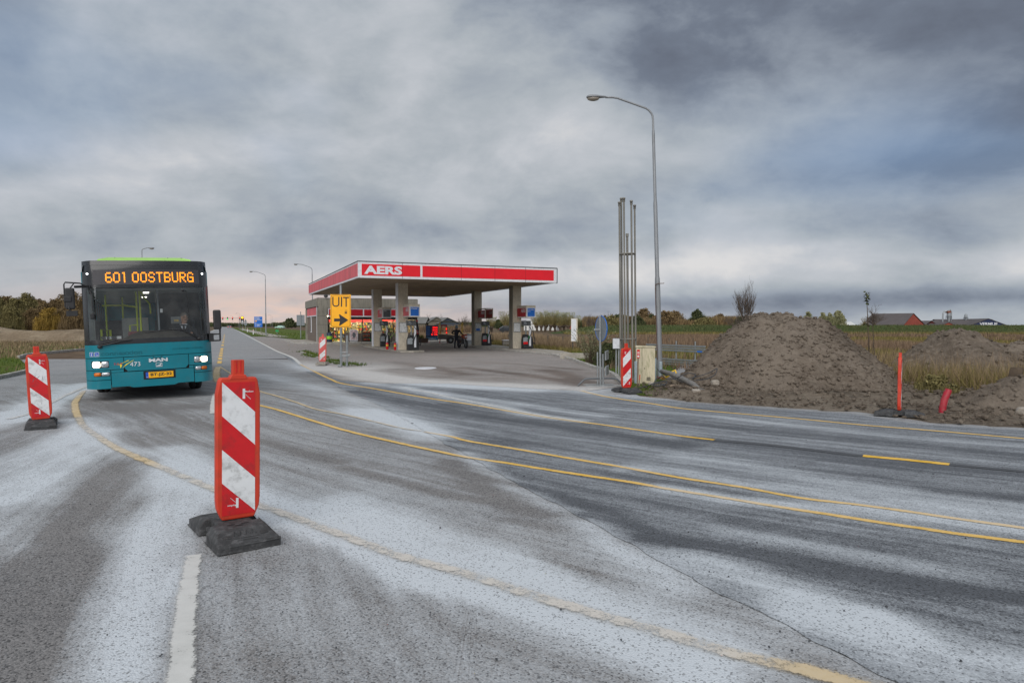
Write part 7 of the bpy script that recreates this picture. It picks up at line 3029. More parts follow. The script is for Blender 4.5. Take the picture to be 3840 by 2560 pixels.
mb.tube([(-0.63, -0.03, 0.03), (-0.50, -0.02, 0.16), (-0.42, -0.01, 0.215), (-0.30, 0, 0.225), (0.35, 0.0, 0.225), (0.46, 0.0, 0.20), (0.55, -0.02, 0.12), (0.64, -0.04, 0.03)], 0.026, 8)
mb.build('curved_foot', m_dgrey, rs)
mb = MB()
mb.box(-0.42, 0.62, -0.09, -0.04, 0.012, 0.04)
mb.box(-0.45, 0.42, 0.35, 0.40, 0.012, 0.04)
mb.box(-0.02, 0.14, -0.10, 0.40, 0.012, 0.035)
mb.build('base_bar', m_steel, rs, bevel=0.008)

# ------------------------------------------------------------------ yellow exit sign
us = thing('exit_sign', 'yellow UIT sign with black arrow on a steel post at the station exit', 'sign', (-6.87, 27.4, 0.02), R(4))
mb = MB()
mb.tube([(0, 0.03, -0.02), (0, 0.03, 3.28)], 0.048, 12)
mb.build('post', m_steel, us)
mb = MB()
mb.tube([(0.22, 0.05, -0.02), (0.24, 0.05, 1.26)], 0.048, 12)
mb.build('short_post', m_steel, us)
mb = MB()
mb.box(-0.06, 0.30, 0.0, 0.10, 0.40, 0.47)
mb.box(-0.06, 0.28, 0.0, 0.10, 0.55, 0.60)
mb.box(0.26, 0.36, -0.02, 0.06, 0.42, 0.50)
mb.box(-0.12, 0.02, -0.06, 0.06, 0.0, 0.10)
mb.build('clamp', m_steel, us, bevel=0.01)
bz0, bz1, bx0, bx1 = 1.58, 2.90, -0.405, 0.405
mb = MB()
mb.prism([(bx0, 0.0, bz0), (bx1, 0.0, bz0), (bx1, 0.0, bz1), (bx0, 0.0, bz1)], (0, -0.022, 0))
bd = mb.build('sign_board', m_yellow, us, bevel=0.006)
mb = MB()


def round_rect(x0, x1, z0, z1, r, n=6):
    pts = []
    for cx, cz, a0 in ((x1 - r, z0 + r, -90), (x1 - r, z1 - r, 0), (x0 + r, z1 - r, 90), (x0 + r, z0 + r, 180)):
        for i in range(n + 1):
            a = R(a0 + 90 * i / n)
            pts.append((cx + r * math.cos(a), cz + r * math.sin(a)))
    return pts


o1 = round_rect(bx0 + 0.025, bx1 - 0.025, bz0 + 0.025, bz1 - 0.025, 0.09)
o2 = round_rect(bx0 + 0.039, bx1 - 0.039, bz0 + 0.039, bz1 - 0.039, 0.076)
k = len(o1)
mb.add([(x, -0.0245, z) for x, z in o1] + [(x, -0.0245, z) for x, z in o2], [(i, (i + 1) % k, k + (i + 1) % k, k + i) for i in range(k)])
mb.build('sign_border', m_signblack, bd)
mb = MB()
mb.add([(x, -0.0245, z) for x, z in ((-0.26, 1.815), (-0.03, 1.822), (-0.065, 1.67), (-0.05, 1.645), (-0.03, 1.65), (0.29, 1.86), (0.295, 1.875), (0.28, 1.89), (-0.03, 2.10), (-0.055, 2.105), (-0.065, 2.085), (-0.03, 1.935), (-0.26, 1.935))], [tuple(range(13))])
mb.build('arrow', m_signblack, bd)
mb = MB()


def zq(x0, x1, z0, z1, y=-0.0245):
    mb.add([(x0, y, z0), (x1, y, z0), (x1, y, z1), (x0, y, z1)], [(0, 1, 2, 3)])


# U I T
zt, zb_ = 2.80, 2.405
uo = [(-0.325, zt), (-0.325, 2.52)] + [(-0.185 + 0.14 * math.cos(a), 2.52 - 0.115 * math.sin(a)) for a in np.linspace(math.pi, 0, 12)] + [(-0.045, zt)]
ui = [(-0.278, zt), (-0.278, 2.52)] + [(-0.185 + 0.093 * math.cos(a), 2.52 - 0.070 * math.sin(a)) for a in np.linspace(math.pi, 0, 12)] + [(-0.092, zt)]
k = len(uo)
mb.add([(x, -0.0245, z) for x, z in uo] + [(x, -0.0245, z) for x, z in ui], [(i, i + 1, k + i + 1, k + i) for i in range(k - 1)])
zq(0.015, 0.063, zb_, zt)
zq(0.105, 0.335, zt - 0.048, zt)
zq(0.197, 0.245, zb_, zt - 0.048)
mb.build('sign_letters', m_signblack, bd)
mb = MB()
zq(0.175, 0.25, 2.13, 2.205)
zq(0.175, 0.185, 2.205, 2.265)
zq(0.24, 0.25, 2.205, 2.265)
zq(0.175, 0.25, 2.255, 2.268)
mb.tube([(0.172, -0.025, 2.20), (0.150, -0.025, 2.19), (0.142, -0.025, 2.15), (0.158, -0.025, 2.125), (0.172, -0.025, 2.13)], 0.004, 4)
mb.build('pump_symbol', m_signblack, bd)

# ------------------------------------------------------------------ sign panel of metal planks behind the heap
A_, B_ = Vector((5.78, 29.4, 0)), Vector((7.45, 26.3, 0))
dr_ = (B_ - A_)
Lp = dr_.length
mpn = thing('metal_plank_stand', 'grey stand of horizontal aluminium planks partly buried by the big heap', 'sign stand', A_, math.atan2(dr_.y, dr_.x))
for z0 in (0.62, 0.72, 0.82, 0.05, 0.15, 0.25):
    mb = MB()
    mb.box(0.0, Lp, -0.02, 0.02, z0, z0 + 0.075)
    mb.build('plank', m_steel, mpn, bevel=0.008)
for x in (Lp * 0.52, Lp * 0.83):
    mb = MB()
    mb.tube([(x, 0.05, -0.05), (x, 0.05, 1.05)], 0.028, 8)
    mb.build('post', m_steel, mpn)
mb = MB()
mb.add([(Lp * 0.88, -0.022, 0.63), (Lp * 0.96, -0.022, 0.63), (Lp * 0.96, -0.022, 0.69), (Lp * 0.88, -0.022, 0.69)], [(0, 1, 2, 3)])
mb.build('blue_mark', m_blue, mpn)

# ------------------------------------------------------------------ debris by the cabinet
gp = MB()
cpts = [(2482, 1392, 20.4, 0), (2520, 1402, 19.2, 0), (2560, 1420, 18.2, 0), (2600, 1441, 17.5, 0), (2622, 1460, 17.1, 0), (2636, 1468, 16.9, 0)]
pts = []
for px, py, d, z in cpts:
    p = AT(px, py, d)
    pts.append(Vector((p.x, d, p.z)))
q = []
for i in range(len(pts) - 1):
    for k in range(8):
        q.append(pts[i].lerp(pts[i + 1], k / 8))
q.append(pts[-1])
gp.tube(q, [0.068 + (0.006 if i % 2 else -0.002) for i in range(len(q))], 14)
o = gp.build('drain_pipe', m_pipe)
tag(o, 'grey ribbed drain pipe lying against the big earth heap', 'pipe')
rp = thing('drain_pipe', 'red drain pipe sticking crooked out of the dirt', 'pipe', G(3536, 1556), rot=(0, 0, 0))
mb = MB()
ppts = [(-0.02, 0, -0.1), (-0.01, 0, 0.12), (0.02, 0, 0.28), (0.075, 0.0, 0.42), (0.10, 0, 0.48)]
mb.tube(ppts, 0.062, 16, caps=False)
mb.tube([(0.10, 0, 0.482), (0.075, 0.0, 0.42), (0.03, 0, 0.31)], 0.054, 16, caps=False)
mb.build('pipe_wall', m_redpipe, rp)
mb = MB()
c0 = Vector((0.10, 0, 0.48))
mb.torus(c0, (0.4, 0, 0.9), 0.058, 0.006, 18, 5)
mb.build('pipe_rim', m_redpipe, rp)
for (a, b, w, h, lab) in (((2526, 1440), (2628, 1508), 0.19, 0.05, 'long weathered plank half buried in dirt below the grey pipe'),):
    p, q_ = G(*a), G(*b)
    t = (q_ - p)
    M_ = Matrix.Translation(p + Vector((0, 0, 0.10))) @ Matrix.Rotation(math.atan2(t.y, t.x), 4, 'Z') @ Matrix.Rotation(R(4), 4, 'Y') @ Matrix.Rotation(R(-28), 4, 'X')
    mb = MB()
    mb.box(0, t.length, -w / 2, w / 2, -h / 2, h / 2, M_)
    tag(mb.build('wooden_plank', m_plank, bevel=0.012), lab, 'plank')
for (px, py, sz, rz, lab) in ((2474, 1428, (0.10, 0.05, 0.03), 0.4, 'broken red brick among the cables by the bollard'), (2560, 1462, (0.34, 0.06, 0.022), -0.55, 'short dark plank lying in the dirt beside the long plank'),
                              (2446, 1452, (0.12, 0.07, 0.03), 0.9, 'flat piece of pale rubble on the grass edge'), (2610, 1486, (0.09, 0.06, 0.05), 0.2, 'small lump of rubble in the dirt near the pipe end')):
    p = G(px, py)
    mb = MB()
    mb.box(-sz[0], sz[0], -sz[1], sz[1], -sz[2], sz[2], Matrix.Translation(p + Vector((0, 0, 0.07 + sz[2]))) @ Matrix.Rotation(rz, 4, 'Z') @ Matrix.Rotation(0.25, 4, 'X'))
    nm = 'brick' if 'brick' in lab else 'wooden_plank' if 'plank' in lab else 'rubble_piece'
    tag(mb.build(nm, m_clay if nm == 'brick' else m_wood if 'plank' in nm else m_stone, bevel=0.012), lab, {'brick': 'brick', 'wooden_plank': 'plank'}.get(nm, 'rubble'))
p = G(2486, 1432)
mb = MB()
mb.box(-0.07, 0.07, -0.05, 0.05, -0.01, 0.09, Matrix.Translation(p + Vector((0.05, 0.3, 0.08))) @ Matrix.Rotation(R(30), 4, 'Z') @ Matrix.Rotation(R(30), 4, 'X'))
tag(mb.build('wood_offcut', MT('offcut', srgb(186, 144, 86), 0.8, var=0.2), bevel=0.006), 'short light wood offcut among the cables', 'wood offcut')
yh = MB()
pp = [AT(2495, 1416, 19.9), AT(2520, 1404, 19.9), AT(2514, 1396, 20.1), AT(2533, 1388, 20.1), AT(2536, 1400, 20.0)]
yh.tube(pp, 0.024, 8)
tag(yh.build('yellow_handle', m_yplast), 'bent yellow plastic handle lying behind the grey pipe', 'plastic handle')


def cable(label, pts, r=0.012):
    P = [AT(p[0], p[1], p[2] - 0.9) for p in pts]
    q = []
    PP = [P[0] * 2 - P[1]] + P + [P[-1] * 2 - P[-2]]
    for i in range(1, len(PP) - 2):
        a, b, c, d = PP[i - 1:i + 3]
        for k in range(6):
            t = k / 6
            q.append(0.5 * ((2 * b) + (c - a) * t + (2 * a - 5 * b + 4 * c - d) * t * t + (3 * b - a - 3 * c + d) * t ** 3))
    q.append(P[-1])
    mb = MB()
    mb.tube(q, r, 6)
    return tag(mb.build('cable', m_cable), label, 'cable', 'loose grey cables by the cabinet')


cable('grey cable looping high over the drain pipe', [(2483, 1407, 19.4), (2500, 1420, 19.2), (2530, 1420, 19), (2555, 1408, 18.9), (2580, 1399, 18.9), (2604, 1402, 18.9), (2607, 1408, 18.8), (2595, 1425, 18.6)])
cable('grey cable looping up onto the big earth heap', [(2580, 1419, 18.6), (2620, 1410, 18.5), (2660, 1397, 18.6), (2684, 1383, 18.8), (2689, 1384, 18.8), (2680, 1405, 18.5), (2650, 1420, 18.2), (2600, 1427, 18)])
cable('grey cable running from the bollard down to the grass', [(2462, 1380, 20.6), (2482, 1407, 20.0), (2460, 1420, 19.6), (2449, 1438, 19.2), (2420, 1448, 18.6), (2380, 1460, 18)])
cable('grey cable coiled flat in front of the cabinet', [(2440, 1441, 18.9), (2470, 1432, 18.9), (2500, 1431, 18.7), (2490, 1442, 18.5), (2460, 1446, 18.5), (2448, 1440, 18.7), (2470, 1436, 18.8), (2494, 1446, 18.4)], 0.014)
cable('grey cable end trailing over the plank', [(2480, 1412, 19.3), (2505, 1406, 19.2), (2530, 1420, 19.0), (2560, 1433, 18.6)], 0.010)


def stone(label, px, py, s, seed, z=0.0):
    b = bmesh.new()
    bmesh.ops.create_icosphere(b, subdivisions=2, radius=1)
    rr = random.Random(seed)
    off = Vector((rr.random() * 9, rr.random() * 9, 0))
    for v in b.verts:
        v.co *= 1 + 0.35 * mnoise.noise(v.co * 1.3 + off)
        v.co = Vector((max(-0.8, min(0.8, v.co.x)), max(-0.8, min(0.8, v.co.y)), max(-0.6, min(0.7, v.co.z))))
    me = bpy.data.meshes.new('stone')
    b.to_mesh(me)
    b.free()
    me.materials.append(m_stone)
    p = G(px, py)
    o = link('stone', me, loc=p + Vector((0, 0, s * 0.35 + z)))
    o.scale = (s * 1.1, s, s * 0.9)
    o.rotation_euler = (0, 0, rr.random() * 6)
    return tag(o, label, 'stone')


stone('pale angular stone at the foot of the big heap near the road', 3022, 1500, 0.11, 1)
stone('light broken stone on the lower left slope of the big heap', 2682, 1466, 0.11, 2, 0.18)
stone('rounded stone lying on the dirt in front of the small heap', 3838, 1562, 0.13, 3, 0.05)

# litter and grit on the asphalt
rr = np.random.default_rng(12)
n = 260
px, py = rr.uniform(100, 3800, n), rr.uniform(1500, 2500, n)
P = [G(a, b) for a, b in zip(px, py)]
bv, bf = ico()
s = 0.002 + 0.006 * rr.random(n) ** 3
V = bv[None] * s[:, None, None] * (1 + 0.5 * (rr.random((n, len(bv), 1)) - 0.5)) + np.array([[p.x, p.y, 0.012] for p in P])[:, None]
npmesh('grit', V.reshape(-1, 3), (bf[None] + (np.arange(n) * len(bv))[:, None, None]).reshape(-1, 3), m_cable, kind='stuff', smooth=False)

# hatched letters of dried spray paint on the far lane are plain streaks in the dust, part of the road

# stump
st = MB()
sp_ = AT(3800, 1440, 14.6)
prof = []
for i in range(9):
    a = 2 * math.pi * i / 9
    prof.append(Vector((0.13 * math.cos(a) * (1 + 0.2 * math.sin(3 * a)), 0.13 * math.sin(a), 0)))
vs = []
for z, sc, dx in ((-0.2, 1.25, -0.05), (0.2, 1.0, 0.0), (0.5, 0.95, 0.06), (0.62, 0.9, 0.09)):
    for p in prof:
        vs.append((p.x * sc + dx, p.y * sc, z + (0.05 * math.sin(p.x * 40) if z > 0.5 else 0)))
fs = [(i * 9 + j, i * 9 + (j + 1) % 9, (i + 1) * 9 + (j + 1) % 9, (i + 1) * 9 + j) for i in range(3) for j in range(9)] + [tuple(range(27, 36))]
st.add(vs, fs)
o = st.build('tree_stump', m_bark, loc=(sp_.x, 14.6, 0.15), bevel=0.01)
tag(o, 'grey broken tree stump standing in the weeds behind the small heap', 'stump')

# low concrete block by the footway corner
mb = MB()
mb.box(-0.78, 0.78, -0.17, 0.17, 0, 0.30)
tag(mb.build('concrete_block', m_concrete, loc=G(2160, 1346), rot=(0, 0, R(-24)), bevel=0.02), 'long low concrete block beside the forecourt kerb and the shrub', 'concrete block')
# white notice board on a post
nb = thing('notice_board', 'narrow white board on a dark post behind the low concrete block', 'notice board', G(2148, 1316), R(-4))
mb = MB()
mb.box(-0.03, 0.03, -0.02, 0.02, -0.02, 2.0)
mb.box(0.19, 0.25, -0.03, 0.03, 0.55, 2.1)
mb.build('post', m_intdark, nb)
mb = MB()
mb.box(-0.12, 0.30, -0.05, -0.015, 0.62, 2.12)
mb.build('board_frame', m_column, nb)
mb = MB()
mb.box(-0.10, 0.22, -0.06, -0.045, 0.66, 2.08)
mb.build('board', m_aerswhite, nb)

# fence posts in the dry grass
FPX = [(1840, 1284, 26), (1905, 1283, 24), (2002, 1288, 26), (2054, 1289, 26), (2112, 1293, 27), (2166, 1292, 24), (2431, 1296, 26), (2510, 1300, 26), (1722, 1284, 24), (2600, 1296, 22)]
ORD = ['first', 'second', 'third', 'fourth', 'fifth', 'sixth', 'seventh', 'eighth', 'ninth', 'tenth', 'eleventh', 'twelfth', 'thirteenth', 'fourteenth', 'fifteenth', 'sixteenth', 'seventeenth', 'eighteenth']
FLAB = ['wooden fence post in the dry grass, first right of the rear right column', 'wooden fence post behind the stone trough', 'wooden fence post, first right of the front right pump', 'wooden fence post, second right of the front right pump',
        'wooden fence post close to the left of the white notice board', 'wooden fence post just right of the white notice board', 'wooden fence post between pole cluster and street lamp', 'wooden fence post behind the metal planks',
        'wooden fence post behind the motorcycle and notice box', 'wooden fence post right of the metal planks by the big heap']
for (px, py, hpx), lab in zip(FPX, FLAB):
    p = G(px, py)
    h = hpx * p.y / 2560 * 1.25
    mb = MB()
    mb.tube([(0, 0, -0.05), (random.uniform(-.05, .05), 0, h)], [0.055, 0.05], 7)
    o = mb.build('fence_post', m_post, loc=p)
    tag(o, lab, 'fence post', 'wooden fence posts along the field')

# ------------------------------------------------------------------ things along the far road
dsn = thing('direction_sign', 'blue road direction sign with white lines on two posts by the far road', 'direction sign', (AT(969, 1240, 174).x, 174, 0), R(18))
mb = MB()
for x in (-0.6, 0.6):
    mb.tube([(x, 0.05, 0), (x, 0.05, 3.6)], 0.05, 6)
mb.build('post', m_steel, dsn)
mb = MB()
mb.box(-0.98, 0.98, -0.04, 0.04, 1.15, 3.82)
b_ = mb.build('sign_board', m_blue, dsn)
mb = MB()
for i, (x0, x1) in enumerate(((-0.85, 0.2), (-0.85, 0.45), (-0.85, 0.3), (-0.85, 0.8))):
    mb.box(x0, x1, -0.05, -0.04, 3.60 - i * 0.23, 3.68 - i * 0.23)
for i, (x0, x1) in enumerate(((-0.4, 0.75), (-0.4, 0.4), (-0.4, 0.3))):
    mb.box(x0, x1, -0.05, -0.04, 1.80 - i * 0.23, 1.88 - i * 0.23)
mb.box(-0.75, -0.69, -0.05, -0.04, 1.25, 2.4)
mb.box(-0.69, -0.35, -0.05, -0.04, 2.02, 2.08)
mb.build('sign_line', m_white, b_)
mb = MB()
mb.box(-0.85, -0.35, -0.05, -0.04, 2.55, 2.78)
mb.build('route_tag', m_yellow, b_)

bs = thing('sign_back', 'grey back of a road sign on a single post left of the shop', 'road sign', (AT(1128, 1268, 85).x, 85, 0), R(14))
mb = MB()
mb.tube([(0, -0.04, 0), (0, -0.04, 3.35)], 0.05, 8)
mb.build('post', m_steel, bs)
mb = MB()
mb.box(-0.48, 0.48, 0, 0.04, 1.62, 2.94)
mb.build('sign_board', m_signback, bs)

gs = thing('green_sign', 'small green sign on a short post in the verge grass', 'sign', (AT(1039, 1250, 121).x, 121, 0), R(10))
mb = MB()
mb.tube([(0, 0.03, 0), (0, 0.03, 0.7)], 0.04, 6)
mb.build('post', m_steel, gs)
mb = MB()
mb.box(-0.27, 0.27, -0.02, 0.02, 0.45, 0.85)
mb.build('sign_board', m_green, gs)

vm = thing('warning_signal', 'black warning signal board with a lit amber lamp and triangle by the road', 'warning signal', (AT(909, 1230, 190).x, 190, 0), R(20))
mb = MB()
mb.tube([(0, 0.1, 0), (0, 0.1, 2.0)], 0.06, 6)
mb.build('post', m_dgrey, vm)
mb = MB()
mb.prism([(x, -0.06, z) for x, z in round_rect(-0.42, 0.42, 1.9, 4.1, 0.38)], (0, 0.12, 0))
mb.build('signal_board', m_black, vm)
mb = MB()
mb.ell((0.0, -0.08, 3.72), (0.22, 0.06, 0.22), 12, 8)
mb.build('lit_lamp', m_amberl, vm)
mb = MB()
mb.add([(-0.30, -0.075, 2.45), (0.30, -0.075, 2.45), (0.0, -0.075, 3.05)], [(0, 1, 2)])
mb.box(-0.3, 0.3, -0.08, -0.06, 2.05, 2.25)
mb.build('triangle_symbol', m_white, vm)

ts = thing('triangular_sign', 'triangular sign seen from behind above a round sign back', 'traffic sign', (AT(921, 1230, 200).x, 200, 0), R(20))
mb = MB()
mb.tube([(0, 0.05, 0), (0, 0.05, 3.4)], 0.05, 6)
mb.build('post', m_steel, ts)
mb = MB()
mb.prism([(-0.45, 0, 2.55), (0.45, 0, 2.55), (0.0, 0, 3.35)], (0, 0.03, 0))
mb.build('triangle_board', m_signback, ts)
mb = MB()
mb.prism([(0.45 * math.cos(t), 0, 2.0 + 0.45 * math.sin(t)) for t in np.linspace(0, 6.28, 17)[:-1]], (0, 0.03, 0))
mb.build('round_board', m_signback, ts)

sgx = AT(899, 1222, 250)
sgn = thing('signal_gantry', 'traffic signal gantry arm with hanging lights over the far road', 'traffic signals', (sgx.x, 250, 0), R(0))
mb = MB()
mb.tube([(0, 0, 0), (0, 0, 4.4)], 0.10, 8)
mb.tube([(0, 0, 4.15), (-10.5, 0, 4.1)], 0.06, 6)
mb.build('gantry_arm', m_dgrey, sgn)
for x, mt in ((-6.2, m_redl), (-4.45, m_greenl), (-2.6, m_redl), (0.0, m_redl)):
    mb = MB()
    mb.box(x - 0.18, x + 0.18, -0.12, 0.12, 3.55, 4.55)
    sgl = mb.build('signal_head', m_black, sgn, bevel=0.04)
    mb = MB()
    mb.ell((x, -0.13, 3.8 if mt is m_greenl else 4.3), (0.10, 0.04, 0.10), 10, 6)
    mb.build('signal_lamp', mt, sgl)

for (px, py, lab) in ((950, 1249, 'white reflector post at the near end of the far cycle path'), (928, 1240, 'white reflector post in the middle of the far verge'), (911, 1234, 'white reflector post at the far end of the verge')):
    p = G(px, py + 5)
    q_ = thing('reflector_post', lab, 'reflector post', p, group='white reflector posts along the far road')
    mb = MB()
    mb.prism([(-0.07, -0.04, 0), (0.07, -0.04, 0), (0.06, -0.04, 0.92), (-0.06, -0.04, 0.86)], (0, 0.08, 0))
    mb.build('post_body', m_white, q_)
    mb = MB()
    mb.box(-0.05, 0.05, -0.05, -0.04, 0.66, 0.8)
    mb.build('red_reflector', m_red, q_)


def car(label, loc, rz, mt, lights):
    root = thing('car', label, 'car', loc, rz)
    mb = MB()
    side = [(-2.1, 0.35), (2.1, 0.35), (2.1, 0.75), (1.9, 0.88), (1.0, 0.95), (0.4, 1.42), (-1.2, 1.45), (-1.9, 1.0), (-2.1, 0.9)]
    mb.prism([(x, -0.85, z) for x, z in side], (0, 1.7, 0))
    mb.build('car_body', mt, root, bevel=0.08)
    mb = MB()
    mb.prism([(-1.86, -0.7, 1.02), (-1.22, -0.62, 1.40), (-1.22, 0.62, 1.40), (-1.86, 0.7, 1.02)], (-0.03, 0, 0.02))
    mb.prism([(-1.0, -0.87, 1.0), (0.7, -0.87, 1.0), (0.3, -0.87, 1.36), (-1.0, -0.87, 1.38)], (0, 0.02, 0))
    mb.build('car_window', m_screen, root)
    for x in (-1.3, 1.3):
        for y in (-0.75, 0.75):
            mb = MB()
            mb.cyl((x, y - 0.1, 0.32), (x, y + 0.1, 0.32), 0.32, n=14)
            mb.build('wheel', m_rubber, root)
    for y in (-0.62, 0.62):
        mb = MB()
        mb.box(-2.13, -2.08, y - 0.14, y + 0.14, 0.68, 0.86)
        mb.build('tail_light', lights, root)
    return root


p = edge_pt(345, 1.8)
car('far car with lit red tail lights driving away on the road', (p.x, p.y, 0), math.atan2(RD.y, RD.x), m_carsilver, m_ledred)
p = AT(1050, 1226, 300)
car('pale green car far off beyond the verge field', (p.x, 300, 0), R(170), m_cargreen, m_red)
p = AT(1907, 1227, 150)
car('dark parked car behind the far willow near the column', (p.x, 150, 0), R(5), MT('car_paint_dark', srgb(40, 44, 50), 0.3), m_red)

# ------------------------------------------------------------------ far buildings
def gable(name, label, cat, loc, rz, w, d, eave, ridge, wall, roof, gable_mat=None, overhang=0.3, split=0.5, windows=()):
    """ridge runs along local y; gable faces local -y"""
    root = thing(name, label, cat, loc, rz)
    mb = MB()
    rx = -w / 2 + w * split
    mb.prism([(-w / 2, 0, -0.1), (w / 2, 0, -0.1), (w / 2, 0, eave), (rx, 0, ridge - 0.15), (-w / 2, 0, eave)], (0, d, 0))
    mb.build('wall', gable_mat or wall, root)
    for s, nm in ((-1, 'roof_slope'), (1, 'roof_slope')):
        xe = s * (w / 2 + overhang)
        ze = eave - (ridge - eave) * overhang / (w / 2)
        mb = MB()
        mb.prism([(rx, -overhang, ridge), (xe, -overhang, ze), (xe, -overhang, ze - 0.15), (rx, -overhang, ridge - 0.15)], (0, d + 2 * overhang, 0))
        mb.build(nm, roof, root)
    for (x, z, ww, hh, mt) in windows:
        mb = MB()
        mb.box(x - ww / 2, x + ww / 2, -0.06, 0.02, z, z + hh)
        mb.build('window', mt, root)
    return root


def W_(px, d):
    return (px - 1920) / 2560 * d


def Z_(py, d):
    return CAM_H - (py - 1218) / 2560 * d


m_barnwall = MT('barn_wall', srgb(104, 100, 88), 0.9, var=0.1, vs=0.5)
m_barnroof = MT('barn_roof', srgb(112, 112, 110), 0.8, var=0.1, vs=0.4)
m_barnblue = MT('barn_gable_dark', srgb(58, 66, 76), 0.9, var=0.1, vs=0.5)
m_whitefar = MT('white_render', srgb(206, 206, 204), 0.8, var=0.05, vs=0.4)
m_rooftile = MT('roof_tile_dark', srgb(80, 74, 72), 0.85, var=0.12, vs=0.4)
m_greyroof = MT('sheet_roof_grey', srgb(86, 80, 80), 0.8, var=0.1, vs=0.3)
d = 190
gable('farm_barn', 'grey barn with olive gable behind the price board, left of the two barns', 'barn', (W_(1638, d), d, 0), R(12), 4.6, 14, Z_(1206, d), Z_(1187, d), m_barnwall, m_barnroof, windows=((0.3, 0.2, 2.0, 1.6, m_screen),))
mb = MB()
p = (W_(1600, d), d + 3, 0)
gable('farm_barn', 'long low barn roof left of the olive gable barn', 'barn', (W_(1600, d), d + 2, 0), R(80), 4.4, 3.6, Z_(1208, d), Z_(1188, d), m_barnwall, m_barnroof)
gable('farm_barn', 'dark gabled barn with grey roof behind the motorcyclist', 'barn', (W_(1688, d), d - 2, 0), R(18), 5.6, 16, Z_(1210, d), Z_(1190, d), m_barnblue, m_barnroof, split=0.40)
gable('farm_house', 'small dark roofed house with a white wall beside the cola bottle', 'house', (W_(1562, d), d + 4, 0), R(75), 5, 3.4, Z_(1212, d), Z_(1199, d), m_whitefar, m_rooftile)
mb = MB()
dh = 185
for i in range(1):
    pass
hd = thing('field_hedge', 'long brown hedge in front of the two farm barns', 'hedge', (W_(1560, 150), 150, 0))
rr = np.random.default_rng(70)
n = 3200
x = rr.uniform(0, W_(1770, 150) - W_(1560, 150), n)
blades('hedge_twigs', x, rr.normal(0, 0.5, n), np.zeros(n) - 0.05, rr.uniform(0.8, 2.0, n), np.full(n, 0.12), m_reed, 0.3, 71, kind='stuff', parent=hd)

d = 215
gable('farm_house', 'white roofed house between the pollard willows, left one', 'house', (W_(2052, d), d, 0), R(68), 7.0, 6.5, Z_(1211, d), Z_(1199, d), m_whitefar, m_whitefar)
gable('farm_house', 'pale grey roofed house between the pollard willows, middle one', 'house', (W_(2095, d), d + 3, 0), R(78), 7.0, 7.5, Z_(1211, d), Z_(1201, d), m_whitefar, m_barnroof)
gable('farm_house', 'red brick house with white trimmed gable near the white notice board', 'house', (W_(2152, d), d - 6, 0), R(-14), 3.9, 7, Z_(1212, d), Z_(1198, d), m_brown, m_rooftile,
      windows=((0.2, 2.0, 0.9, 0.7, m_whitefar), (0.2, 2.05, 0.7, 0.55, m_screen)))

d = 300
ob = gable('brick_warehouse', 'large red brick warehouse with dark roof behind the dyke', 'warehouse', (W_(3428, d), d, 0), R(38), 24, 17, Z_(1221, d), Z_(1174, d), m_brown, m_greyroof, split=0.44)
gable('brick_warehouse', 'low dark roofed shed right of the red brick warehouse', 'warehouse', (W_(3500, d + 20), d + 20, 0), R(80), 12, 10, Z_(1216, d + 20), Z_(1202, d + 20), m_brown, m_greyroof)
gable('brick_warehouse', 'small red gable below the tall dust silo', 'warehouse', (W_(3556, d - 5), d - 5, 0), R(-8), 7.6, 14, Z_(1222, d), Z_(1208, d), m_brown, m_greyroof)
gable('brick_warehouse', 'long dark roofed hall between the silos and the navy gable', 'warehouse', (W_(3625, d + 5), d + 5, 0), R(78), 14, 14, Z_(1218, d), Z_(1201, d), m_brown, m_greyroof)
vb = gable('company_hall', 'dark roofed hall with navy gable lettered VERMUE', 'warehouse', (W_(3706, d - 10), d - 10, 0), R(-16), 15.5, 60, Z_(1222, d), Z_(1194.5, d), m_navy, m_greyroof, gable_mat=m_navy)
lettering('VERMUE', m_aerswhite, vb, basis((-3.3, -0.10, Z_(1220, d - 10)), (1, 0, 0), (0, 0, 1)), 1.0, 'gable_letters', bold=0.02, fit=(6.6, 1.25))
gable('company_hall', 'long dark roof running right from the navy gable', 'warehouse', (W_(3800, d), d + 14, 0), R(80), 22, 24, Z_(1222, d), Z_(1195.5, d), m_navy, m_greyroof)
gable('white_shed', 'long low white shed behind the dyke left of the warehouse', 'shed', (W_(3188, d + 40), d + 40, 0), R(88), 12, 13, Z_(1218, d + 40), Z_(1206, d + 40), m_whitefar, m_whitefar)


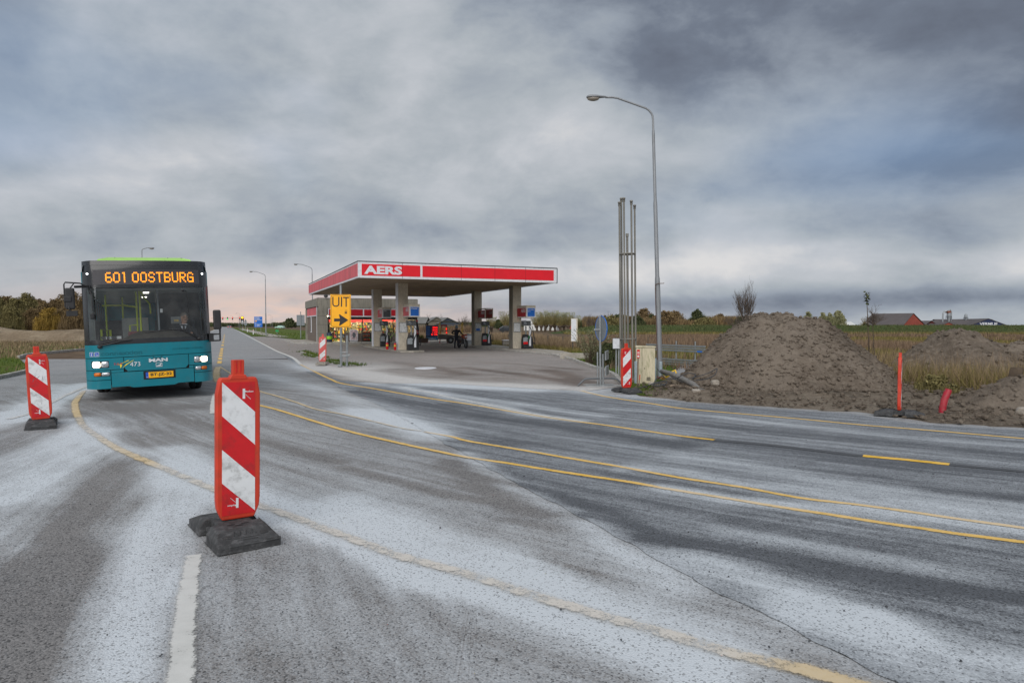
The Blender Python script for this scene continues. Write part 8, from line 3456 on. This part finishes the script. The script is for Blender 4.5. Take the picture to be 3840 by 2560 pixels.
def silo(label, px, d, top, base, w, bent):
    root = thing('dust_silo', label, 'silo', (W_(px, d), d, 0))
    k = d / 2560
    r = w * k / 2
    zt, zb = Z_(top, d), Z_(base, d)
    mb = MB()
    mb.lathe([(r * 0.3, 0.0), (r * 0.35, zb), (r, zb + (zt - zb) * 0.35), (r, zb + (zt - zb) * 0.80), (r * 0.8, zb + (zt - zb) * 0.88), (r * 0.3, zt)], n=14)
    mb.build('silo_body', m_mgrey, root)
    if bent:
        mb = MB()
        mb.tube([(-r * 3.2, 0, 0), (-r * 3.2, 0, zt - 2 * r), (-r * 2.6, 0, zt - r), (-r, 0, zt - r * 0.7), (0, 0, zt - r * 0.2), (r * 0.8, 0, zt), (r * 1.3, 0, zt - r), (r * 1.3, 0, zb)], r * 0.35, 8)
        mb.build('duct', m_steel, root)
        mb = MB()
        mb.box(-r * 1.2, r * 0.5, -r, r, zt - r * 1.6, zt - r * 0.5)
        mb.build('filter_box', MT('rusty_brown', srgb(120, 72, 56), 0.8), root)
    mb = MB()
    for a in (0.8, 2.4, 3.9, 5.5):
        mb.tube([(r * 1.3 * math.cos(a), r * 1.3 * math.sin(a), 0), (r * 1.3 * math.cos(a), r * 1.3 * math.sin(a), zb + (zt - zb) * 0.5)], 0.08, 5)
    mb.torus((0, 0, zb + (zt - zb) * 0.45), (0, 0, 1), r * 1.3, 0.07, 14, 4)
    mb.build('support_frame', m_dgrey, root)
    return root


silo('tall grey dust silo with bent duct above the warehouse roofs', 3557, 305, 1162, 1206, 14, True)
silo('smaller cream silo above the long dark roof', 3621, 312, 1176, 1202, 11, False)


# ------------------------------------------------------------------ trees
def branching(mb, p, d, L_, r, lev, maxl, rg, spread, up, kids, sides=(6, 5, 3, 3, 3), segs=3, droop=0.0):
    pts = [p]
    q, dd = p.copy(), d.copy()
    rs = [r]
    for i in range(segs):
        dd = (dd + Vector((rg.uniform(-1, 1), rg.uniform(-1, 1), rg.uniform(-0.6, 0.8))) * 0.16 + Vector((0, 0, up * 0.12 - droop * 0.1))).normalized()
        q = q + dd * L_ / segs
        pts.append(q.copy())
        rs.append(r * (1 - 0.55 * (i + 1) / segs))
    mb.tube(pts, rs, sides[min(lev, 4)], caps=False)
    if lev >= maxl:
        return
    for c in range(kids[min(lev, len(kids) - 1)]):
        t = rg.uniform(0.35, 1.0)
        i = min(segs - 1, int(t * segs))
        base = pts[i].lerp(pts[i + 1], t * segs - i)
        a = rg.uniform(0, 6.28)
        o = dd.orthogonal().normalized()
        o = Matrix.Rotation(a, 3, dd) @ o
        nd = (dd * rg.uniform(0.5, 1.0) + o * rg.uniform(0.5, 1.0) * spread + Vector((0, 0, up * 0.3))).normalized()
        branching(mb, base, nd, L_ * rg.uniform(0.5, 0.78), max(r * 0.42, 0.012), lev + 1, maxl, rg, spread, up, kids, sides, segs, droop)


def bare_tree(name, label, loc, h, seed, spread=0.9, up=0.6, group=None, twig=None, kids=(7, 5, 4, 3), tr=0.16, maxl=4, trunk=0.30, thin=1.0):
    rg = random.Random(seed)
    root = thing(name, label, 'tree', loc, rg.random() * 6, group)
    mb = MB()
    mb.tube([(0, 0, -0.1), (0.02 * h * rg.uniform(-1, 1), 0, h * trunk * 0.6), (0.03 * h * rg.uniform(-1, 1), 0.01 * h, h * trunk)], [tr, tr * 0.8, tr * 0.7], 8)
    top = Vector(mb.v[-1])
    top = Vector((0, 0, h * trunk))
    mb.build('trunk', m_bark, root)
    mb = MB()
    for i in range(kids[0]):
        a = i * 2.4 + rg.random()
        d_ = Vector((math.cos(a) * spread, math.sin(a) * spread, rg.uniform(0.6, 1.4))).normalized()
        branching(mb, Vector((0, 0, h * trunk * rg.uniform(0.75, 1.0))), d_, h * rg.uniform(0.26, 0.36), tr * 0.45, 1, maxl, rg, spread * 0.9, up, kids)
    branching(mb, Vector((0, 0, h * trunk)), Vector((0, 0, 1)), h * 0.42, tr * 0.6, 1, maxl, rg, spread * 0.8, up, kids)
    # scale crown to the wished height, keep twigs wide enough to be seen from afar
    zm = max(v[2] for v in mb.v)
    k = (h) / zm
    mb.v = [(x * k, y * k, z * k) for x, y, z in mb.v]
    mb.build('crown', twig or m_twig, root)
    return root


def pollard(label, loc, h, seed, group):
    rg = random.Random(seed)
    root = thing('pollard_willow', label, 'tree', loc, rg.random() * 6, group)
    mb = MB()
    th = h * 0.30
    lean = rg.uniform(-0.5, 0.5)
    mb.tube([(0, 0, -0.1), (lean * 0.3, 0, th * 0.5), (lean, 0, th)], [0.32, 0.28, 0.45], 8)
    mb.ell((lean, 0, th), (0.6, 0.6, 0.4), 10, 6)
    mb.build('trunk', m_bark, root)
    mb = MB()
    for i in range(170):
        a = rg.uniform(0, 6.28)
        rr_ = rg.random() ** 0.6
        d_ = Vector((math.cos(a) * rr_ * 0.75, math.sin(a) * rr_ * 0.75, 1.0)).normalized()
        L_ = (h - th) * rg.uniform(0.6, 1.0) * (1 - 0.25 * rr_)
        p0 = Vector((lean + math.cos(a) * 0.4 * rr_, math.sin(a) * 0.4 * rr_, th))
        p1 = p0 + d_ * L_ * 0.5 + Vector((rg.uniform(-.2, .2), rg.uniform(-.2, .2), 0))
        p2 = p0 + d_ * L_ * 0.95 + Vector((rg.uniform(-.3, .3), rg.uniform(-.3, .3), 0.1 * L_))
        mb.tube([p0, p1, p2], [0.030, 0.024, 0.012], 3, caps=False)
    mb.build('shoots', m_willow, root)
    # sparse pale leaves in the shoots
    n = 620
    r = np.random.default_rng(seed)
    a = r.uniform(0, 6.28, n)
    zz = th + (h - th) * r.uniform(0.15, 1.0, n) ** 0.8
    rad = (0.3 + 0.62 * (zz - th)) * np.sqrt(r.random(n))
    rad = np.minimum(rad, h * 0.34)
    blades('leaves', lean + rad * np.cos(a), rad * np.sin(a), zz, r.uniform(0.1, 0.4, n), np.full(n, 0.09), m_leafwillow, 0.8, seed, kind=None, parent=root)
    return root


def leafy(name, label, loc, h, w, seed, mat, group=None, trunk=0.12, dens=1.0, leaf=0.22, cat='tree', shape=0.5, twigs=True):
    rg = random.Random(seed)
    r = np.random.default_rng(seed)
    root = thing(name, label, cat, loc, rg.random() * 6, group)
    mb = MB()
    mb.tube([(0, 0, -0.1), (0.1, 0, h * 0.35), (0, 0.1, h * 0.6)], [h * 0.025 + 0.04, h * 0.02 + 0.03, 0.04], 7)
    for i in range(7):
        a = rg.uniform(0, 6.28)
        mb.tube([(0, 0, h * rg.uniform(0.12, 0.45)), (math.cos(a) * w * 0.3, math.sin(a) * w * 0.3, h * rg.uniform(0.5, 0.85))], [0.06, 0.02], 4)
    mb.build('trunk', m_bark, root)
    k = int(48 * dens)
    cs = []
    for i in range(k):
        a = rg.uniform(0, 6.28)
        u = rg.random()
        z = h * (trunk + (0.97 - trunk) * rg.random() ** 0.8)
        prof = math.sin(math.pi * min(1, max(0.05, (z / h) ** shape))) ** 0.6 if z / h > 0.35 else 0.85
        rad = w / 2 * max(0.25, prof) * math.sqrt(u)
        cs.append((rad * math.cos(a), rad * math.sin(a), z, rg.uniform(0.07, 0.15) * w))
    xs, ys, zs, sh = [], [], [], []
    per = 62
    for cx, cy, cz, cr in cs:
        g = r.normal(0, 1, (per, 3))
        g /= np.linalg.norm(g, axis=1)[:, None]
        g *= (r.random(per) ** 0.5)[:, None] * cr
        xs.append(cx + g[:, 0])
        ys.append(cy + g[:, 1])
        zs.append(np.maximum(0.02, cz + g[:, 2] * 0.9))
        sh.append(np.full(per, rg.uniform(-0.16, 0.16)))
    x, y, z, s0 = map(np.concatenate, (xs, ys, zs, sh))
    n = len(x)
    d1 = r.normal(0, 1, (n, 3))
    d1 /= np.linalg.norm(d1, axis=1)[:, None]
    d2 = np.cross(d1, r.normal(0, 1, (n, 3)))
    d2 /= np.linalg.norm(d2, axis=1)[:, None]
    sz = leaf * r.uniform(0.6, 1.3, n)[:, None]
    C = np.stack([x, y, z], 1)
    V = np.stack([C - d1 * sz, C + d2 * sz * 0.6, C + d1 * sz, C - d2 * sz * 0.6], 1).reshape(-1, 3)
    V[:, 2] = np.maximum(V[:, 2], 0)
    Fq = np.arange(4 * n).reshape(-1, 4)
    shade = np.repeat(np.clip(0.5 + s0 + r.normal(0, 0.18, n), 0, 1), 4)
    npmesh('crown', V, Fq, mat, {'shade': shade}, smooth=False, parent=root)
    if twigs:
        m = int(420 * dens)
        a, u = r.uniform(0, 6.28, m), np.sqrt(r.random(m))
        rad = u * w * 0.5
        top = h * (1.04 - 0.42 * u ** 2.2) * r.uniform(0.8, 1.03, m)
        z0_ = top * r.uniform(0.2, 0.7, m)
        blades('twigs', rad * np.cos(a), rad * np.sin(a), z0_, top - z0_, np.full(m, leaf * 0.42), mat, 0.25, seed + 7, kind=None, parent=root)
    return root


G1 = 'pollard willows in the row across the field'
for i, (px, d, top) in enumerate(((1901, 165, 1168), (1845, 170, 1190), (2030, 165, 1170), (2044, 172, 1172), (2062, 165, 1164), (2082, 170, 1172), (2102, 165, 1176), (2116, 172, 1172), (2132, 165, 1172), (2150, 172, 1184), (2014, 172, 1176), (1925, 178, 1180), (2168, 176, 1196))):
    lab = ['pollard willow standing alone between the two right columns', 'pollard willow seen under the empty sign box', 'pollard willow, second right of the blue Super Plus box', 'pollard willow, third right of the blue Super Plus box', 'tallest pollard willow in the row right of the column',
           'pollard willow, just left of the row centre gap', 'pollard willow in front of the middle farm house', 'pollard willow behind the middle farm house', 'pollard willow left of the red brick house', 'pollard willow behind the red brick house',
           'pollard willow right beside the blue Super Plus box', 'pollard willow half behind the front right column', 'low pollard willow, right end of the row'][i]
    pollard(lab, (W_(px, d), d, 0), Z_(top, d), 200 + i, G1)

bare_tree('bare_tree', 'round bare tree behind the trailer left of the rear right column', (W_(1742, 180), 180, 0), Z_(1172, 180), 5, 0.9, 0.3, kids=(8, 5, 4, 4), tr=0.22, trunk=0.22)
bare_tree('bare_tree', 'bare tree above the roof of the left barn', (W_(1610, 205), 205, 0), Z_(1172, 205), 6, 0.8, 0.4, tr=0.2, trunk=0.3)
bare_tree('bare_tree', 'bare tree between the two barn roofs', (W_(1653, 208), 208, 0), Z_(1173, 208), 7, 0.9, 0.4, tr=0.2, trunk=0.3)
bare_tree('bare_tree', 'bare tree behind the cola bottle and the small house', (W_(1562, 212), 212, 0), Z_(1178, 212), 8, 0.9, 0.3, tr=0.2, trunk=0.25)
bare_tree('bare_tree', 'tall bare tree behind the left shoulder of the big heap', (W_(2797, 125), 125, 0), Z_(1030, 125), 91, 0.5, 0.8, kids=(10, 6, 4, 4), tr=0.30, trunk=0.16, maxl=4)
bare_tree('bare_tree', 'small twiggy bare tree at the foot of the tall bare tree', (W_(2765, 126), 126, 0), Z_(1150, 126), 92, 0.9, 0.5, tr=0.12, trunk=0.12)
bare_tree('bare_tree', 'pale bare tree showing over the top of the big heap', (W_(2962, 160), 160, 0), Z_(1156, 160), 93, 1.0, 0.4, tr=0.16, trunk=0.3)
bare_tree('bare_tree', 'spreading bare tree beside the leafy sapling and warehouse', (W_(3278, 200), 200, 0), Z_(1132, 200), 94, 1.0, 0.4, kids=(9, 6, 4, 4), tr=0.35, trunk=0.25)
bare_tree('bare_tree', 'pale bare bush tree left of the spreading bare tree', (W_(3240, 205), 205, 0), Z_(1185, 205), 95, 1.1, 0.3, tr=0.2, trunk=0.15, twig=m_willow)

HT = [(2210, 1170, 30, 'bare_tree', 0), (2228, 1196, 34, 'leafy_tree', m_leafolive), (2268, 1160, 38, 'bare_tree', 1), (2258, 1190, 36, 'leafy_tree', m_leafdark), (2292, 1186, 34, 'leafy_tree', m_leafolive), (2318, 1182, 34, 'leafy_tree', m_leafdark),
      (2344, 1184, 32, 'leafy_tree', m_leafolive), (2366, 1190, 34, 'leafy_tree', m_leafbrown), (2390, 1186, 30, 'leafy_tree', m_leafdark), (2413, 1160, 40, 'leafy_tree', m_leafbrown), (2442, 1178, 24, 'conifer', m_leafdark),
      (2466, 1186, 34, 'leafy_tree', m_leafbrown), (2498, 1164, 40, 'leafy_tree', m_leafbrown), (2532, 1170, 40, 'leafy_tree', m_leafbrown), (2562, 1180, 36, 'bare_tree', 3), (2618, 1163, 36, 'leafy_tree', m_leafdark), (2644, 1192, 40, 'leafy_tree', m_leafolive),
      (2672, 1172, 36, 'bare_tree', 4), (2700, 1180, 30, 'leafy_tree', m_leafbrown), (2735, 1196, 36, 'leafy_tree', m_leafolive), (2780, 1190, 30, 'leafy_tree', m_leafdark)]
HL = ['slender bare tree left of the round sign', 'low olive bush tree behind the round sign', 'bare tree over the hedge right of the round sign', 'dark bushy tree right of the round sign', 'olive bushy tree left of the pole cluster', 'dark bushy tree behind the left poles',
      'olive bushy tree seen between the poles', 'brown bushy tree behind the right poles', 'dark bushy tree just right of the pole cluster', 'tall rounded brown tree between poles and street lamp', 'small dark fir tree left of the street lamp',
      'brown bushy tree touching the street lamp on its left', 'tall brown tree just right of the street lamp', 'broad brown tree, second right of the street lamp', 'twiggy bare tree over the metal planks', 'tall rounded dark tree with yellow leaves below, over the metal planks',
      'low olive bush right of the rounded dark tree', 'small bare tree above the low olive bush', 'small brown tree left of the tall bare tree', 'low olive bush below the tall bare tree', 'dark bush at the base of the tall bare tree']
for i, ((px, top, wpx, kind, ex), lab) in enumerate(zip(HT, HL)):
    d = 175 + 12 * ((i * 7) % 4)
    h = Z_(top, d)
    w = wpx * d / 2560 * 2.3
    if kind == 'bare_tree':
        bare_tree('bare_tree', lab, (W_(px, d), d, 0), h, 300 + i, 0.8, 0.5, 'trees in the belt behind the dyke', tr=0.15, trunk=0.15, kids=(7, 5, 3, 3))
    elif kind == 'conifer':
        leafy('fir_tree', lab, (W_(px, d), d, 0), h, w * 0.8, 300 + i, ex, 'trees in the belt behind the dyke', shape=0.2)
    else:
        leafy('leafy_tree', lab, (W_(px, d), d, 0), h, w, 300 + i, ex, 'trees in the belt behind the dyke', leaf=0.24)
# low scrub that closes the belt
rr = np.random.default_rng(77)
n = 26000
px = rr.uniform(2190, 2860, n)
d = rr.uniform(180, 205, n)
x = (px - 1920) / 2560 * d
hgt = 2.9 + 2.6 * np.clip(fbm(x, d * 0.1, 0.12, 3, 61) + 0.5, 0, 1)
blades('scrub', x, d, np.zeros(n), hgt * rr.uniform(0.5, 1.0, n), np.full(n, 0.5), m_leafbrown, 0.3, 62)
# willows right of the heap top
for i, (px, top, lab) in enumerate(((3030, 1170, 'pale willow just right of the heap top, left one'), (3085, 1172, 'pale willow right of the heap top, second one'), (3112, 1174, 'pale willow right of the heap top, third one'), (3142, 1168, 'round pale willow left of the white shed'))):
    leafy('willow_tree', lab, (W_(px, 190), 190, 0), Z_(top, 190), (30 if i < 3 else 46) * 190 / 2560 * 1.3, 400 + i, m_leafwillow, 'pale willows behind the dyke', leaf=0.22)
# dark conifer hedge by the red house
leafy('conifer_hedge', 'dark green conifer hedge right of the red brick house', (W_(2184, 205), 205, 0), Z_(1202, 205), 3.6, 411, m_leafdark, leaf=0.2, cat='hedge')
leafy('dark_shrub', 'dark shrub mass far off between the right columns', (W_(1868, 230), 230, 0), Z_(1200, 230), 4.5, 412, m_leafdark, leaf=0.25, cat='shrub')

# left wood
LT = [(-60, 1096, 70, m_leafolive), (-10, 1108, 60, m_leafolive), (20, 1112, 60, m_leafbrown), (60, 1118, 60, m_leafolive), (104, 1100, 60, m_leafolive), (140, 1124, 56, m_leafbrown), (168, 1128, 46, m_leafbrown), (208, 1122, 60, m_leafbrown), (240, 1104, 70, m_leafbrown), (280, 1096, 70, m_leafbrown), (320, 1108, 60, m_leafbrown), (365, 1114, 60, m_leafbrown)]
LL = ['tall olive tree at the outer left of the wood', 'olive tree at the left edge of the wood', 'brown tree, second from the left edge of the wood', 'olive tree above the striped beacon handle', 'tall olive tree peaking over the left beacon', 'brown tree right of the tall olive tree',
      'low brown tree in the dip of the wood', 'brown tree rising right of the dip in the wood', 'tall brown tree left of the bus mirror', 'tall brown tree behind the bus mirror', 'brown tree partly behind the bus corner', 'brown tree wholly behind the bus corner']
for i, ((px, top, wpx, mt), lab) in enumerate(zip(LT, LL)):
    d = 88 + 5 * (i % 3)
    leafy('wood_tree', lab, (W_(px, d), d, 0), Z_(top, d), wpx * d / 2560 * 1.7, 500 + i, mt, 'trees of the left wood', dens=2.2, leaf=0.10, trunk=0.05)
for i, (px, top, mt, lab) in enumerate(((40, 1165, m_leafolive, 'olive shrub low in the wood behind the beacon'), (120, 1170, m_leafbrown, 'brown shrub low in the wood right of the beacon handle'), (185, 1166, m_leafgold, 'golden yellow shrub in front of the wood'),
                                        (225, 1172, m_leafbrown, 'dark brown shrub right of the golden shrub'), (275, 1168, m_leafbrown, 'brown shrub below the bus mirror'), (-30, 1160, m_leafolive, 'olive shrub at the left edge of the wood'))):
    d = 80 + (i % 2) * 2
    leafy('wood_shrub', lab, (W_(px, d), d, 0), Z_(top, d) + 0.3, 70 * d / 2560 * 1.5, 520 + i, mt, 'shrubs in front of the left wood', dens=1.6, leaf=0.09, trunk=0.02, cat='shrub')
bare_tree('bare_tree', 'twiggy bare tree in the dip of the left wood', (W_(162, 93), 93, 0), Z_(1118, 93), 530, 0.7, 0.6, tr=0.08, trunk=0.3)
bare_tree('bare_tree', 'bare tree above the brown trees by the bus mirror', (W_(246, 96), 96, 0), Z_(1090, 96), 531, 0.8, 0.5, tr=0.1, trunk=0.3)

# far horizon woods left of the shop
rr = np.random.default_rng(90)
n = 9000
px = np.concatenate([rr.uniform(860, 1260, n // 2), rr.uniform(740, 860, n // 6), rr.uniform(1500, 2000, n // 3)])
n = len(px)
d = rr.uniform(600, 680, n)
x = (px - 1920) / 2560 * d
base = 3.0 + 5.0 * np.clip(fbm(x, d * 0.02, 0.02, 4, 91) + 0.35, 0, 1)
base *= np.where((px > 1020) & (px < 1120), 1.25, 1.0)
blades('far_woods', x, d, np.zeros(n) - 0.2, base * rr.uniform(0.6, 1.05, n), np.full(n, 2.2), m_leafdark, 0.3, 92)
leafy('leafy_tree', 'dark pointed tree clump on the horizon right of the far lamp', (W_(1085, 380), 380, 0), Z_(1197, 380), 8, 95, m_leafdark, leaf=0.5)
leafy('fir_tree', 'thin fir tree topping the horizon clump', (W_(1093, 382), 382, 0), Z_(1193, 382), 2.6, 96, m_leafdark, leaf=0.4)

# shrub beside the forecourt corner: long thin leaves on whippy shoots
shp = G(2215, 1368)
shr = thing('willow_shrub', 'loose willow shrub with thin leaves behind the round sign', 'shrub', (shp.x, shp.y, 0))
rg2 = random.Random(8)
mb = MB()
lx, ly, lz, ldir = [], [], [], []
for i in range(90):
    a = rg2.uniform(0, 6.28)
    out = rg2.uniform(0.3, 1.0)
    L_ = rg2.uniform(0.7, 1.75)
    p0 = Vector((rg2.uniform(-0.2, 0.5), rg2.uniform(-0.25, 0.25), 0))
    d_ = Vector((math.cos(a) * out * 0.6, math.sin(a) * out * 0.6, 1)).normalized()
    pts = [p0, p0 + d_ * L_ * 0.5, p0 + d_ * L_ * 0.85 + Vector((math.cos(a) * 0.12, math.sin(a) * 0.12, 0)), p0 + d_ * L_ + Vector((math.cos(a) * 0.30, math.sin(a) * 0.30, -0.04))]
    mb.tube(pts, [0.009, 0.007, 0.005, 0.003], 4, caps=False)
    for k in range(34):
        t = rg2.uniform(0.25, 1.0)
        j = min(2, int(t * 3))
        q = pts[j].lerp(pts[j + 1], t * 3 - j)
        lx.append(q.x), ly.append(q.y), lz.append(q.z)
mb.build('stems', m_bark, shr)
n = len(lx)
r = np.random.default_rng(9)
C = np.stack([lx, ly, lz], 1)
d1 = r.normal(0, 1, (n, 3)) + np.array([0, 0, 0.3])
d1 /= np.linalg.norm(d1, axis=1)[:, None]
d2 = np.cross(d1, r.normal(0, 1, (n, 3)))
d2 /= np.linalg.norm(d2, axis=1)[:, None]
ln, wd = r.uniform(0.04, 0.09, n)[:, None], 0.011
V = np.stack([C, C + d1 * ln * 0.5 + d2 * wd, C + d1 * ln, C + d1 * ln * 0.5 - d2 * wd], 1).reshape(-1, 3)
npmesh('leaves', V, np.arange(4 * n).reshape(-1, 4), leaf_mat('shrub_leaves', [srgb(70, 76, 50), srgb(120, 124, 88), srgb(168, 166, 134)]), {'shade': np.repeat(r.random(n), 4)}, smooth=False, parent=shr)
p = G(2290, 1380)
leafy('evergreen_shrub', 'dark dense shrub left of the pole cluster', (p.x, p.y + 0.5, 0), 0.95, 1.25, 600, m_leafdark, dens=1.6, leaf=0.035, trunk=0.0, cat='shrub')
p = AT(3510, 1400, 15.6)
leafy('bramble_bush', 'dark green bramble bush in the weeds above the red pipe', (p.x, 15.6, 0), 0.5, 0.9, 601, m_leafolive, dens=1.2, leaf=0.04, trunk=0.0, cat='bush')


# leafy sapling right of the heap
def sapling(label, px, basepy, d, toppy, seed, leaves=True):
    rg = random.Random(seed)
    p = AT(px, basepy, d)
    root = thing('sapling', label, 'sapling', (p.x, d, -0.02))
    k = d / 2560
    H = Z_(toppy, d)
    mb = MB()
    mb.tube([(0.14, 0, 0), (0.06, 0, H * 0.35), (0.02, 0, H * 0.7), (-0.03, 0, H)], [0.02, 0.017, 0.012, 0.006], 6)
    for i in range(6):
        a = rg.uniform(0, 6.28)
        L_ = rg.uniform(0.25, 0.6) * H
        mb.tube([(0.12, 0, 0.02), (0.12 + math.cos(a) * 0.18, math.sin(a) * 0.2, L_ * 0.6), (0.12 + math.cos(a) * 0.30, math.sin(a) * 0.3, L_)], [0.012, 0.009, 0.004], 5)
    mb.build('stem', m_bark, root)
    if leaves:
        n = 46
        r = np.random.default_rng(seed)
        z = np.concatenate([r.uniform(H - 0.30, H + 0.02, n), r.uniform(H * 0.60, H * 0.68, 8)])
        n = len(z)
        C = np.stack([-0.02 + r.normal(0, 0.02, n), r.normal(0, 0.02, n), z], 1)
        d1 = np.stack([r.normal(0, 1, n), r.normal(0, 1, n), r.normal(-0.2, 0.4, n)], 1)
        d1 /= np.linalg.norm(d1, axis=1)[:, None]
        d2 = np.cross(d1, np.array([0, 0, 1.0]) + r.normal(0, 0.3, (n, 3)))
        d2 /= np.linalg.norm(d2, axis=1)[:, None]
        ln = r.uniform(0.07, 0.13, n)[:, None]
        V = np.stack([C, C + d1 * ln * 0.5 + d2 * 0.035, C + d1 * ln, C + d1 * ln * 0.5 - d2 * 0.035], 1).reshape(-1, 3)
        npmesh('leaves', V, np.arange(4 * n).reshape(-1, 4), m_leafdark, {'shade': np.repeat(r.random(n), 4)}, smooth=False, parent=root)
    return root


sapling('thin sapling with a tuft of green leaves at its top, right of the big heap', 3250, 1330, 19.8, 1094, 1)
sapling('bare thin sapling beside the leafy one', 3272, 1326, 20.4, 1190, 4, False)
# tall dead weeds around it
x = np.concatenate([np.random.default_rng(1).normal(10.6, 0.5, 260), np.random.default_rng(2).normal(12.2, 0.6, 200)])
y = np.concatenate([np.random.default_rng(3).normal(20.2, 0.7, 260), np.random.default_rng(4).normal(17.5, 1.2, 200)])
blades('dead_weeds', x, y, np.full(len(x), -0.02), np.random.default_rng(5).uniform(0.3, 1.1, len(x)), np.full(len(x), 0.012), m_drygrass, 0.6, 6)
